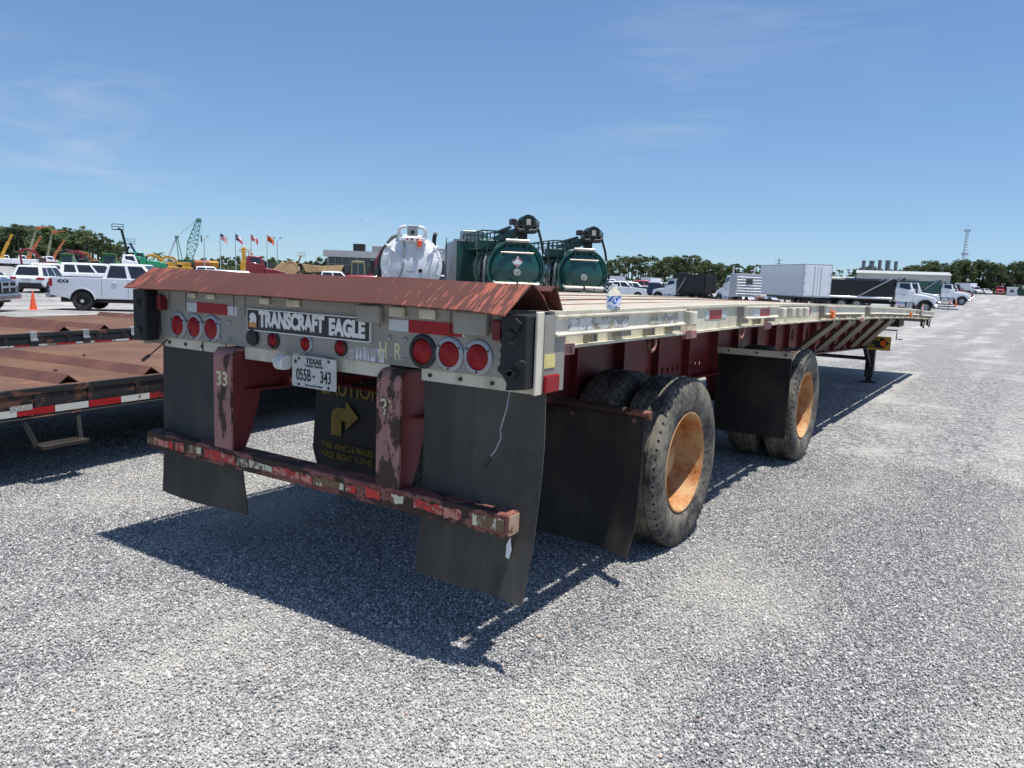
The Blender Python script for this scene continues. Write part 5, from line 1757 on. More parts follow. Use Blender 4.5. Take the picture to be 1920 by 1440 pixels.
# row of big tippers facing right
G2 = 'big tippers lined up facing right'
dump_truck('black bodied white cab tipper nearest in the row, long silver arm on its side', 'car_white', 'trim', (-9.17, 74.51, -0.31), 0.3824, sc=1.0, axles=3, bed_len=6.2, group=G2)
dump_truck('white cab tipper with a dark blue body second in the row', 'car_white', 'car_blue', (-10.29, 90.06, -0.21), 0.3860, axles=2, bed_len=5.5, bedh=1.7, group=G2)
dump_truck('white cab tipper with dark green wings third in the row', 'car_white', 'tank_green', (-9.00, 113.83, -0.02), 0.3464, fend='tank_green', axles=2, bed_len=5.5, bedh=1.7, group=G2)
dump_truck('white cab tipper fourth in the row behind the green winged one', 'car_white', 'trim', (-9.86, 131.36, 0.10), 0.3395, axles=2, bed_len=5.5, group=G2)
dump_truck('maroon cab tipper at the far end of the row', 'car_maroon', 'trim', (-10.48, 147.85, 0.20), 0.3332, axles=2, bed_len=5.5, group=G2)
# folded steel frame in front of the tippers
sf = thing('steel_ramp', 'low grey steel frame lying on the gravel in front of the tippers', 'steel frame', (-5.11, 88.63, -0.18), 0.1576)
m = MB()
for z in (.1, .35, .6):
    m.bar((-1.9, -.5, z), (1.9 - z, -.5, z), .12, .12)
    m.bar((-1.9, .5, z), (1.9 - z, .5, z), .12, .12)
for x in (-1.8, -.9, 0, .9):
    m.bar((x, -.5, .1), (x, .5, .1), .1, .1)
    m.bar((x, -.5, .05), (x, -.5, .7), .08, .08)
m.build('frame_bars', paint('weathered_steel', lin(150, 152, 156), .6, .3, .15, 3), sf)
G3 = 'striped cones along the gravel road'
cone('striped cone at the nose of the nearest tipper', (-4.79, 71.94, -0.29), .9, True, G3)
cone('striped cone below the step of the nearest tipper', (-6.89, 72.38, -0.30), .9, True, G3)
cone('striped cone beside the front wheel of the green winged tipper', (-5.07, 110.37, -0.04), .9, True, G3)
cone('striped cone left of the steel frame behind the first cone', (-6.27, 116.82, 0.00), .9, True, G3)
cone('striped cone farthest out on the gravel road', (-5.82, 150.90, 0.22), .9, True, G3)

# ------------------------------------------------------------------ far right
box_truck('small white box truck parked head on near the trees', (-15.02, 301.72, 1.20), -0.8138, length=7, H=3.6)
pickup('white pickup parked head on right of the white box truck', 'car_white', (-10.55, 304.65, 1.22), -1.1779)
pickup('white pickup second right of the white box truck', 'car_white', (-12.71, 330.98, 1.30), -1.1749)
rt = thing('red_tractor', 'red road tractor parked alone in front of the trees', 'truck', (-6.78, 310.73, 1.26), -1.4526)
truck_cab(rt, 'car_red', -1.0, H=3.0, chrome=False)
sh_ = thing('white_shed', 'small white site shed in front of the trees', 'shed', (-2.96, 295.14, 1.16), 0.0198)
MB().box(-1.45, 1.45, -1.2, 1.2, 0, 2.4).build('wall', M['white'], sh_, bevel=.02)
MB().prism([(-1.4, 2.401), (1.4, 2.401), (1.4, 2.45), (0, 2.75), (-1.4, 2.45)], 'x', -1.6, 1.6).build('roof', M['cabinet'], sh_)
MB().box(-.5, .5, -1.23, -1.2, 1.0, 1.9).build('window', M['glass'], sh_)
db = thing('green_skip', 'dark green waste skip at the right edge', 'skip', (0.06, 280.22, 1.06), 0.0101)
MB().prism([(-1.2, .2), (1.2, .2), (1.5, 1.8), (-1.5, 1.8)], 'y', -1, 1).build('skip_body', M['green_frame'], db)
MB().box(-1.55, 1.55, -1.05, 1.05, 1.801, 1.9).build('skip_lid', M['trim'], db)

M['cladding'] = paint('pale_cladding', lin(168, 170, 170), .6, 0, .04, 1)
M['cladding2'] = paint('beige_cladding', lin(188, 185, 174), .6, 0, .05, 1)
def shed_building(label, loc, rz, ln, dp, h, roofm, wallm, ridge=1.0):
    t = thing('warehouse', label, 'warehouse', loc, rz)
    MB().box(-ln / 2, ln / 2, 0, dp, 0, h).build('wall', wallm, t)
    MB().prism([(-.3, h + .002), (dp + .3, h + .002), (dp / 2, h + ridge)], 'x', -ln / 2 - .3, ln / 2 + .3).build('roof', roofm, t)
    n = int(ln / 5)
    for i in range(n):
        x = -ln / 2 + 2.5 + i * 5
        MB().box(x - .05, x + .05, -.06, -.002, 0, h - .1).build('wall_rib', wallm, t)
        if i % 3 == 1:
            MB().box(x + .6, x + 4.2, -.05, -.002, 0, 3.4).build('roller_door', M['cabinet'], t)
    return t
W1 = shed_building('long pale warehouse roofline behind the tippers with five stacks beyond', (-26.06, 225.72, 0.66), 0.1612, 22, 18, 5.2, M['cladding'], M['cladding2'], .9)
W2 = shed_building('lower beige warehouse left of the long pale one', (-42.17, 227.24, 0.04), 0.2286, 18, 14, 4.2, M['cladding'], M['cladding2'], .6)
M['stackm'] = paint('grey_stack', lin(112, 118, 120), .5, .3, .1, 1)
for i, (loc, h, r) in enumerate((((-40.34, 252.57, 0.43), 9.6, .5), ((-38.33, 253.88, 0.54), 9.5, .7), ((-36.32, 255.20, 0.63), 9.7, .5), ((-34.32, 256.51, 0.72), 9.6, .7), ((-32.31, 257.82, 0.80), 9.3, .5))):
    t = thing('exhaust_stack', ('first', 'second', 'middle', 'fourth', 'last')[i] + ' of the five grey stacks rising behind the pale warehouse, from the left', 'stack', loc, 0, 'stacks behind the warehouse')
    MB().cyl((0, 0, 0), (0, 0, h), r, 16).build('flue', M['stackm'], t, shade=40)
    MB().box(-r * 1.7, r * 1.7, -r * 1.7, r * 1.7, 0, 6.6).build('plant_unit', M['cabinet'], t)
    MB().lathe([(h - .3, r + .002), (h - .3, r * 1.12), (h, r * 1.12), (h, r * .8)], (0, 0, 0), 'z', 16).build('cowl', M['stackm'], t)

def lattice(m, p0, p1, w0, w1, n, r, up=None, sides=4):
    """latticed mast between two points"""
    p0, p1 = Vector(p0), Vector(p1)
    d = (p1 - p0).normalized()
    u = d.cross(Vector(up) if up else Vector((0, 1, 0))).normalized()
    v = d.cross(u)
    cs = [(1, 1), (-1, 1), (-1, -1), (1, -1)] if sides == 4 else [(1, -.58), (-1, -.58), (0, 1.15)]
    def P(i, c):
        t = i / n
        w = (w0 + (w1 - w0) * t) / 2
        return p0 + (p1 - p0) * t + u * (c[0] * w) + v * (c[1] * w)
    for k, c in enumerate(cs):
        m.bar(P(0, c), P(n, c), r * 1.3, r * 1.3)
        c2 = cs[(k + 1) % len(cs)]
        for i in range(n):
            m.bar(P(i, c), P(i + 1, c2), r, r)
            m.bar(P(i + 1, c), P(i + 1, c2), r * .8, r * .8)
    return m
tw = thing('radio_tower', 'tall pale lattice radio tower above the right hand trees', 'tower', (-22.88, 378.62, 1.30), .3)
tw.scale = (.75, .75, .84)
M['towerm'] = paint('pale_tower', lin(170, 176, 184), .5, .4, .08)
lattice(MB(), (0, 0, 0), (0, 0, 31), 2.6, .9, 22, .1).build('mast', M['towerm'], tw)
for z, r in ((31.0, 1.5), (19.5, 1.6)):
    m = MB()
    for k in range(6):
        a = k * PI / 3
        m.box(-.16, .16, r - .1, r + .1, z - .8, z + .5, T=Matrix.Rotation(a, 4, 'Z'))
        m.bar((0, 0, z), (r * math.sin(a), r * math.cos(a), z), .1, .1)
    m.build('aerial_array', M['towerm'], tw)
MB().cyl((0, 0, 31), (0, 0, 34), .06, 6).build('lightning_rod', M['towerm'], tw)
pw = thing('power_pylon', 'thin power pylon head above the box trailer', 'pylon', (-79.30, 305.49, -0.42), .6)
pw.scale = (.8,) * 3
lattice(MB(), (0, 0, 0), (0, 0, 15.5), 1.6, .4, 10, .08).build('mast', M['towerm'], pw)
m = MB()
for z in (13, 14.6):
    m.bar((-2, 0, z + .3), (2, 0, z), .12, .12).bar((-2, 0, z - .2), (2, 0, z), .08, .08)
m.build('cross_arms', M['towerm'], pw)

# ------------------------------------------------------------------ far left: cranes, machines, flags
M['mach_yellow'] = paint('machine_yellow', lin(196, 146, 46), .5, 0, .1, 1, lin(120, 90, 50), .25)
M['mach_orange'] = paint('machine_orange', lin(170, 96, 52), .5, 0, .1, 1, lin(110, 70, 46), .25)
M['mach_maroon'] = paint('machine_maroon', lin(122, 40, 50), .5, 0, .1, 1)
M['mach_tan'] = paint('machine_tan', lin(190, 156, 112), .55, 0, .12, 1, lin(120, 96, 70), .3)
M['mach_olive'] = paint('machine_olive', lin(120, 112, 76), .55, 0, .12, 1)
M['tractor_green'] = paint('tractor_green', lin(44, 104, 52), .45, 0, .1, 1)
M['crane_green'] = paint('crane_teal', lin(58, 128, 112), .5, .1, .12, 1)
M['boom_grey'] = paint('boom_grey_green', lin(130, 132, 104), .55, 0, .1, 1)

def boom_truck(label, loc, rz, boom, ang, ln, basket, group, cabc='car_white'):
    t = thing('bucket_truck', label, 'bucket truck', loc, rz, group)
    truck_cab(t, cabc, 1.6, H=2.6)
    MB().box(-4.0, 1.3, -1.15, 1.15, 1.0, 1.9).build('utility_body', M['car_white'], t, bevel=.03)
    for s in (1, -1):
        for x in (-2.4,):
            wheel(t, x, s * 1.2, .5, .4, 'alloy', .1)
    MB().cyl((-1.0, 0, 1.9), (-1.0, 0, 2.4), .45, 16).build('turret', M[boom], t, shade=40)
    a = R(ang)
    p0 = Vector((-1.0, 0, 2.4))
    p1 = p0 + Vector((math.cos(a), 0, math.sin(a))) * ln * .62
    p2 = p0 + Vector((math.cos(a), 0, math.sin(a))) * ln
    MB().bar(p0, p1, .55, .6, up=(0, 1, 0)).build('boom', M[boom], t, bevel=.04)
    MB().bar(p1, p2, .38, .42, up=(0, 1, 0)).build('boom_tip', M[boom], t, bevel=.03)
    if basket:
        MB().box(p2.x - .2, p2.x + .9, -.5, .5, p2.z - .3, p2.z + .4).build('basket', M[basket], t, bevel=.05)
        MB().bar(p2, p2 + Vector((2.6, 0, .4)), .25, .25).build('jib', M[basket], t)
    return t
G4 = 'boom trucks at the tree line'
boom_truck('white boom truck with yellow boom at the left end of the far line', (-163.54, 71.77, -0.42), 1.2203, 'mach_yellow', 66, 4.6, None, G4)
boom_truck('second white boom truck with an orange yellow boom in the far line', (-156.99, 73.65, -0.42), 1.1955, 'mach_orange', 62, 4.4, None, G4)
boom_truck('boom truck with a grey boom raised highest and an orange basket', (-185.11, 86.61, -0.42), 1.1975, 'boom_grey', 73, 6.8, 'mach_orange', G4)
boom_truck('boom truck with grey boom and rusty basket left of the orange boom', (-187.79, 92.09, -0.42), 1.1796, 'boom_grey', 78, 6.0, 'mach_orange', G4)
boom_truck('boom truck with a broad plain orange boom right of the baskets', (-176.14, 87.66, -0.42), 1.1736, 'mach_orange', 60, 4.6, None, G4)
boom_truck('boom truck with a short yellow boom cut by the left edge', (-186.06, 78.75, -0.42), 1.2340, 'mach_yellow', 45, 3, None, G4)

def excavator(label, loc, rz, c, sc=1.0, group=None, cabc=None):
    t = thing('excavator', label, 'excavator', loc, rz, group)
    t.scale = (sc,) * 3
    m_ = M[c]
    for s in (1, -1):
        MB().prism([(-1.9, .35), (-1.6, .02), (1.6, .02), (1.9, .35), (1.9, .6), (1.6, .9), (-1.6, .9), (-1.9, .6)], 'y', s * .8, s * 1.4).build('track', M['trim'], t)
    MB().box(-1.9, 1.2, -1.3, 1.3, 1.15, 2.1).build('house', m_, t, bevel=.08)
    MB().cyl((0, 0, .8), (0, 0, 1.15), .7, 16).build('slew_ring', M['trim'], t)
    MB().box(.1, 1.5, .35, 1.28, 1.3, 2.9).build('operator_cab', M[cabc or c], t, bevel=.08)
    MB().box(.2, 1.52, .45, 1.29, 1.9, 2.75).build('cab_window', M['glass'], t, bevel=.05)
    p = [(1.0, -.1, 1.9), (2.4, -.1, 4.3), (4.2, -.1, 4.6), (5.4, -.1, 3.9)]
    for a, b in zip(p, p[1:]):
        MB().bar(a, b, .45, .6).build('boom', m_, t, bevel=.04)
    MB().bar((5.2, -.1, 4.3), (4.9, -.1, 1.4), .35, .45).build('stick', m_, t, bevel=.03)
    MB().prism([(4.9, 1.5), (5.3, 1.1), (5.0, .4), (4.3, .5), (4.2, 1.1)], 'y', -.7, .5).build('bucket', M['trim'], t)
    MB().bar((1.4, -.1, 1.5), (2.9, -.1, 3.9), .18, .18).build('ram', M['alloy'], t)
    return t
G5 = 'excavators near the trees'
excavator('maroon excavator left of the green tractor', (-146.69, 70.74, -0.42), -2.0617, 'mach_maroon', .8, G5)
excavator('maroon excavator with its boom arched beside the yellow body', (-138.97, 68.56, -0.42), 0.9313 , 'mach_maroon', .78, G5)
excavator('black excavator between the two green tractors', (-136.58, 72.53, -0.42), -2.1523, 'trim', .8, G5)
excavator('orange excavator left of the taller green tractor', (-136.77, 74.82, -0.42), -2.0771, 'mach_orange', .76, G5)
excavator('yellow excavator with a black boom under the teal crane', (-126.24, 81.71, -0.42), -2.2191, 'mach_yellow', .75, G5)
yb = excavator('yellow excavator right of the black boomed one under the crane', (-127.72, 85.57, -0.42), -2.3392, 'mach_yellow', .72, G5)

def farm_tractor(label, loc, rz, sc=1.0, c='tractor_green', group=None):
    t = thing('farm_tractor', label, 'tractor', loc, rz, group)
    t.scale = (sc,) * 3
    m_ = M[c]
    MB().box(.2, 2.3, -.45, .45, .9, 1.7).build('bonnet', m_, t, bevel=.1, seg=2)
    cabin(t, 1.7, -1.3, .3, 1.2, -1.2, .15, 2.8, 1.6, m_, ((.06, .94),), v=(.08, .92), name='operator_cab')
    MB().box(-1.35, .3, -.85, .85, 2.8, 2.92).build('cab_roof', m_, t, bevel=.05)
    for s in (1, -1):
        wheel(t, -.7, s * 1.25, .9, .5, 'mach_yellow', .12)
        wheel(t, 1.8, s * 1.1, .6, .36, 'mach_yellow', .1)
        MB().prism([(-.7 + 1.0 * math.cos(a), .9 + 1.0 * math.sin(a)) for a in np.linspace(.4, PI - .2, 10)] + [(-.7 + .92 * math.cos(a), .9 + .92 * math.sin(a)) for a in np.linspace(PI - .2, .4, 10)], 'y', s * .7, s * 1.25).build('mudguard', m_, t)
    MB().box(-1.4, 1.0, -.4, .4, .6, 1.0).build('chassis', M['trim'], t)
    return t
farm_tractor('green farm tractor with a dark glass cab right of the orange boom', (-126.96, 64.35, -0.42), 2.4909, 1.05, group='green farm tractors')
farm_tractor('taller green farm tractor beside the white cab over the pearl pickup', (-113.34, 63.62, -0.42), 2.4491, 1.1, group='green farm tractors')

wc = thing('white_truck', 'white cabbed truck showing over the roof of the pearl pickup', 'truck', (-78.77, 47.64, -0.42), 1.0683)
truck_cab(wc, 'car_white', -2.2, H=2.85)
MB().box(-6.2, -2.3, -1.1, 1.1, 1.0, 1.5).build('flat_body', M['trim'], wc)
for s in (1, -1):
    wheel(wc, -4.6, s * 1.2, .5, .4)
gt = thing('green_truck', 'bright green conventional truck with a long sloping bonnet left of the crane', 'truck', (-99.79, 60.42, -0.42), 1.0552)
truck_cab(gt, 'car_green', -1.2, H=3.45, bon=2.6)
MB().box(-5.5, -1.3, -1.1, 1.1, 1.1, 1.9).build('truck_body', M['trim'], gt)
for s in (1, -1):
    wheel(gt, -3.6, s * 1.2, .5, .4)
rtk = thing('red_truck', 'dark red conventional truck left of the tan scraper', 'truck', (-54.72, 44.08, -0.42), 0.9247)
truck_cab(rtk, 'car_maroon', -1.4, H=3.0)
MB().box(-5.0, -1.5, -1.1, 1.1, 1.1, 1.6).build('truck_body', M['trim'], rtk)
for s in (1, -1):
    wheel(rtk, -3.4, s * 1.2, .5, .4)
MB().box(-1.0, -.8, -.3, .3, 3.08, 3.25).build('roof_beacon', M['amber'], rtk)

# boom lifts
def boom_lift(label, loc, rz, c, pts, basket):
    t = thing('boom_lift', label, 'boom lift', loc, rz)
    MB().box(-1.3, 1.3, -1.1, 1.1, .5, 1.5).build('lift_base', M[c], t, bevel=.05)
    for s in (1, -1):
        for x in (-1.1, 1.1):
            wheel(t, x, s * 1.2, .5, .35)
    m = MB()
    for i, (a, b) in enumerate(zip(pts, pts[1:])):
        MB().bar(a, b, .42 - .07 * i, .42 - .07 * i).build('lift_boom', M[c], t)
    x, y, z = pts[-1]
    f = MB()
    for dx in (-0.75, 0.75):
        for dy in (-.4, .4):
            f.bar((x + dx, y + dy, z - .2), (x + dx, y + dy, z + .6), .07, .07)
    for dz in (.25, .6):
        for dy in (-.4, .4):
            f.bar((x - 0.75, y + dy, z + dz), (x + 0.75, y + dy, z + dz), .06, .06)
        for dx in (-0.75, 0.75):
            f.bar((x + dx, y - .4, z + dz), (x + dx, y + .4, z + dz), .06, .06)
    f.box(x - 0.75, x + 0.75, y - .4, y + .4, z - .25, z - .15)
    f.build('basket', M[basket], t)
    return t
boom_lift('dark boom lift raised high above the white cab', (-108.99, 64.05, -0.42), 1.0334, 'trim', [(0, 0, 1.4), (-.4, 0, 3.8), (-1.0, 0, 6.7), (-1.5, 0, 6.9)], 'trim')
boom_lift('small pale boom lift far behind the tan machines', (-130.88, 114.87, -0.42), 0.8502, 'mach_tan', [(0, 0, 1.3), (.3, 0, 3.2), (1.0, 0, 4.9)], 'cabinet')
bl = paint('machine_blue', lin(40, 62, 112), .5)
M['mach_blue'] = bl
boom_lift('blue boom lift half raised behind the green truck', (-119.98, 71.33, -0.42), 1.0291, 'mach_blue', [(0, 0, 1.5), (.2, 0, 3.6), (-.6, 0, 5.2)], 'mach_blue')

# teal lattice crane
cr = thing('lattice_crane', 'tall teal lattice boom crane with its gantry standing above the machines', 'crane', (-148.83, 100.71, -0.42), 0.9729)
cr.scale = (.87,) * 3
m = lattice(MB(), (-.1, 0, 1.5), (1.2, 0, 7.5), .9, 2.3, 4, .12, up=(0, 1, 0))
m.build('boom_foot', M['crane_green'], cr)
m = lattice(MB(), (1.2, 0, 7.5), (2.6, 0, 12.9), 2.3, 1.0, 5, .12, up=(0, 1, 0))
m.box(2.1, 3.3, -.5, .5, 12.7, 13.6)
m.build('boom_head', M['crane_green'], cr)
m = MB()
for y in (-.7, .7):
    m.bar((-1.8, y, 2), (-2.5, y, 8.7), .2, .2).bar((-.9, y, 2), (-2.2, y, 8.7), .2, .2)
m.box(-2.8, -1.9, -.9, .9, 8.6, 9.1)
m.build('gantry', M['crane_green'], cr)
m = MB()
for y in (-.6, .6):
    m.bar((-2.3, y, 9.0), (2.3, y * .5, 13.3), .1, .1)
    m.bar((-2.4, y, 8.8), (-4.8, y, 2.6), .28, .28)
m.build('pendant_lines', M['towerm'], cr)
MB().bar((3.2, 0, 12.9), (3.25, 0, 9.2), .05, .05).bar((3.25, 0, 9.3), (3.25, 0, 7.9), .3, .3).build('hook_line', M['trim'], cr)
MB().box(-4.6, .8, -1.5, 1.5, 1.0, 2.8).build('crane_house', M['mach_yellow'], cr, bevel=.05)
MB().box(.81, 1.9, -1.5, -.4, 1.0, 2.7).build('operator_cab', M['glass'], cr)
for s in (1, -1):
    MB().box(-3.5, 3.0, s * 1.0, s * 2.0, 0, .99).build('track', M['trim'], cr, bevel=.1)

# yellow vertical drill mast
ym = thing('drill_mast', 'upright yellow drill mast with a crosspiece left of the red truck', 'drill rig', (-81.42, 62.80, -0.42), 0.9111)
ym.scale = (.74,) * 3
MB().box(-.55, .55, -.3, .3, 1.5, 3.6).build('mast_base', M['mach_yellow'], ym, bevel=.05)
MB().box(-.32, .32, -.25, .25, 3.601, 6.0).build('mast', M['mach_yellow'], ym, bevel=.03)
MB().lathe([(6.0, .26), (6.5, .1), (6.52, .001)], (0, 0, 0), 'z', 12).build('mast_top', M['cladding2'], ym)
MB().box(-.8, 1.3, -.12, .12, 5.2, 5.35).box(-.8, 1.3, -.12, .12, 5.55, 5.7).build('crosspiece', M['mach_tan'], ym)
MB().bar((.8, 0, 5.2), (1.0, 0, 4.0), .12, .12).build('side_ram', M['trim'], ym)
MB().box(-1.6, 1.6, -1.1, 1.1, 0, 1.5).build('rig_base', M['mach_yellow'], ym, bevel=.05)

# other machines
def scraper(label, loc, rz, c, group=None, sc=1.0):
    t = thing('earth_scraper', label, 'earth mover', loc, rz, group)
    t.scale = (sc,) * 3
    MB().prism([(-2.6, .8), (2.2, .8), (2.2, 2.2), (1.2, 3.1), (-1.2, 3.1), (-2.6, 1.8)], 'y', -1.3, 1.3).build('scraper_bowl', M[c], t, bevel=.05)
    MB().lathe([(-1.35, 1.45), (1.35, 1.45), (1.35, 1.2), (-1.35, 1.2)], (.5, 0, 2.0), 'y', 24, closed=True).build('apron', M[c], t, shade=30)
    MB().box(-3.6, -2.61, -.5, .5, 1.0, 3.0).build('operator_cab', M['glass'], t, bevel=.05)
    for s in (1, -1):
        for x in (-2.0, 2.2):
            wheel(t, x, s * 1.45, .8, .5, 'mach_tan', .1)
    return t
scraper('tan earth scraper right of the dark red truck', (-116.51, 100.15, -0.42), 0.8602, 'mach_tan')
def tipper_arti(label, loc, rz, c, group=None):
    t = thing('articulated_tipper', label, 'dump truck', loc, rz, group)
    MB().prism([(-2.6, 1.5), (1.4, 1.3), (2.3, 3.0), (-3.2, 2.6)], 'y', -1.35, 1.35).build('tipper_body', M[c], t, bevel=.04)
    MB().box(2.35, 3.6, -1.1, .6, 1.3, 3.0).build('operator_cab', M['glass'], t, bevel=.06)
    MB().box(3.601, 5.2, -1.0, 1.0, 1.1, 2.1).build('bonnet', M[c], t, bevel=.08)
    MB().box(-2.6, 4.8, -.5, .5, .8, 1.25).build('chassis', M['trim'], t)
    for s in (1, -1):
        for x in (-1.9, -.2, 4.0):
            wheel(t, x, s * 1.4, .75, .5, 'mach_tan', .1)
    return t
tipper_arti('tan articulated tipper left of the double cab pickup', (-123.94, 113.38, -0.42), -2.4001, 'mach_tan', 'articulated tippers')
tipper_arti('second tan articulated tipper in front of the glass fronted building', (-115.50, 110.46, -0.42), 0.9481, 'mach_tan', 'articulated tippers')
tipper_arti('yellow articulated tipper between the crane and the flagpoles', (-146.28, 104.79, -0.42), 2.5176, 'mach_yellow', 'articulated tippers')
tipper_arti('brown articulated tipper left of the first flagpole', (-143.67, 100.47, -0.42), 2.5985, 'mach_orange', 'articulated tippers')
excavator('yellow machine with a low arm at the foot of the drill mast', (-102.42, 80.42, -0.42), 2.4740, 'mach_yellow', .8, G5)
bh = thing('backhoe', 'olive backhoe with a dark red raised arm in front of the glass building', 'backhoe', (-50.35, 51.77, -0.42), 0.7749)
cabin(bh, 1.6, -.8, .6, 1.4, -.75, .45, 2.95, 1.5, M['mach_olive'], ((.1, .46), (.54, .9)), name='operator_cab')
MB().box(-1.0, 2.0, -.6, .6, .8, 1.4).build('chassis', M['mach_olive'], bh, bevel=.05)
MB().bar((.9, 0, 1.4), (2.1, 0, 4.1), .3, .34).build('arm', M['mach_maroon'], bh)
MB().bar((2.1, 0, 4.1), (3.0, 0, 4.3), .3, .3).build('arm_head', M['trim'], bh)
for s in (1, -1):
    wheel(bh, -.6, s * 1.0, .6, .4)
    wheel(bh, 1.7, s * 1.0, .45, .3)
pickup('white double cab pickup right of the tan machines behind the red cover', 'car_white', (-40.35, 39.01, -0.42), 0.7348)
pickup('white crew cab pickup below the first flagpole', 'car_white', (-55.26, 38.90, -0.42), 0.9160)
suv('white van roof showing over the left half of the red cover', 'car_white', (-30.86, 23.51, -0.42), 0.9123, length=5.4, H=1.86, W=2.0, name='van')
suv('pale yellow car roof showing over the red cover', 'car_cream', (-33.03, 28.12, -0.42), 0.8982, length=4.4, H=1.6, name='saloon_car', roof_taper=.8)
suv('dusty red car roof showing over the red cover left of the white tank', 'car_pink', (-29.77, 31.46, -0.42), 0.7645, length=4.4, H=1.5, name='saloon_car', roof_taper=.8)
suv('bright red car behind the dusty red roof', 'car_red', (-36.50, 39.12, -0.42), 0.7567, length=4.6, H=1.75)
pickup('white pickup showing between the white tank and the grey equipment body', 'car_white', (-37.03, 48.43, -0.42), 0.6640)
excavator('dark excavator between the white tank and the grey equipment body', (-48.45, 62.67, -0.42), -2.9985, 'trim', .8, G5)

# flags and lamp poles
def flag_cloth(t, z, w, h, parts, droop=.55, dirx=1):
    """parts: (u0, u1, v0, v1, material); v up"""
    for u0, u1, v0, v1, mm in parts:
        def fn(a, b):
            u, v = u0 + (u1 - u0) * a, v0 + (v1 - v0) * b
            return (dirx * w * u * .86, .12 * math.sin(u * 7 + v * 2) * u ** .5, z - h + h * v - droop * u * u * .9 - droop * .5 * u)
        MB().sheet(fn, 6, 4, .012).build('flag_panel', mm, t)
fm = {k: paint('flag_' + k, v, .8, 0, .05, 1) for k, v in {'red': lin(176, 44, 58), 'white': lin(216, 216, 218), 'blue': lin(40, 48, 86), 'orange': lin(206, 92, 52), 'black': lin(60, 36, 32)}.items()}
FL = [
 ((-127.31, 93.08, -0.42), 'flagpole flying a red and white striped flag with a blue corner', [(0, .45, .46, 1, fm['blue'])] + [(.45 if i >= 4 else 0, 1, i / 7, (i + 1) / 7, fm['red'] if i % 2 == 0 else fm['white']) for i in range(7)]),
 ((-124.88, 94.67, -0.42), 'flagpole flying a blue, white and red flag with one white star', [(0, .34, 0, 1, fm['blue']), (.34, 1, .5, 1, fm['white']), (.34, 1, 0, .5, fm['red'])]),
 ((-122.40, 96.29, -0.42), 'flagpole flying a red and white flag with a red leaf', [(0, .26, 0, 1, fm['red']), (.26, .74, 0, 1, fm['white']), (.74, 1, 0, 1, fm['red'])]),
 ((-119.84, 97.97, -0.42), 'flagpole flying a plain orange flag with dark marks', [(0, 1, 0, 1, fm['orange'])]),
]
for i, (loc, lab, parts) in enumerate(FL):
    t = thing('flagpole', lab, 'flagpole', loc, 0.9123, 'flagpoles')
    MB().tube([(0, 0, 0), (0, 0, 6.95)], [.09, .05], 8).build('pole', M['towerm'], t)
    t.scale = (1.1, 1.1, 1.18)
    flag_cloth(t, 6.85, 1.35, .92, parts)
    if i == 1:
        MB().prism([(.17 + (.11 if k % 2 == 0 else .045) * math.sin(k * PI / 5), 6.28 + (.11 if k % 2 == 0 else .045) * math.cos(k * PI / 5)) for k in range(10)], 'y', -.16, -.15).build('flag_star', fm['white'], t)
    if i == 2:
        MB().prism([(.55, 5.75), (.57, 5.95), (.72, 5.92), (.66, 6.0), (.78, 6.12), (.68, 6.12), (.66, 6.2), (.61, 6.13), (.62, 6.28), (.58, 6.24), (.54, 6.36), (.5, 6.24), (.46, 6.28), (.47, 6.13), (.42, 6.2), (.4, 6.12), (.3, 6.12), (.42, 6.0), (.36, 5.92), (.51, 5.95), (.53, 5.75)], 'y', -.19, -.17).build('flag_leaf', fm['red'], t)
    if i == 3:
        MB().box(.3, .5, -.2, -.18, 5.8, 6.3).box(.62, .8, -.2, -.18, 5.62, 6.05).build('flag_mark', fm['black'], t)
for loc, lab, h in (((-138.73, 97.67, -0.42), 'twin headed lamp pole between the crane and the flags', 7.2), ((-126.29, 105.81, -0.42), 'twin headed lamp pole right of the orange flag', 7.4)):
    t = thing('lamp_pole', lab, 'lamp pole', loc, 0.9123, 'twin lamp poles')
    MB().tube([(0, 0, 0), (0, 0, h)], [.12, .07], 8).build('pole', M['towerm'], t)
    for s in (1, -1):
        MB().bar((0, 0, h - .05), (s * .6, 0, h + .5), .07, .07).build('lamp_arm', M['towerm'], t)
        MB().box(s * .45, s * .85, -.2, .2, h + .5, h + .75).build('lamp_head', M['cabinet'], t)

# glass fronted building
bd = thing('office_building', 'low flat roofed building with a dark glass front and roof plant behind the white tank', 'building', (-121.69, 114.86, -0.42), 0.6577)
BW, BH = 27.0, 4.75
MB().box(.3, BW, .4, 16, 0, BH).build('wall', M['cladding2'], bd)
MB().box(-.6, BW + .3, -.6, 16.3, BH + .002, BH + 1.35).build('roof_fascia', M['cladding'], bd)
MB().box(.3, BW, .1, .39, 1.0, 1.2).build('sill_band', M['cabinet'], bd)
for f in range(2):
    for i in range(18):
        x = .35 + i * 1.48
        MB().box(x + .06, x + 1.42, .2, .39, 1.22 + f * 2.15 if f else .1, 3.2 if f == 0 else BH - .05).build('window_pane', M['glass'], bd)
for i in range(19):
    x = .35 + i * 1.48
    w = .14 if i % 4 == 0 else .05
    MB().box(x - w, x + w, .0, .19, 0, BH).build('mullion', M['cabinet'], bd)
MB().box(.35, BW, .02, .18, 3.22, 3.32).build('transom', M['cabinet'], bd)
for x, w, h, mm in ((5.2, 2.4, 1.6, 'trim'), (9.2, 2.3, 1.3, 'cabinet'), (12.2, 3.6, 1.9, 'cabinet'), (16.2, 4.5, 1.7, 'cabinet'), (22.0, 3.0, 1.3, 'cabinet')):
    MB().box(x, x + w, 2.5, 5.0, BH + 1.352, BH + 1.352 + h).build('roof_unit', M[mm], bd, bevel=.03)
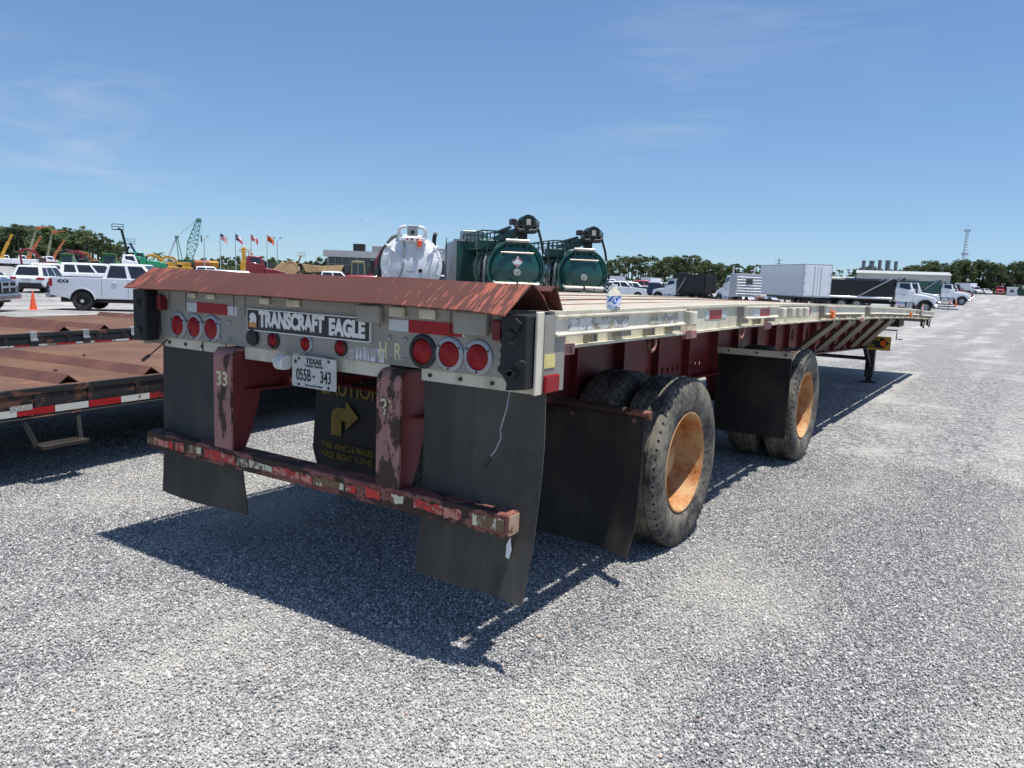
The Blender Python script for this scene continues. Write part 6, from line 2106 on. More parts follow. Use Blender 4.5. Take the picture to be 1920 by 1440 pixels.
W3 = shed_building('pale flat warehouse wall between the white tank and the equipment body', (-106.32, 136.98, -0.42), 0.6640, 16, 14, 5.5, M['cladding'], M['cladding2'], .8)

# airliner
al = thing('airliner', 'tiny airliner low in the sky above the building', 'aeroplane', (-4705.641, 4824.921, 414.452), 0.7723)
MB().lathe([(-18, .3), (-14, 1.9), (14, 1.9), (18, .1)], (0, 0, 0), 'x', 12).build('fuselage', M['cabinet'], al, shade=50)
MB().prism([(-3, 0), (3, 0), (-4, 16), (-6, 16)], 'z', -.3, .1).prism([(-3, 0), (-6, -16), (-4, -16), (3, 0)], 'z', -.3, .1).build('wing', M['cabinet'], al)
MB().prism([(-17, 1), (-13, 1), (-17, 6), (-19, 6)], 'y', -.2, .2).build('tail_fin', M['cabinet'], al)


# ------------------------------------------------------------------ trees
def mat_leaf(name, a, b):
    t = NT(name)
    t.jitter(9)
    n = t.noise(.45, 3)
    f = t.math('ADD', t.math('MULTIPLY', n, .7), t.math('MULTIPLY', t.oi.outputs['Random'], .35))
    col = t.mix(t.ramp(f, .3, .75), a, b)
    t.b.inputs['Transmission Weight'].default_value = 0.0
    return t.set(col, .75, 0, .15)
M['leaf_oak'] = mat_leaf('oak_foliage', lin(62, 76, 50), lin(92, 105, 70))
M['leaf_pine'] = mat_leaf('pine_foliage', lin(70, 86, 56), lin(106, 118, 78))
M['leaf_palm'] = mat_leaf('palm_foliage', lin(62, 84, 52), lin(104, 120, 78))
M['bark'] = paint('bark', lin(108, 92, 78), .9, 0, .25, 2)

def leaf_quads(m, c, r, n, size, rr, flat=1.0):
    for _ in range(n):
        while True:
            p = Vector((rr.uniform(-1, 1), rr.uniform(-1, 1), rr.uniform(-1, 1)))
            if p.length < 1: break
        p = p * (.55 + .45 * rr.random()) if p.length > .3 else p
        q = Vector(c) + Vector((p.x * r, p.y * r, p.z * r * flat))
        nrm = (p + Vector((rr.uniform(-.9, .9), rr.uniform(-.9, .9), rr.uniform(-.5, 1.1)))).normalized()
        u = nrm.orthogonal().normalized()
        a = rr.uniform(0, 6.28)
        w = nrm.cross(u)
        u, w = u * math.cos(a) + w * math.sin(a), w * math.cos(a) - u * math.sin(a)
        s = size * rr.uniform(.6, 1.35)
        m.add([q - u * s, q - w * s * .6, q + u * s, q + w * s * .6], [(0, 1, 2, 3)])

def tree_proto(kind, seed):
    rr = random.Random(seed)
    m, tr = MB(), MB()
    if kind == 'oak':
        h = 11
        tr.tube([(0, 0, 0), (.1, 0, 2), (0, .2, 4.5), (.3, 0, 8)], [.4, .32, .26, .08], 7)
        for k in range(15):
            a = rr.uniform(0, 6.28)
            z = rr.uniform(1.8, 10)
            rad = (3.2 if z < 7.5 else 1.9) * rr.uniform(.35, 1)
            c = (rad * math.cos(a), rad * math.sin(a), z)
            tr.tube([(0, 0, max(1.2, z - 2)), c], [.12, .04], 5)
            leaf_quads(m, c, rr.uniform(1.1, 1.9), 300, .21, rr, .8)
    else:
        h = 14
        lean = rr.uniform(-.5, .5)
        tr.tube([(0, 0, 0), (lean * .3, 0, 5), (lean, .2, 10), (lean * 1.2, .2, 13.2)], [.28, .22, .17, .06], 7)
        for k in range(13):
            a = rr.uniform(0, 6.28)
            z = rr.uniform(7.6, 13.6) if k > 2 else rr.uniform(5.5, 8)
            rad = (2.6 - abs(z - 10.5) * .38) * rr.uniform(.3, 1)
            c = (lean + rad * math.cos(a), rad * math.sin(a), z)
            tr.tube([(lean * z / 12, .1, z - .7), c], [.08, .03], 4)
            leaf_quads(m, c, rr.uniform(.8, 1.3), 200, .17, rr, .55)
    nm = 'pine_tree' if kind == 'pine' else 'oak_tree'
    return nm, m.mesh('crown', M['leaf_' + kind]), tr.mesh('trunk', M['bark'])
PROTO = [tree_proto('oak', 1), tree_proto('oak', 2), tree_proto('oak', 3), tree_proto('pine', 4), tree_proto('pine', 5), tree_proto('pine', 6)]

def tree(k, loc, sc, label, group):
    nm, cr_, tk = PROTO[k]
    t = thing(nm, label, 'tree', loc, rnd.uniform(0, 6.28), group)
    s = sc * rnd.uniform(.95, 1.05)
    t.scale = (s * rnd.uniform(.9, 1.15), s * rnd.uniform(.9, 1.15), s)
    put('trunk', tk, t)
    put('crown', cr_, t)
TREES = [('left', 2, (-224.97, 89.81, -0.42), 0.786, 'first bushy broadleaf tree from the left cut by the left edge of the wood'),
 ('left', 1, (-220.87, 89.21, -0.42), 0.794, 'second bushy broadleaf tree from the left cut by the left edge of the wood'),
 ('left', 2, (-219.99, 89.85, -0.42), 0.848, 'third bushy broadleaf tree from the left cut by the left edge of the wood'),
 ('left', 2, (-210.25, 87.26, -0.42), 0.860, 'fourth bushy broadleaf tree from the left cut by the left edge of the wood'),
 ('left', 4, (-213.41, 89.70, -0.42), 0.704, 'first slender pine from the left behind the left end boom truck'),
 ('left', 3, (-214.09, 91.15, -0.42), 0.771, 'second slender pine from the left behind the left end boom truck'),
 ('left', 4, (-210.74, 92.31, -0.42), 0.681, 'third slender pine from the left behind the left end boom truck'),
 ('left', 1, (-216.59, 93.86, -0.42), 0.955, 'first bushy broadleaf tree from the left behind the left end boom truck'),
 ('left', 1, (-209.59, 92.91, -0.42), 0.894, 'second bushy broadleaf tree from the left behind the left end boom truck'),
 ('left', 1, (-204.83, 91.85, -0.42), 0.948, 'third bushy broadleaf tree from the left behind the left end boom truck'),
 ('left', 3, (-202.92, 92.00, -0.42), 0.734, 'first slender pine from the left behind the second boom truck'),
 ('left', 5, (-204.17, 95.42, -0.42), 0.675, 'second slender pine from the left behind the second boom truck'),
 ('left', 2, (-211.76, 97.19, -0.42), 0.958, 'bushy broadleaf tree behind the second boom truck'),
 ('left', 0, (-199.36, 94.78, -0.42), 0.962, 'first bushy broadleaf tree from the left behind the maroon excavator'),
 ('left', 1, (-198.49, 95.81, -0.42), 0.968, 'second bushy broadleaf tree from the left behind the maroon excavator'),
 ('left', 1, (-197.90, 96.97, -0.42), 0.873, 'third bushy broadleaf tree from the left behind the maroon excavator'),
 ('left', 1, (-206.55, 102.61, -0.42), 0.857, 'first bushy broadleaf tree from the left behind the broad orange boom'),
 ('left', 0, (-202.36, 102.15, -0.42), 0.926, 'second bushy broadleaf tree from the left behind the broad orange boom'),
 ('left', 5, (-204.87, 104.50, -0.42), 0.772, 'slender pine right of the broad orange boom'),
 ('left', 1, (-197.93, 102.64, -0.42), 0.810, 'first bushy broadleaf tree from the left right of the broad orange boom'),
 ('left', 2, (-197.86, 104.05, -0.42), 0.934, 'second bushy broadleaf tree from the left right of the broad orange boom'),
 ('left', 4, (-192.54, 102.24, -0.42), 0.767, 'first slender pine from the left behind the black excavator'),
 ('left', 3, (-198.73, 107.48, -0.42), 0.613, 'second slender pine from the left behind the black excavator'),
 ('left', 3, (-197.80, 108.56, -0.42), 0.662, 'slender pine behind the orange excavator'),
 ('left', 0, (-191.63, 106.21, -0.42), 0.739, 'first bushy broadleaf tree from the left behind the orange excavator'),
 ('left', 2, (-185.52, 103.87, -0.42), 0.663, 'second bushy broadleaf tree from the left behind the orange excavator'),
 ('left', 0, (-191.54, 109.21, -0.42), 0.647, 'bushy broadleaf tree behind the taller green tractor'),
 ('left', 2, (-182.25, 105.59, -0.42), 0.612, 'first bushy broadleaf tree from the left at the foot of the dark boom lift'),
 ('left', 1, (-185.17, 110.16, -0.42), 0.434, 'second bushy broadleaf tree from the left at the foot of the dark boom lift'),
 ('left', 3, (-192.74, 112.88, -0.42), 0.408, 'slender pine at the foot of the dark boom lift'),
 ('left', 3, (-181.42, 109.25, -0.42), 0.239, 'slender pine behind the green truck cab'),
 ('mid', 4, (-96.61, 189.93, -0.42), 0.579, 'first slender pine from the left half hidden by the right hand green tank'),
 ('mid', 4, (-98.72, 197.86, -0.42), 0.540, 'second slender pine from the left half hidden by the right hand green tank'),
 ('mid', 4, (-95.13, 193.98, -0.42), 0.580, 'first slender pine from the left behind the white crew cab pickup'),
 ('mid', 3, (-94.58, 195.81, -0.42), 0.569, 'second slender pine from the left behind the white crew cab pickup'),
 ('mid', 4, (-90.50, 189.73, -0.42), 0.634, 'third slender pine from the left behind the white crew cab pickup'),
 ('mid', 5, (-92.27, 196.63, -0.42), 0.557, 'fourth slender pine from the left behind the white crew cab pickup'),
 ('mid', 3, (-90.45, 195.20, -0.42), 0.573, 'fifth slender pine from the left behind the white crew cab pickup'),
 ('mid', 5, (-87.35, 192.48, -0.42), 0.582, 'first slender pine from the left behind the bonnet of the white crew cab'),
 ('mid', 4, (-88.30, 198.01, -0.42), 0.707, 'second slender pine from the left behind the bonnet of the white crew cab'),
 ('mid', 3, (-87.47, 200.03, -0.42), 0.661, 'third slender pine from the left behind the bonnet of the white crew cab'),
 ('mid', 4, (-83.96, 194.58, -0.42), 0.592, 'first slender pine from the left behind the dark blue pickup cab'),
 ('mid', 4, (-83.52, 197.77, -0.42), 0.626, 'second slender pine from the left behind the dark blue pickup cab'),
 ('mid', 0, (-85.64, 206.92, -0.42), 0.789, 'bushy broadleaf tree behind the dark blue pickup cab'),
 ('mid', 3, (-83.80, 206.42, -0.42), 0.691, 'first slender pine from the left behind the dark blue pickup tail'),
 ('mid', 5, (-80.06, 200.19, -0.42), 0.639, 'second slender pine from the left behind the dark blue pickup tail'),
 ('mid', 1, (-81.07, 206.37, -0.42), 0.877, 'bushy broadleaf tree behind the dark blue pickup tail'),
 ('mid', 1, (-77.60, 201.99, -0.42), 0.791, 'bushy broadleaf tree left of the black tipper body'),
 ('mid', 3, (-76.28, 201.63, -0.42), 0.681, 'first slender pine from the left left of the black tipper body'),
 ('mid', 3, (-74.08, 200.46, -0.42), 0.684, 'second slender pine from the left left of the black tipper body'),
 ('mid', 3, (-77.05, 211.59, -0.42), 0.747, 'first slender pine from the left over the black tipper body'),
 ('mid', 4, (-73.43, 205.72, -0.42), 0.652, 'second slender pine from the left over the black tipper body'),
 ('mid', 3, (-72.75, 210.65, -0.42), 0.546, 'third slender pine from the left over the black tipper body'),
 ('mid', 2, (-74.63, 212.09, -0.42), 0.783, 'bushy broadleaf tree over the black tipper body'),
 ('mid', 1, (-71.40, 211.54, -0.42), 0.692, 'bushy broadleaf tree left of the ribbed silver sleeper'),
 ('mid', 5, (-69.51, 210.33, -0.42), 0.547, 'first slender pine from the left left of the ribbed silver sleeper'),
 ('mid', 5, (-69.11, 212.31, -0.42), 0.562, 'second slender pine from the left left of the ribbed silver sleeper'),
 ('mid', 0, (-67.09, 210.07, -0.42), 0.691, 'bushy broadleaf tree over the ribbed silver sleeper'),
 ('mid', 5, (-67.93, 217.57, -0.42), 0.589, 'first slender pine from the left over the ribbed silver sleeper'),
 ('mid', 5, (-66.79, 218.04, -0.42), 0.602, 'second slender pine from the left over the ribbed silver sleeper'),
 ('mid', 4, (-65.33, 217.57, -0.42), 0.512, 'first slender pine from the left left of the white box trailer'),
 ('mid', 3, (-62.11, 210.71, -0.42), 0.485, 'second slender pine from the left left of the white box trailer'),
 ('mid', 5, (-61.22, 211.03, -0.42), 0.546, 'third slender pine from the left left of the white box trailer'),
 ('mid', 4, (-62.38, 219.39, -0.42), 0.585, 'fourth slender pine from the left left of the white box trailer'),
 ('mid', 5, (-60.43, 218.71, -0.42), 0.572, 'first slender pine from the left over the white box trailer'),
 ('mid', 5, (-58.03, 215.72, -0.42), 0.506, 'second slender pine from the left over the white box trailer'),
 ('right', 1, (-36.75, 324.10, 1.25), 0.908, 'first bushy broadleaf tree from the left at the right end of the pale warehouse'),
 ('right', 0, (-33.41, 319.43, 1.29), 0.886, 'second bushy broadleaf tree from the left at the right end of the pale warehouse'),
 ('right', 0, (-33.39, 329.00, 1.30), 0.976, 'third bushy broadleaf tree from the left at the right end of the pale warehouse'),
 ('right', 3, (-35.98, 329.01, 1.27), 0.712, 'slender pine at the right end of the pale warehouse'),
 ('right', 3, (-30.71, 318.90, 1.30), 0.713, 'first slender pine from the left right of the pale warehouse'),
 ('right', 4, (-28.62, 332.38, 1.30), 0.925, 'second slender pine from the left right of the pale warehouse'),
 ('right', 0, (-29.86, 322.98, 1.30), 1.014, 'first bushy broadleaf tree from the left right of the pale warehouse'),
 ('right', 1, (-29.58, 331.45, 1.30), 1.105, 'second bushy broadleaf tree from the left right of the pale warehouse'),
 ('right', 0, (-26.36, 323.61, 1.30), 0.901, 'third bushy broadleaf tree from the left right of the pale warehouse'),
 ('right', 4, (-25.67, 333.88, 1.30), 0.802, 'slender pine left of the radio tower'),
 ('right', 0, (-23.21, 325.35, 1.30), 0.977, 'first bushy broadleaf tree from the left left of the radio tower'),
 ('right', 2, (-22.61, 332.92, 1.30), 1.044, 'second bushy broadleaf tree from the left left of the radio tower'),
 ('right', 0, (-21.28, 338.31, 1.30), 1.071, 'first bushy broadleaf tree from the left under the radio tower'),
 ('right', 1, (-20.23, 339.08, 1.30), 1.214, 'second bushy broadleaf tree from the left under the radio tower'),
 ('right', 1, (-18.85, 333.53, 1.30), 1.187, 'third bushy broadleaf tree from the left under the radio tower'),
 ('right', 3, (-16.93, 331.05, 1.30), 0.900, 'first slender pine from the left behind the white box truck'),
 ('right', 4, (-15.72, 341.07, 1.30), 0.901, 'second slender pine from the left behind the white box truck'),
 ('right', 5, (-14.73, 341.62, 1.30), 0.948, 'third slender pine from the left behind the white box truck'),
 ('right', 2, (-13.40, 339.23, 1.30), 1.105, 'bushy broadleaf tree behind the white box truck'),
 ('right', 5, (-11.69, 336.75, 1.30), 0.828, 'slender pine behind the head on pickups'),
 ('right', 1, (-10.23, 338.48, 1.30), 1.133, 'bushy broadleaf tree behind the head on pickups'),
 ('right', 2, (-9.06, 332.92, 1.30), 1.060, 'first bushy broadleaf tree from the left behind the red tractor'),
 ('right', 1, (-7.88, 340.23, 1.30), 1.024, 'second bushy broadleaf tree from the left behind the red tractor'),
 ('right', 5, (-6.88, 341.45, 1.30), 0.816, 'slender pine behind the red tractor'),
 ('right', 4, (-5.81, 346.16, 1.30), 0.848, 'slender pine behind the white shed'),
 ('right', 2, (-4.28, 337.78, 1.30), 1.172, 'first bushy broadleaf tree from the left behind the white shed'),
 ('right', 0, (-2.75, 340.87, 1.30), 1.145, 'second bushy broadleaf tree from the left behind the white shed'),
 ('right', 5, (-1.19, 351.59, 1.30), 1.032, 'first slender pine from the left at the right edge of the photo'),
 ('right', 5, (-0.11, 340.07, 1.30), 0.959, 'second slender pine from the left at the right edge of the photo'),
 ('right', 5, (0.81, 349.68, 1.30), 0.924, 'third slender pine from the left at the right edge of the photo'),
 ('right', 4, (2.21, 340.79, 1.30), 1.020, 'fourth slender pine from the left at the right edge of the photo'),
 ('ware', 0, (-52.56, 268.54, 0.05), 0.617, 'first bushy broadleaf tree from the left left of the five stacks'),
 ('ware', 0, (-45.75, 273.23, 0.43), 0.734, 'second bushy broadleaf tree from the left left of the five stacks'),
 ('ware', 3, (-51.98, 279.62, 0.20), 0.549, 'first slender pine from the left left of the five stacks'),
 ('ware', 4, (-47.84, 272.28, 0.31), 0.577, 'second slender pine from the left left of the five stacks'),
 ('ware', 2, (-44.61, 282.37, 0.59), 0.794, 'first bushy broadleaf tree from the left behind the five stacks'),
 ('ware', 1, (-42.86, 283.37, 0.68), 0.789, 'second bushy broadleaf tree from the left behind the five stacks'),
 ('ware', 0, (-40.23, 277.43, 0.73), 0.761, 'third bushy broadleaf tree from the left behind the five stacks'),
 ('ware', 3, (-39.60, 285.99, 0.85), 0.553, 'first slender pine from the left behind the five stacks'),
 ('ware', 5, (-36.97, 281.54, 0.90), 0.561, 'second slender pine from the left behind the five stacks'),
 ('ware', 3, (-35.63, 283.59, 0.96), 0.539, 'first slender pine from the left right of the five stacks'),
 ('ware', 4, (-32.50, 289.33, 1.09), 0.566, 'second slender pine from the left right of the five stacks'),
 ('ware', 1, (-35.00, 292.77, 1.06), 0.749, 'first bushy broadleaf tree from the left right of the five stacks'),
 ('ware', 1, (-30.34, 286.28, 1.09), 0.682, 'second bushy broadleaf tree from the left right of the five stacks'),
 ('far', 4, (-246.49, 148.02, -0.42), 0.323, 'first slender pine from the left beside the small palm'),
 ('far', 5, (-239.53, 147.01, -0.42), 0.245, 'second slender pine from the left beside the small palm'),
 ('far', 3, (-239.01, 152.41, -0.42), 0.255, 'third slender pine from the left beside the small palm'),
 ('far', 2, (-246.51, 153.98, -0.42), 0.280, 'bushy broadleaf tree beside the small palm'),
 ('far', 0, (-245.96, 160.04, -0.42), 0.359, 'first bushy broadleaf tree from the left under the teal crane'),
 ('far', 0, (-243.48, 161.80, -0.42), 0.354, 'second bushy broadleaf tree from the left under the teal crane'),
 ('far', 1, (-232.04, 157.13, -0.42), 0.418, 'third bushy broadleaf tree from the left under the teal crane'),
 ('far', 5, (-235.06, 161.45, -0.42), 0.290, 'slender pine at the left lamp pole'),
 ('far', 0, (-228.43, 160.72, -0.42), 0.448, 'bushy broadleaf tree at the left lamp pole'),
 ('far', 0, (-224.61, 161.64, -0.42), 0.423, 'bushy broadleaf tree at the striped flag'),
 ('far', 5, (-224.95, 165.52, -0.42), 0.396, 'slender pine at the striped flag'),
 ('far', 4, (-225.62, 169.20, -0.42), 0.396, 'slender pine at the white star flag'),
 ('far', 2, (-214.57, 163.44, -0.42), 0.506, 'bushy broadleaf tree at the white star flag'),
 ('far', 5, (-218.05, 169.28, -0.42), 0.400, 'slender pine at the leaf flag'),
 ('far', 0, (-211.25, 168.02, -0.42), 0.470, 'bushy broadleaf tree at the leaf flag'),
 ('far', 5, (-206.57, 167.22, -0.42), 0.435, 'slender pine at the orange flag'),
 ('far', 0, (-208.92, 172.65, -0.42), 0.534, 'bushy broadleaf tree at the orange flag'),
 ('far', 1, (-204.09, 172.22, -0.42), 0.446, 'bushy broadleaf tree at the right lamp pole'),
 ('far', 0, (-203.68, 176.17, -0.42), 0.483, 'first bushy broadleaf tree from the left at the pale boom lift'),
 ('far', 1, (-201.51, 177.41, -0.42), 0.415, 'second bushy broadleaf tree from the left at the pale boom lift'),
 ('far', 0, (-201.32, 180.29, -0.42), 0.449, 'third bushy broadleaf tree from the left at the pale boom lift'),
 ('far', 1, (-197.54, 179.52, -0.42), 0.427, 'first bushy broadleaf tree from the left left of the glass building'),
 ('far', 2, (-202.41, 188.04, -0.42), 0.580, 'second bushy broadleaf tree from the left left of the glass building'),
 ('far', 1, (-198.77, 187.99, -0.42), 0.552, 'third bushy broadleaf tree from the left left of the glass building'),
 ('far', 4, (-187.51, 180.17, -0.42), 0.436, 'slender pine left of the glass building'),
 ('far', 1, (-189.07, 185.89, -0.42), 0.529, 'first bushy broadleaf tree from the left over the glass building'),
 ('far', 1, (-181.90, 183.45, -0.42), 0.539, 'second bushy broadleaf tree from the left over the glass building'),
 ('far', 1, (-180.19, 184.86, -0.42), 0.491, 'third bushy broadleaf tree from the left over the glass building'),
 ('far', 0, (-177.16, 189.25, -0.42), 0.557, 'fourth bushy broadleaf tree from the left over the glass building'),
 ('far', 5, (-185.83, 194.77, -0.42), 0.410, 'slender pine over the glass building')]
GRP = {'left': 'trees of the left hand wood', 'mid': 'trees of the middle belt', 'right': 'trees of the right hand wood', 'far': 'trees of the low far line', 'ware': 'trees behind the warehouse'}
for kind, k, loc, sc, lab in TREES:
    tree(k, loc, sc, lab, GRP[kind])

# palm
pt = thing('palm_tree', 'single small palm standing left of the teal crane', 'tree', (-137.26, 86.56, -0.42), 0)
MB().tube([(0, 0, 0), (.05, 0, 2.0), (0, .05, 3.6)], [.26, .22, .2], 8).build('trunk', M['bark'], pt)
m = MB()
for k in range(26):
    a, el = k * 2.4, rnd.uniform(-.5, 1.2)
    pts = [Vector((math.cos(a) * d * math.cos(el * (1 - d * .4)), math.sin(a) * d * math.cos(el * (1 - d * .4)), 3.6 + d * math.sin(el) - .35 * d * d)) for d in np.linspace(0, 1.45, 5)]
    w = Vector((-math.sin(a), math.cos(a), 0))
    vs_ = []
    for i, p in enumerate(pts):
        ww = .2 * math.sin(PI * (i + .6) / 5.2)
        vs_ += [p - w * ww - Vector((0, 0, ww * .5)), p, p + w * ww - Vector((0, 0, ww * .5))]
    fs = []
    for i in range(4):
        fs += [(i * 3, i * 3 + 1, i * 3 + 4, i * 3 + 3), (i * 3 + 1, i * 3 + 2, i * 3 + 5, i * 3 + 4)]
    m.add(vs_, fs)
m.build('crown', M['leaf_palm'], pt)

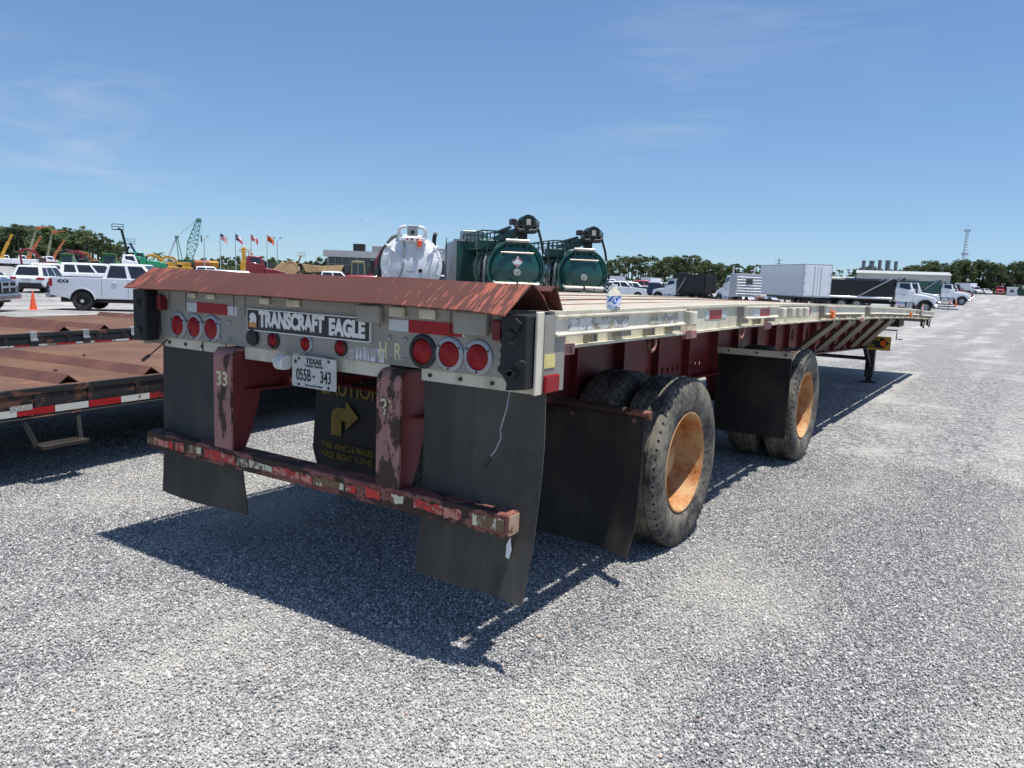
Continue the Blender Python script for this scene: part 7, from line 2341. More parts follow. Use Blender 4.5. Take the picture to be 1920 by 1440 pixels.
# the inner wood behind the front trees, one mass of crowns
BACK = [(3, (-236.50, 94.49, -0.42), 0.716), (4, (-237.31, 95.85, -0.42), 0.718), (0, (-241.57, 98.59, -0.42), 0.900), (0, (-238.61, 98.08, -0.42), 0.789), (3, (-239.39, 99.30, -0.42), 0.740), (2, (-233.35, 97.78, -0.42), 0.990), (2, (-231.42, 97.61, -0.42), 0.880), (4, (-229.07, 97.46, -0.42), 0.793), (2, (-233.61, 100.31, -0.42), 0.978), (5, (-224.28, 97.32, -0.42), 0.752), (5, (-235.91, 103.26, -0.42), 0.779), (0, (-223.58, 98.88, -0.42), 0.847), (0, (-226.56, 101.12, -0.42), 0.929), (2, (-233.38, 105.42, -0.42), 1.050), (3, (-231.23, 105.64, -0.42), 0.687), (5, (-229.64, 106.04, -0.42), 0.788), (1, (-229.58, 107.01, -0.42), 1.012), (2, (-227.26, 106.62, -0.42), 1.020), (2, (-221.85, 105.13, -0.42), 0.849), (2, (-218.97, 104.84, -0.42), 0.869), (1, (-222.79, 107.86, -0.42), 0.833), (5, (-220.18, 107.44, -0.42), 0.722), (0, (-219.51, 108.08, -0.42), 1.007), (3, (-220.32, 109.76, -0.42), 0.804), (1, (-213.70, 107.65, -0.42), 0.895), (2, (-213.53, 108.79, -0.42), 0.956), (0, (-209.40, 107.42, -0.42), 0.950), (4, (-209.32, 108.47, -0.42), 0.668), (5, (-218.09, 113.93, -0.42), 0.808), (2, (-212.97, 112.30, -0.42), 0.952), (5, (-213.22, 113.49, -0.42), 0.740), (3, (-215.30, 115.89, -0.42), 0.761), (4, (-210.42, 114.10, -0.42), 0.640), (5, (-211.09, 115.68, -0.42), 0.587), (2, (-214.01, 118.34, -0.42), 0.736), (2, (-207.63, 115.52, -0.42), 0.759), (1, (-211.82, 118.74, -0.42), 0.853), (1, (-204.64, 115.68, -0.42), 0.744), (0, (-209.20, 119.26, -0.42), 0.789), (3, (-199.60, 114.69, -0.42), 0.497), (2, (-208.46, 121.12, -0.42), 0.624), (1, (-207.35, 121.44, -0.42), 0.516), (2, (-204.03, 120.48, -0.42), 0.433), (4, (-104.46, 205.10, -0.42), 0.467), (2, (-102.54, 203.63, -0.42), 0.719), (0, (-102.61, 206.11, -0.42), 0.629), (5, (-99.77, 202.74, -0.42), 0.523), (1, (-103.29, 212.12, -0.42), 0.794), (0, (-101.96, 212.16, -0.42), 0.695), (0, (-97.00, 204.87, -0.42), 0.781), (3, (-99.77, 213.34, -0.42), 0.631), (2, (-96.61, 209.40, -0.42), 0.816), (0, (-95.80, 209.98, -0.42), 0.836), (2, (-96.31, 214.16, -0.42), 0.772), (1, (-95.70, 216.16, -0.42), 0.847), (1, (-90.76, 208.38, -0.42), 0.742), (2, (-91.65, 213.44, -0.42), 0.874), (0, (-88.36, 209.06, -0.42), 0.834), (2, (-89.90, 215.34, -0.42), 0.749), (0, (-89.96, 218.13, -0.42), 0.821), (1, (-86.83, 213.44, -0.42), 0.807), (3, (-87.56, 218.33, -0.42), 0.693), (2, (-85.26, 216.33, -0.42), 0.731), (3, (-86.34, 221.58, -0.42), 0.596), (2, (-85.12, 220.84, -0.42), 0.722), (4, (-84.34, 221.08, -0.42), 0.661), (1, (-80.45, 214.38, -0.42), 0.834), (4, (-79.19, 214.39, -0.42), 0.638), (1, (-80.16, 219.12, -0.42), 0.891), (0, (-81.03, 224.55, -0.42), 0.877), (2, (-78.21, 219.10, -0.42), 0.781), (3, (-77.39, 219.99, -0.42), 0.608), (0, (-77.60, 223.75, -0.42), 0.805), (2, (-76.25, 223.22, -0.42), 0.686), (0, (-75.28, 224.64, -0.42), 0.750), (1, (-75.08, 226.65, -0.42), 0.717), (5, (-71.94, 220.57, -0.42), 0.500), (5, (-74.38, 231.38, -0.42), 0.532), (4, (-70.34, 223.14, -0.42), 0.535), (3, (-70.03, 225.70, -0.42), 0.497), (2, (-71.22, 232.20, -0.42), 0.649), (0, (-67.62, 223.51, -0.42), 0.656), (5, (-69.63, 233.61, -0.42), 0.572), (1, (-67.32, 230.32, -0.42), 0.625), (1, (-65.88, 229.61, -0.42), 0.529), (2, (-63.70, 225.66, -0.42), 0.525), (3, (-63.48, 228.43, -0.42), 0.461), (2, (-64.68, 236.06, -0.42), 0.645), (3, (-38.44, 338.07, 1.25), 0.685), (2, (-38.10, 345.83, 1.27), 1.002), (0, (-36.13, 336.87, 1.28), 0.956), (3, (-35.87, 342.51, 1.29), 0.717), (4, (-34.17, 337.99, 1.30), 0.790), (3, (-33.67, 342.87, 1.30), 0.753), (3, (-32.32, 341.47, 1.30), 0.857), (0, (-30.65, 337.63, 1.30), 1.021), (2, (-30.23, 347.30, 1.30), 1.051), (0, (-28.57, 339.15, 1.30), 1.024), (1, (-28.12, 343.54, 1.30), 1.005), (1, (-26.98, 345.61, 1.30), 1.049), (0, (-25.76, 342.56, 1.30), 0.960), (2, (-25.21, 345.21, 1.30), 1.023), (1, (-23.99, 345.09, 1.30), 1.058), (4, (-23.74, 355.33, 1.30), 0.951), (3, (-21.83, 348.18, 1.30), 0.882), (1, (-20.76, 352.25, 1.30), 1.129), (1, (-20.30, 357.28, 1.30), 1.088), (5, (-18.52, 349.99, 1.30), 0.957), (1, (-17.63, 357.66, 1.30), 1.064), (0, (-16.49, 354.94, 1.30), 1.032), (1, (-15.00, 348.50, 1.30), 1.188), (0, (-14.10, 358.07, 1.30), 1.153), (1, (-13.06, 352.16, 1.30), 1.034), (0, (-12.18, 357.34, 1.30), 0.994), (2, (-11.16, 364.12, 1.30), 1.109), (2, (-9.93, 356.64, 1.30), 1.130), (2, (-8.94, 355.80, 1.30), 1.080), (1, (-7.92, 356.92, 1.30), 1.145), (3, (-7.38, 365.39, 1.30), 0.920), (5, (-6.19, 365.89, 1.30), 0.830), (1, (-4.94, 357.83, 1.30), 1.077), (0, (-4.26, 366.81, 1.30), 1.068), (1, (-3.06, 366.99, 1.30), 1.241), (3, (-2.11, 362.85, 1.30), 0.891), (4, (-1.24, 365.73, 1.30), 0.961), (0, (-0.50, 369.68, 1.30), 1.271), (0, (0.75, 369.95, 1.30), 1.141), (2, (1.80, 362.68, 1.30), 1.235), (2, (3.13, 362.59, 1.30), 1.277), (1, (4.41, 373.04, 1.30), 1.297), (1, (5.30, 369.92, 1.30), 1.334), (3, (6.21, 363.66, 1.30), 1.107), (0, (7.07, 376.46, 1.30), 1.395), (1, (7.99, 370.70, 1.30), 1.377), (4, (8.96, 375.78, 1.30), 0.981), (3, (10.18, 377.74, 1.30), 1.073), (0, (10.81, 371.92, 1.30), 1.443), (0, (11.64, 376.49, 1.30), 1.302), (0, (12.96, 379.44, 1.30), 1.377), (0, (14.12, 375.00, 1.30), 1.425), (1, (15.29, 376.49, 1.30), 1.388), (1, (16.29, 372.91, 1.30), 1.317), (0, (17.36, 373.80, 1.30), 1.455), (0, (18.14, 375.11, 1.30), 1.428), (1, (18.78, 370.66, 1.30), 1.358), (1, (20.02, 376.42, 1.30), 1.359), (1, (21.51, 384.24, 1.30), 1.377), (2, (22.09, 372.66, 1.30), 1.378), (2, (23.95, 386.47, 1.30), 1.546), (1, (24.62, 380.78, 1.30), 1.471), (1, (25.88, 380.81, 1.30), 1.425), (1, (26.97, 385.74, 1.30), 1.507), (0, (27.98, 386.62, 1.30), 1.381), (0, (29.38, 388.64, 1.30), 1.412), (2, (29.65, 381.77, 1.30), 1.451), (1, (30.32, 381.30, 1.30), 1.422), (0, (-264.62, 158.97, -0.42), 0.279), (2, (-267.07, 162.52, -0.42), 0.287), (3, (-256.33, 157.68, -0.42), 0.251), (4, (-254.35, 157.71, -0.42), 0.232), (2, (-264.31, 166.00, -0.42), 0.269), (1, (-253.83, 161.34, -0.42), 0.270), (1, (-256.23, 164.61, -0.42), 0.252), (1, (-253.38, 164.07, -0.42), 0.246), (1, (-260.68, 170.75, -0.42), 0.247), (0, (-254.29, 167.94, -0.42), 0.233), (5, (-246.36, 164.31, -0.42), 0.254), (2, (-250.59, 169.03, -0.42), 0.310), (3, (-253.66, 172.69, -0.42), 0.282), (3, (-249.39, 171.60, -0.42), 0.224), (2, (-251.41, 174.60, -0.42), 0.325), (0, (-246.58, 172.56, -0.42), 0.372), (1, (-238.39, 168.12, -0.42), 0.312), (2, (-248.87, 177.19, -0.42), 0.349), (2, (-246.43, 177.25, -0.42), 0.400), (0, (-241.13, 175.04, -0.42), 0.355), (5, (-237.91, 174.60, -0.42), 0.334), (0, (-235.68, 175.17, -0.42), 0.455), (1, (-242.47, 181.72, -0.42), 0.465), (2, (-242.93, 183.39, -0.42), 0.363), (0, (-235.58, 179.56, -0.42), 0.440), (1, (-229.63, 177.01, -0.42), 0.407), (4, (-228.93, 178.69, -0.42), 0.379), (0, (-235.69, 185.90, -0.42), 0.408), (2, (-234.84, 187.22, -0.42), 0.493), (0, (-223.40, 179.52, -0.42), 0.409), (2, (-229.00, 185.37, -0.42), 0.412), (0, (-232.90, 189.97, -0.42), 0.411), (3, (-222.40, 183.08, -0.42), 0.339), (0, (-229.69, 191.22, -0.42), 0.444), (4, (-218.79, 183.95, -0.42), 0.315), (0, (-217.48, 184.80, -0.42), 0.437), (0, (-220.59, 189.63, -0.42), 0.451), (0, (-217.38, 188.46, -0.42), 0.409), (5, (-221.39, 193.78, -0.42), 0.326), (2, (-211.30, 186.61, -0.42), 0.320), (1, (-220.98, 196.60, -0.42), 0.430), (1, (-209.69, 189.02, -0.42), 0.427), (5, (-215.45, 195.66, -0.42), 0.279), (0, (-217.21, 199.25, -0.42), 0.445), (0, (-208.20, 193.24, -0.42), 0.437), (2, (-206.36, 193.57, -0.42), 0.452), (2, (-207.70, 197.37, -0.42), 0.454), (2, (-206.05, 197.60, -0.42), 0.406), (2, (-199.83, 193.27, -0.42), 0.386), (5, (-208.30, 203.13, -0.42), 0.300), (0, (-202.44, 200.07, -0.42), 0.469), (5, (-202.65, 201.80, -0.42), 0.332), (5, (-201.85, 202.69, -0.42), 0.361), (0, (-201.81, 204.58, -0.42), 0.432), (1, (-201.56, 206.44, -0.42), 0.401), (1, (-194.83, 201.55, -0.42), 0.497), (2, (-197.69, 206.75, -0.42), 0.439), (2, (-194.28, 205.35, -0.42), 0.511), (1, (-193.76, 207.17, -0.42), 0.523), (0, (-189.25, 204.64, -0.42), 0.423)]
def inner_wood():
    rr = random.Random(9)
    m = MB()
    for k, (x, y, z), sc in BACK:
        h = (11 if k < 3 else 14) * sc
        for _ in range(7):
            a = rr.uniform(0, 6.28)
            zz = h * rr.uniform(.25 if k < 3 else .5, .95)
            rad = h * .22 * rr.uniform(.2, 1)
            leaf_quads(m, (x + rad * math.cos(a), y + rad * math.sin(a), z + zz), h * rr.uniform(.1, .15), 70, .26, rr, .7)
        m.tube([(x, y, z), (x, y, z + h * .8)], [.25, .1], 5, 1)
    tag(m.build('inner_wood', [M['leaf_oak'], M['bark']]), 'deeper wood showing between the front trees', kind='stuff')
inner_wood()
# the undergrowth and the far wood that read as one mass
def mass(name, label, spots, size, n, seed):
    rr = random.Random(seed)
    m = MB()
    for (x, y, z), r in spots:
        leaf_quads(m, (x, y, z + r * .45), r, n, size, rr, .75)
    o = m.build(name, M['leaf_oak'])
    tag(o, label, kind='stuff')
mass('undergrowth', 'dark undergrowth along the foot of the woods', [((-221.60, 88.40, -0.42), 2.46), ((-217.83, 87.58, -0.42), 1.90), ((-216.70, 88.38, -0.42), 2.05), ((-207.26, 85.60, -0.42), 1.79), ((-210.33, 88.10, -0.42), 1.83), ((-210.32, 90.00, -0.42), 2.60), ((-213.70, 92.14, -0.42), 2.16), ((-207.15, 91.05, -0.42), 1.60), ((-206.38, 91.39, -0.42), 2.17), ((-201.17, 90.63, -0.42), 2.36), ((-199.68, 90.50, -0.42), 2.28), ((-208.63, 95.62, -0.42), 1.99), ((-201.22, 93.74, -0.42), 1.99), ((-196.23, 93.21, -0.42), 1.61), ((-195.25, 94.30, -0.42), 1.84), ((-194.47, 95.60, -0.42), 1.74), ((-203.65, 100.89, -0.42), 1.79), ((-199.27, 100.56, -0.42), 1.68), ((-201.59, 103.03, -0.42), 1.86), ((-194.43, 101.31, -0.42), 1.73), ((-194.44, 102.67, -0.42), 1.80), ((-189.69, 100.49, -0.42), 2.13), ((-195.58, 105.93, -0.42), 2.29), ((-194.94, 106.82, -0.42), 1.91), ((-188.81, 104.44, -0.42), 2.60), ((-182.35, 102.33, -0.42), 1.73), ((-188.27, 107.73, -0.42), 2.02), ((-179.43, 103.81, -0.42), 1.61), ((-189.63, 111.30, -0.42), 1.99), ((-182.27, 108.44, -0.42), 2.11), ((-178.56, 107.51, -0.42), 2.21), ((-232.98, 93.17, -0.42), 2.12), ((-234.00, 94.39, -0.42), 1.85), ((-238.10, 97.24, -0.42), 1.92), ((-235.45, 96.53, -0.42), 1.77), ((-236.01, 97.89, -0.42), 2.27), ((-230.44, 96.06, -0.42), 2.47), ((-228.02, 96.22, -0.42), 2.24), ((-226.17, 95.74, -0.42), 2.23), ((-230.70, 98.60, -0.42), 1.80), ((-220.77, 95.99, -0.42), 1.78), ((-232.13, 102.11, -0.42), 1.76), ((-220.09, 97.55, -0.42), 1.73), ((-222.93, 99.88, -0.42), 2.40), ((-229.77, 104.17, -0.42), 2.40), ((-227.52, 104.45, -0.42), 2.14), ((-226.82, 104.27, -0.42), 2.04), ((-226.00, 105.73, -0.42), 2.03), ((-224.40, 104.87, -0.42), 2.12), ((-218.58, 103.64, -0.42), 2.29), ((-215.66, 103.38, -0.42), 2.12), ((-219.27, 106.54, -0.42), 2.21), ((-217.31, 105.69, -0.42), 2.14), ((-215.97, 106.78, -0.42), 2.14), ((-217.16, 108.21, -0.42), 2.01), ((-210.74, 105.97, -0.42), 2.50), ((-210.32, 107.27, -0.42), 2.53), ((-206.77, 105.52, -0.42), 1.88), ((-206.60, 106.64, -0.42), 2.11), ((-214.90, 112.40, -0.42), 2.43), ((-210.19, 110.50, -0.42), 2.14), ((-210.49, 111.66, -0.42), 2.20), ((-212.54, 114.08, -0.42), 2.33), ((-207.69, 112.27, -0.42), 2.23), ((-207.64, 114.32, -0.42), 1.72), ((-210.72, 116.87, -0.42), 2.08), ((-204.98, 113.63, -0.42), 1.78), ((-209.28, 116.78, -0.42), 2.55), ((-201.82, 113.90, -0.42), 1.81), ((-206.30, 117.53, -0.42), 2.34), ((-196.83, 112.89, -0.42), 1.68), ((-205.85, 119.21, -0.42), 2.18), ((-204.17, 119.90, -0.42), 2.41), ((-200.88, 118.92, -0.42), 2.01), ((-94.84, 187.47, -0.42), 2.59), ((-97.51, 195.04, -0.42), 2.26), ((-94.05, 191.07, -0.42), 1.72), ((-93.47, 192.91, -0.42), 2.00), ((-89.37, 186.84, -0.42), 1.94), ((-90.82, 193.96, -0.42), 2.41), ((-89.25, 192.36, -0.42), 2.57), ((-86.14, 189.65, -0.42), 2.13), ((-86.61, 195.49, -0.42), 2.26), ((-86.31, 197.17, -0.42), 2.28), ((-82.30, 192.04, -0.42), 1.67), ((-82.74, 194.66, -0.42), 1.70), ((-84.34, 204.15, -0.42), 1.72), ((-82.96, 203.35, -0.42), 1.96), ((-78.97, 197.29, -0.42), 2.38), ((-80.29, 203.26, -0.42), 2.49), ((-76.25, 199.25, -0.42), 2.30), ((-74.70, 199.04, -0.42), 2.52), ((-73.42, 197.26, -0.42), 1.64), ((-76.23, 208.51, -0.42), 2.58), ((-72.04, 203.01, -0.42), 1.67), ((-73.63, 209.13, -0.42), 2.35), ((-71.88, 207.60, -0.42), 2.15), ((-70.41, 208.57, -0.42), 1.92), ((-68.70, 207.24, -0.42), 2.38), ((-68.12, 209.34, -0.42), 2.36), ((-66.24, 207.01, -0.42), 1.72), ((-66.66, 214.78, -0.42), 1.90), ((-65.98, 214.95, -0.42), 1.97), ((-64.52, 214.48, -0.42), 1.99), ((-60.82, 207.93, -0.42), 1.88), ((-60.77, 207.71, -0.42), 2.44), ((-61.90, 216.08, -0.42), 2.34), ((-59.25, 215.87, -0.42), 2.02), ((-57.32, 212.57, -0.42), 2.41), ((-102.84, 202.54, -0.42), 2.51), ((-101.28, 200.84, -0.42), 1.69), ((-100.92, 203.60, -0.42), 2.02), ((-98.22, 200.14, -0.42), 1.92), ((-102.14, 209.26, -0.42), 1.71), ((-101.13, 209.08, -0.42), 2.08), ((-95.94, 201.95, -0.42), 2.32), ((-98.03, 210.86, -0.42), 2.54), ((-94.91, 206.89, -0.42), 2.51), ((-94.97, 206.90, -0.42), 2.55), ((-94.73, 211.58, -0.42), 1.66), ((-94.70, 213.19, -0.42), 2.02), ((-89.20, 205.78, -0.42), 1.73), ((-90.14, 210.81, -0.42), 1.60), ((-86.92, 206.38, -0.42), 1.70), ((-88.90, 212.38, -0.42), 2.39), ((-89.25, 214.97, -0.42), 2.01), ((-85.59, 210.63, -0.42), 2.60), ((-86.51, 215.40, -0.42), 2.06), ((-83.89, 213.61, -0.42), 2.08), ((-84.97, 218.86, -0.42), 2.50), ((-83.72, 218.13, -0.42), 2.16), ((-82.75, 218.50, -0.42), 2.16), ((-79.74, 211.22, -0.42), 2.28), ((-77.89, 211.62, -0.42), 1.70), ((-78.64, 216.49, -0.42), 2.03), ((-80.13, 221.52, -0.42), 2.01), ((-77.41, 216.01, -0.42), 2.59), ((-76.74, 216.80, -0.42), 1.98), ((-76.28, 221.00, -0.42), 2.50), ((-75.53, 220.07, -0.42), 2.53), ((-74.10, 221.79, -0.42), 2.38), ((-73.63, 223.98, -0.42), 1.96), ((-70.90, 217.63, -0.42), 2.16), ((-73.29, 228.47, -0.42), 1.72), ((-69.04, 220.38, -0.42), 1.79), ((-68.63, 222.99, -0.42), 2.60), ((-70.13, 229.30, -0.42), 2.36), ((-66.61, 220.55, -0.42), 1.77), ((-68.40, 230.80, -0.42), 2.32), ((-66.50, 227.24, -0.42), 2.22), ((-64.63, 226.81, -0.42), 2.46), ((-62.98, 222.51, -0.42), 2.12), ((-62.67, 225.34, -0.42), 1.98), ((-63.45, 233.25, -0.42), 1.84), ((-36.68, 320.52, 1.24), 1.91), ((-35.09, 325.97, 1.28), 1.97), ((-32.94, 316.12, 1.29), 2.50), ((-33.09, 325.59, 1.30), 1.90), ((-29.95, 315.78, 1.30), 2.00), ((-29.75, 319.43, 1.30), 1.92), ((-28.78, 328.36, 1.30), 2.29), ((-28.12, 329.09, 1.30), 2.30), ((-26.64, 319.81, 1.30), 1.71), ((-25.87, 330.13, 1.30), 2.30), ((-23.43, 321.59, 1.30), 2.29), ((-22.51, 329.36, 1.30), 2.26), ((-21.46, 334.57, 1.30), 1.83), ((-19.96, 335.64, 1.30), 2.13), ((-18.54, 330.12, 1.30), 1.76), ((-17.13, 327.30, 1.30), 2.50), ((-16.19, 337.14, 1.30), 2.49), ((-14.57, 338.11, 1.30), 1.63), ((-12.64, 336.11, 1.30), 1.77), ((-11.48, 333.27, 1.30), 1.86), ((-9.99, 335.01, 1.30), 2.10), ((-8.45, 329.71, 1.30), 1.93), ((-7.30, 336.99, 1.30), 1.63), ((-7.13, 337.68, 1.30), 1.75), ((-5.35, 342.84, 1.30), 2.37), ((-4.64, 333.92, 1.30), 2.29), ((-2.43, 337.46, 1.30), 2.30), ((-1.21, 347.96, 1.30), 2.34), ((-0.33, 336.31, 1.30), 2.02), ((0.48, 345.84, 1.30), 1.85), ((1.97, 337.01, 1.30), 2.55), ((-38.64, 334.32, 1.24), 1.94), ((-37.20, 342.80, 1.28), 2.54), ((-36.17, 333.22, 1.28), 2.15), ((-35.53, 339.12, 1.29), 2.09), ((-34.39, 334.23, 1.30), 2.29), ((-33.30, 339.49, 1.30), 2.17), ((-31.37, 338.47, 1.30), 1.96), ((-30.47, 334.12, 1.30), 1.68), ((-29.76, 343.99, 1.30), 2.09), ((-28.36, 335.67, 1.30), 2.14), ((-27.98, 340.01, 1.30), 2.48), ((-26.18, 342.51, 1.30), 1.83), ((-25.14, 339.35, 1.30), 2.08), ((-24.36, 342.15, 1.30), 1.82), ((-24.28, 341.28, 1.30), 2.03), ((-23.19, 352.07, 1.30), 1.82), ((-21.56, 344.74, 1.30), 2.34), ((-20.45, 348.83, 1.30), 2.30), ((-20.40, 353.60, 1.30), 1.98), ((-18.96, 346.08, 1.30), 1.95), ((-17.23, 354.30, 1.30), 1.98), ((-15.92, 351.70, 1.30), 2.23), ((-14.87, 344.97, 1.30), 2.05), ((-13.94, 354.55, 1.30), 2.07), ((-13.26, 348.41, 1.30), 1.60), ((-11.67, 354.06, 1.30), 1.68), ((-11.24, 360.45, 1.30), 2.49), ((-10.22, 352.82, 1.30), 1.76), ((-9.01, 352.13, 1.30), 2.27), ((-7.79, 353.38, 1.30), 1.73), ((-6.79, 362.16, 1.30), 2.11), ((-6.73, 361.91, 1.30), 1.85), ((-5.04, 354.14, 1.30), 2.28), ((-4.10, 363.30, 1.30), 2.02), ((-3.18, 363.30, 1.30), 2.27), ((-1.66, 359.52, 1.30), 2.53), ((-0.59, 362.53, 1.30), 2.59), ((-0.67, 365.95, 1.30), 2.14), ((0.32, 366.04, 1.30), 1.67), ((1.97, 359.18, 1.30), 2.37), ((3.63, 359.29, 1.30), 2.04), ((3.91, 369.09, 1.30), 2.48), ((4.90, 366.04, 1.30), 2.08), ((6.53, 360.25, 1.30), 2.27), ((7.54, 373.15, 1.30), 2.08), ((8.10, 367.15, 1.30), 2.43), ((8.82, 372.07, 1.30), 2.43), ((10.36, 374.24, 1.30), 1.87), ((10.33, 367.99, 1.30), 2.56), ((11.42, 372.72, 1.30), 2.40), ((13.34, 376.07, 1.30), 2.01), ((13.86, 371.20, 1.30), 1.97), ((14.91, 372.62, 1.30), 1.67), ((15.76, 368.94, 1.30), 2.34), ((17.05, 369.97, 1.30), 1.78), ((18.04, 371.43, 1.30), 2.55), ((18.73, 367.00, 1.30), 1.92), ((19.41, 372.40, 1.30), 1.87), ((21.37, 380.53, 1.30), 1.61), ((21.69, 368.78, 1.30), 2.04), ((24.09, 382.94, 1.30), 2.34), ((24.46, 377.05, 1.30), 1.64), ((25.78, 377.13, 1.30), 2.53), ((27.07, 382.19, 1.30), 2.59), ((27.20, 382.48, 1.30), 1.79), ((29.14, 384.86, 1.30), 2.59), ((29.18, 377.84, 1.30), 1.81), ((29.47, 377.12, 1.30), 2.15), ((-52.41, 265.01, 0.01), 2.47), ((-51.56, 276.28, 0.18), 2.53), ((-47.37, 268.97, 0.30), 2.45), ((-45.14, 270.01, 0.42), 1.92), ((-44.64, 278.74, 0.55), 1.94), ((-42.68, 279.87, 0.65), 2.37), ((-39.22, 274.47, 0.74), 2.21), ((-39.28, 282.58, 0.82), 1.91), ((-36.38, 278.32, 0.88), 1.88), ((-35.49, 280.06, 0.93), 2.18), ((-34.40, 289.54, 1.05), 1.83), ((-32.60, 285.64, 1.05), 2.02), ((-29.75, 283.05, 1.08), 1.84), ((-244.08, 145.98, -0.42), 2.48), ((-237.15, 144.94, -0.42), 1.96), ((-243.31, 152.46, -0.42), 2.47), ((-236.44, 150.48, -0.42), 2.27), ((-242.80, 158.49, -0.42), 2.25), ((-240.39, 160.20, -0.42), 2.53), ((-229.45, 155.21, -0.42), 2.34), ((-231.88, 159.91, -0.42), 2.26), ((-225.92, 158.74, -0.42), 1.97), ((-221.94, 159.76, -0.42), 1.71), ((-222.67, 163.40, -0.42), 2.26), ((-223.15, 167.20, -0.42), 1.65), ((-211.56, 161.80, -0.42), 2.41), ((-215.39, 167.41, -0.42), 2.46), ((-209.21, 165.74, -0.42), 2.34), ((-204.33, 165.06, -0.42), 2.57), ((-206.81, 170.41, -0.42), 2.14), ((-201.60, 170.23, -0.42), 1.74), ((-201.02, 174.30, -0.42), 1.86), ((-199.35, 175.20, -0.42), 1.72), ((-199.11, 178.12, -0.42), 1.82), ((-195.20, 177.43, -0.42), 2.13), ((-200.01, 186.00, -0.42), 2.56), ((-196.19, 186.06, -0.42), 1.66), ((-185.55, 177.83, -0.42), 1.87), ((-186.64, 183.86, -0.42), 1.69), ((-180.12, 180.99, -0.42), 1.89), ((-177.97, 182.70, -0.42), 2.53), ((-184.29, 192.16, -0.42), 2.34), ((-174.84, 187.15, -0.42), 1.74), ((-261.45, 157.42, -0.42), 2.44), ((-264.34, 160.69, -0.42), 2.29), ((-253.93, 155.63, -0.42), 2.55), ((-251.67, 155.85, -0.42), 2.27), ((-261.52, 164.21, -0.42), 2.15), ((-251.45, 159.28, -0.42), 1.95), ((-253.50, 162.78, -0.42), 2.37), ((-250.94, 162.05, -0.42), 1.86), ((-258.24, 168.73, -0.42), 1.84), ((-251.03, 166.46, -0.42), 2.06), ((-243.20, 162.76, -0.42), 1.64), ((-247.94, 167.15, -0.42), 2.57), ((-251.34, 170.59, -0.42), 2.13), ((-246.16, 170.09, -0.42), 2.29), ((-248.31, 173.01, -0.42), 2.58), ((-244.18, 170.51, -0.42), 1.85), ((-235.18, 166.59, -0.42), 1.75), ((-246.17, 175.34, -0.42), 2.33), ((-244.37, 174.98, -0.42), 2.54), ((-238.71, 173.01, -0.42), 1.82), ((-234.75, 173.05, -0.42), 1.71), ((-232.55, 173.59, -0.42), 2.56), ((-239.68, 179.92, -0.42), 1.67), ((-239.82, 181.80, -0.42), 2.14), ((-233.03, 177.61, -0.42), 1.80), ((-227.68, 174.67, -0.42), 2.54), ((-226.69, 176.54, -0.42), 1.75), ((-233.80, 183.51, -0.42), 2.09), ((-232.78, 184.95, -0.42), 2.37), ((-220.36, 177.89, -0.42), 1.62), ((-226.19, 183.59, -0.42), 2.27), ((-230.56, 187.89, -0.42), 1.94), ((-219.92, 181.09, -0.42), 1.94), ((-227.64, 188.94, -0.42), 1.81), ((-216.24, 182.00, -0.42), 2.20), ((-215.32, 182.60, -0.42), 1.93), ((-217.87, 187.79, -0.42), 1.84), ((-214.49, 186.74, -0.42), 2.59), ((-218.65, 191.96, -0.42), 1.98), ((-208.44, 184.86, -0.42), 1.65), ((-219.02, 194.27, -0.42), 2.48), ((-206.99, 187.17, -0.42), 1.92), ((-212.84, 193.75, -0.42), 2.55), ((-214.43, 197.45, -0.42), 2.58), ((-206.38, 190.81, -0.42), 2.13), ((-203.90, 191.57, -0.42), 1.62), ((-205.66, 195.09, -0.42), 2.17), ((-203.37, 195.73, -0.42), 2.07), ((-197.72, 191.03, -0.42), 1.65), ((-206.69, 200.56, -0.42), 2.02), ((-200.84, 197.49, -0.42), 1.90), ((-200.77, 199.41, -0.42), 2.34), ((-199.61, 200.53, -0.42), 2.06), ((-199.14, 202.71, -0.42), 2.26), ((-199.64, 204.07, -0.42), 2.15), ((-192.45, 199.49, -0.42), 1.95), ((-195.36, 204.66, -0.42), 2.00), ((-192.17, 203.12, -0.42), 2.08), ((-191.93, 204.74, -0.42), 1.65), ((-187.16, 202.39, -0.42), 2.03)], .34, 90, 3)
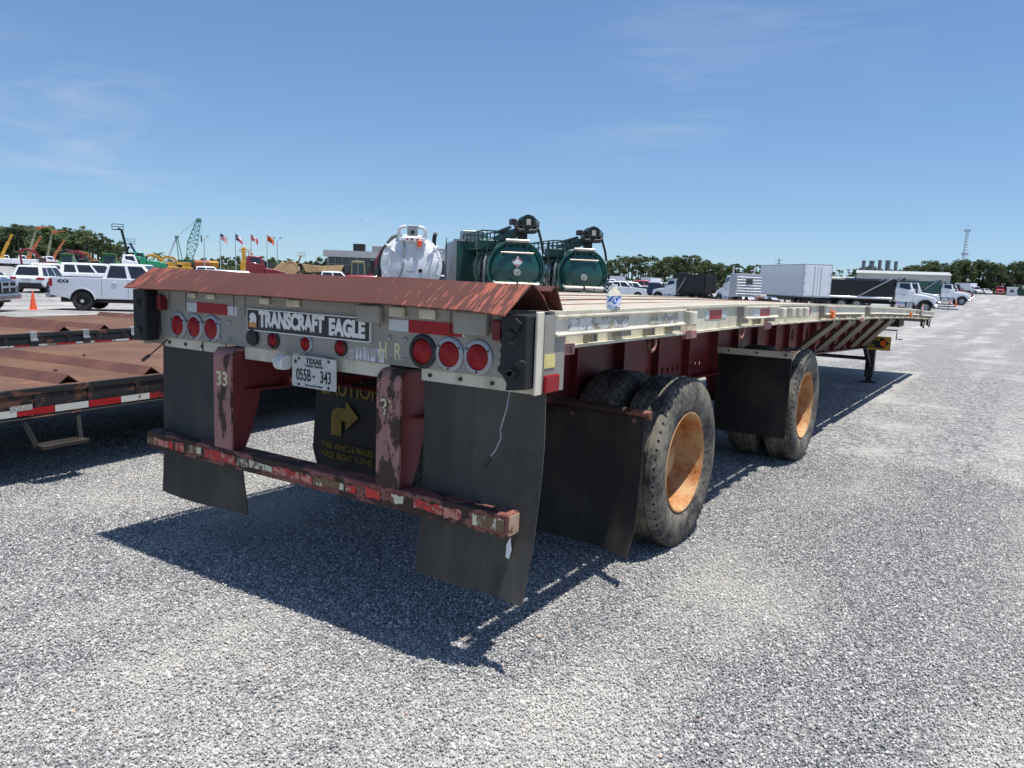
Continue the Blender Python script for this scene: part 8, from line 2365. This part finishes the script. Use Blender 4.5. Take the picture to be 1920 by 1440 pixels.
mass('far_wood', 'low far wood closing the horizon', [((-510.43, 194.92, -0.42), 3.29), ((-481.85, 185.66, -0.42), 3.01), ((-500.87, 194.86, -0.42), 3.30), ((-470.48, 184.67, -0.42), 2.88), ((-461.55, 182.83, -0.42), 3.77), ((-493.49, 197.42, -0.42), 3.97), ((-498.22, 201.18, -0.42), 3.56), ((-489.68, 199.55, -0.42), 3.60), ((-488.63, 200.97, -0.42), 3.72), ((-451.28, 187.21, -0.42), 3.74), ((-456.79, 191.27, -0.42), 2.94), ((-489.57, 206.99, -0.42), 2.63), ((-465.12, 198.39, -0.42), 3.08), ((-478.97, 206.22, -0.42), 3.45), ((-483.82, 210.23, -0.42), 3.91), ((-467.38, 204.90, -0.42), 2.69), ((-466.94, 206.58, -0.42), 2.75), ((-482.44, 215.43, -0.42), 3.82), ((-444.11, 200.01, -0.42), 2.86), ((-463.28, 210.60, -0.42), 3.66), ((-477.28, 218.98, -0.42), 3.47), ((-429.22, 198.58, -0.42), 3.62), ((-424.04, 197.95, -0.42), 3.81), ((-460.41, 216.97, -0.42), 3.70), ((-464.27, 220.78, -0.42), 3.40), ((-466.22, 223.71, -0.42), 3.49), ((-440.60, 213.25, -0.42), 3.14), ((-431.63, 210.76, -0.42), 2.63), ((-419.90, 206.84, -0.42), 3.71), ((-421.83, 209.66, -0.42), 3.52), ((-448.66, 225.06, -0.42), 3.57), ((-433.48, 219.35, -0.42), 3.04), ((-419.25, 214.01, -0.42), 2.86), ((-436.91, 225.06, -0.42), 3.56), ((-450.30, 234.06, -0.42), 3.06), ((-447.77, 234.81, -0.42), 3.88), ((-413.63, 218.75, -0.42), 3.93), ((-428.66, 228.75, -0.42), 3.95), ((-434.77, 234.09, -0.42), 3.07), ((-408.17, 221.65, -0.42), 3.33), ((-416.98, 228.46, -0.42), 2.65), ((-433.99, 239.93, -0.42), 3.35), ((-412.90, 230.24, -0.42), 3.64), ((-400.19, 225.09, -0.42), 2.88), ((-414.87, 235.45, -0.42), 2.94), ((-400.75, 229.41, -0.42), 2.70), ((-385.66, 222.69, -0.42), 3.10), ((-407.18, 237.24, -0.42), 3.93), ((-410.96, 241.56, -0.42), 3.18), ((-398.02, 235.98, -0.42), 2.93), ((-399.59, 239.01, -0.42), 3.94), ((-381.08, 229.90, -0.42), 3.21), ((-406.35, 247.36, -0.42), 3.67), ((-398.44, 244.66, -0.42), 3.50), ((-414.87, 257.02, -0.42), 3.86), ((-380.76, 237.90, -0.42), 3.36), ((-414.11, 261.07, -0.42), 3.34), ((-374.63, 238.18, -0.42), 3.67), ((-366.87, 235.28, -0.42), 2.81), ((-388.15, 251.16, -0.42), 2.98), ((-394.23, 257.34, -0.42), 3.62), ((-374.14, 246.34, -0.42), 3.67), ((-387.51, 257.40, -0.42), 3.59), ((-377.11, 252.68, -0.42), 3.21), ((-359.60, 243.03, -0.42), 3.26), ((-396.23, 270.21, -0.42), 3.84), ((-354.14, 243.56, -0.42), 2.70), ((-362.09, 251.22, -0.42), 3.57), ((-367.94, 257.54, -0.42), 2.78), ((-365.75, 258.25, -0.42), 3.40), ((-378.13, 269.36, -0.42), 3.16), ((-372.26, 267.50, -0.42), 3.55), ((-369.07, 267.54, -0.42), 2.66), ((-371.50, 271.67, -0.42), 2.78), ((-341.40, 251.82, -0.42), 3.26), ((-338.18, 251.64, -0.42), 2.70), ((-352.65, 264.74, -0.42), 3.26), ((-338.81, 256.58, -0.42), 3.94), ((-368.93, 281.89, -0.42), 3.28), ((-356.01, 274.41, -0.42), 3.04), ((-370.98, 288.49, -0.42), 2.77), ((-340.75, 267.29, -0.42), 2.91), ((-362.52, 286.91, -0.42), 3.31), ((-341.89, 272.95, -0.42), 3.16), ((-359.91, 289.91, -0.42), 2.96), ((-354.22, 287.85, -0.42), 3.59), ((-338.47, 277.48, -0.42), 3.11), ((-336.34, 278.18, -0.42), 3.23), ((-329.76, 275.17, -0.42), 3.47), ((-331.98, 279.48, -0.42), 3.03), ((-344.82, 292.89, -0.42), 3.24), ((-331.15, 283.79, -0.42), 3.83), ((-328.74, 284.23, -0.42), 3.13), ((-344.58, 300.60, -0.42), 3.97), ((-338.42, 297.87, -0.42), 3.16), ((-332.21, 295.02, -0.42), 3.64), ((-315.91, 283.07, -0.42), 3.61), ((-339.57, 307.01, -0.42), 3.52), ((-326.99, 298.29, -0.42), 3.21), ((-324.69, 298.87, -0.42), 2.92), ((-327.44, 304.12, -0.42), 3.35), ((-333.66, 312.70, -0.42), 3.08), ((-321.78, 304.29, -0.42), 2.62), ((-308.98, 294.84, -0.42), 3.67), ((-301.47, 290.31, -0.42), 3.46), ((-298.42, 289.98, -0.42), 3.16), ((-325.32, 318.98, -0.42), 2.88), ((-320.58, 317.21, -0.42), 2.68), ((-306.78, 306.35, -0.42), 3.75), ((-314.32, 316.75, -0.42), 3.15), ((-303.66, 308.83, -0.42), 3.60), ((-308.13, 316.25, -0.42), 3.65), ((-299.87, 310.62, -0.42), 2.95), ((-302.67, 316.41, -0.42), 3.39), ((-295.27, 311.55, -0.42), 3.98), ((-279.27, 297.42, -0.42), 3.69), ((-284.24, 305.53, -0.42), 3.62), ((-304.32, 330.12, -0.42), 2.98), ((-289.33, 316.82, -0.42), 3.34), ((-285.17, 315.20, -0.42), 2.83), ((-287.94, 321.24, -0.42), 3.85), ((-287.52, 323.80, -0.42), 3.00), ((-290.63, 330.37, -0.42), 3.19), ((-266.75, 306.15, -0.42), 3.45), ((-275.64, 319.33, -0.42), 3.34), ((-291.56, 340.93, -0.42), 3.40), ((-288.55, 340.63, -0.42), 3.09), ((-280.41, 334.22, -0.42), 2.71), ((-263.78, 317.45, -0.42), 3.57), ((-274.74, 333.79, -0.42), 3.76), ((-263.07, 322.73, -0.42), 2.98), ((-260.73, 322.95, -0.42), 3.35), ((-248.48, 310.81, -0.42), 3.12), ((-266.85, 336.96, -0.42), 2.81), ((-254.31, 324.30, -0.42), 3.82), ((-272.04, 350.23, -0.42), 2.95), ((-246.91, 321.10, -0.42), 2.76), ((-242.47, 318.45, -0.42), 3.71), ((-260.82, 345.84, -0.42), 2.97), ((-251.52, 336.86, -0.42), 3.57), ((-235.96, 319.24, -0.42), 3.75), ((-259.27, 354.13, -0.42), 2.90), ((-252.88, 348.90, -0.42), 3.58), ((-240.34, 335.00, -0.42), 3.83), ((-235.22, 331.20, -0.42), 3.26), ((-236.38, 336.19, -0.42), 3.22), ((-249.17, 357.89, -0.42), 3.40), ((-241.60, 350.60, -0.42), 3.98), ((-228.89, 335.64, -0.42), 2.91), ((-238.50, 353.26, -0.42), 2.81), ((-246.50, 368.81, -0.42), 3.08), ((-230.09, 347.93, -0.42), 3.20), ((-239.18, 365.36, -0.42), 3.88), ((-233.29, 360.13, -0.42), 2.84), ((-222.78, 347.59, -0.42), 3.59), ((-217.36, 342.75, -0.42), 3.84), ((-233.42, 371.82, -0.42), 2.92), ((-218.09, 351.22, -0.42), 2.92), ((-225.85, 367.51, -0.42), 2.67), ((-223.53, 367.65, -0.42), 2.69), ((-225.62, 375.05, -0.42), 3.36), ((-217.18, 365.01, -0.42), 2.73), ((-201.61, 342.70, -0.42), 3.09), ((-224.06, 384.74, -0.42), 3.44), ((-219.18, 380.54, -0.42), 2.69), ((-198.31, 348.33, -0.42), 2.63), ((-211.57, 375.56, -0.42), 2.85), ((-199.35, 357.96, -0.42), 3.53), ((-208.10, 377.73, -0.42), 3.05), ((-200.84, 368.73, -0.42), 3.00), ((-201.44, 374.00, -0.42), 3.10), ((-194.93, 366.12, -0.42), 2.95), ((-191.67, 364.16, -0.42), 2.97), ((-183.54, 352.84, -0.42), 3.03), ((-195.41, 379.80, -0.42), 2.98), ((-182.62, 359.27, -0.42), 3.78), ((-189.20, 376.45, -0.42), 3.32), ((-183.96, 370.40, -0.42), 3.84), ((-192.29, 391.62, -0.42), 3.47), ((-188.45, 388.42, -0.42), 3.57), ((-183.23, 382.26, -0.42), 3.18), ((-179.13, 378.28, -0.42), 3.31), ((-179.18, 382.98, -0.42), 3.34), ((-178.91, 387.05, -0.42), 3.70), ((-184.91, 404.81, -0.42), 2.91), ((-164.73, 365.51, -0.42), 3.02), ((-163.36, 366.99, -0.42), 3.71), ((-174.00, 395.53, -0.42), 3.00), ((-163.47, 376.53, -0.42), 3.82), ((-174.99, 407.89, -0.42), 3.56), ((-170.34, 402.23, -0.42), 3.64), ((-163.89, 392.15, -0.42), 3.16), ((-164.17, 397.89, -0.42), 3.83), ((-171.07, 419.83, -0.42), 3.88), ((-166.27, 413.56, -0.42), 2.70), ((-153.25, 386.58, -0.42), 3.96), ((-157.25, 401.85, -0.42), 3.32), ((-151.19, 391.73, -0.42), 3.81), ((-153.39, 402.77, -0.42), 3.99), ((-143.61, 382.56, -0.42), 3.99), ((-140.89, 380.59, -0.42), 2.81), ((-146.07, 399.88, -0.42), 3.50), ((-139.46, 387.39, -0.42), 3.39), ((-152.43, 428.89, -0.42), 3.21), ((-147.60, 421.38, -0.42), 3.43), ((-142.78, 413.68, -0.42), 2.84), ((-139.08, 408.96, -0.42), 3.86), ((-140.94, 420.42, -0.42), 2.90), ((-135.46, 410.30, -0.42), 3.36), ((-131.99, 405.92, -0.42), 3.41), ((-135.12, 421.66, -0.42), 2.62), ((-126.84, 402.25, -0.42), 3.52), ((-125.14, 403.02, -0.42), 2.70), ((-132.05, 431.53, -0.42), 3.07), ((-133.34, 442.50, -0.42), 3.38), ((-118.57, 400.51, -0.42), 3.49), ((-119.38, 409.68, -0.42), 3.74), ((-124.59, 434.14, -0.42), 3.66), ((-113.14, 401.40, -0.42), 2.65), ((-122.21, 440.14, -0.42), 2.80), ((-112.02, 410.85, -0.42), 2.64), ((-109.87, 409.95, -0.42), 3.26), ((-119.22, 451.76, -0.42), 3.05), ((-107.96, 416.98, -0.42), 3.76), ((-105.33, 414.19, -0.41), 3.49), ((-109.40, 437.51, -0.39), 3.91), ((-100.28, 409.00, -0.37), 3.39), ((-103.03, 427.66, -0.34), 3.75), ((-99.74, 421.94, -0.31), 3.60), ((-97.28, 419.50, -0.27), 3.29), ((-105.22, 461.55, -0.23), 2.94), ((-95.18, 426.53, -0.18), 3.88), ((-98.22, 448.40, -0.13), 2.69), ((-90.85, 423.79, -0.07), 2.93), ((-90.42, 430.31, -0.02), 3.78), ((-93.38, 453.14, 0.04), 3.97), ((-91.33, 452.62, 0.10), 3.48), ((-86.53, 438.48, 0.17), 3.60), ((-86.05, 445.45, 0.23), 2.68), ((-84.36, 446.47, 0.30), 3.14), ((-83.08, 449.65, 0.36), 2.67), ((-76.37, 423.70, 0.43), 3.98), ((-78.16, 443.24, 0.49), 3.06), ((-74.37, 432.28, 0.56), 3.43), ((-79.97, 474.84, 0.62), 2.85), ((-74.40, 453.48, 0.69), 3.30), ((-75.12, 469.04, 0.75), 3.39), ((-68.75, 441.42, 0.81), 2.87), ((-71.31, 469.04, 0.87), 2.71), ((-70.77, 477.85, 0.92), 2.65), ((-63.48, 441.89, 0.98), 3.25), ((-67.11, 479.00, 1.03), 3.47), ((-64.60, 474.71, 1.07), 3.67), ((-62.70, 474.55, 1.12), 2.67), ((-61.74, 481.38, 1.16), 2.81), ((-55.22, 445.66, 1.19), 2.65), ((-50.37, 420.94, 1.22), 3.83), ((-48.86, 421.93, 1.25), 2.72), ((-47.34, 422.92, 1.27), 3.78), ((-45.83, 423.92, 1.29), 3.88), ((-44.31, 424.91, 1.30), 2.76), ((-42.80, 425.90, 1.30), 2.87), ((-41.28, 426.89, 1.30), 2.88), ((-39.77, 427.88, 1.30), 2.84), ((-38.26, 428.87, 1.30), 3.35), ((-36.74, 429.86, 1.30), 2.81), ((-35.23, 430.86, 1.30), 3.31), ((-33.71, 431.85, 1.30), 3.26), ((-32.20, 432.84, 1.30), 3.46), ((-30.68, 433.83, 1.30), 3.07), ((-29.17, 434.82, 1.30), 3.84), ((-27.65, 435.81, 1.30), 3.15), ((-26.14, 436.81, 1.30), 3.92), ((-24.62, 437.80, 1.30), 3.14), ((-23.11, 438.79, 1.30), 3.12), ((-21.59, 439.78, 1.30), 3.87), ((-20.08, 440.77, 1.30), 3.00), ((-18.56, 441.76, 1.30), 3.65), ((-17.05, 442.76, 1.30), 3.58), ((-15.54, 443.75, 1.30), 2.86), ((-14.02, 444.74, 1.30), 3.79), ((-12.51, 445.73, 1.30), 2.76), ((-10.99, 446.72, 1.30), 3.64), ((-9.48, 447.71, 1.30), 3.11), ((-7.96, 448.71, 1.30), 3.94), ((-6.45, 449.70, 1.30), 3.41), ((-4.93, 450.69, 1.30), 4.00), ((-3.42, 451.68, 1.30), 3.52), ((-1.90, 452.67, 1.30), 2.80), ((-0.39, 453.66, 1.30), 3.39), ((1.13, 454.65, 1.30), 3.69), ((2.64, 455.65, 1.30), 3.48), ((4.15, 456.64, 1.30), 3.05), ((5.67, 457.63, 1.30), 2.87), ((7.18, 458.62, 1.30), 3.80), ((8.70, 459.61, 1.30), 2.97), ((10.21, 460.60, 1.30), 3.57), ((11.73, 461.60, 1.30), 3.79), ((13.24, 462.59, 1.30), 3.38), ((14.76, 463.58, 1.30), 2.60), ((16.27, 464.57, 1.30), 2.60), ((17.79, 465.56, 1.30), 2.99), ((19.30, 466.55, 1.30), 3.49), ((20.82, 467.55, 1.30), 3.60), ((22.33, 468.54, 1.30), 3.27), ((23.85, 469.53, 1.30), 3.80), ((25.36, 470.52, 1.30), 3.19), ((26.87, 471.51, 1.30), 3.16), ((28.39, 472.50, 1.30), 3.64), ((29.90, 473.49, 1.30), 3.56), ((31.42, 474.49, 1.30), 3.70), ((32.93, 475.48, 1.30), 2.88), ((34.45, 476.47, 1.30), 2.83), ((35.96, 477.46, 1.30), 3.18), ((37.48, 478.45, 1.30), 3.62)], .7, 60, 4)
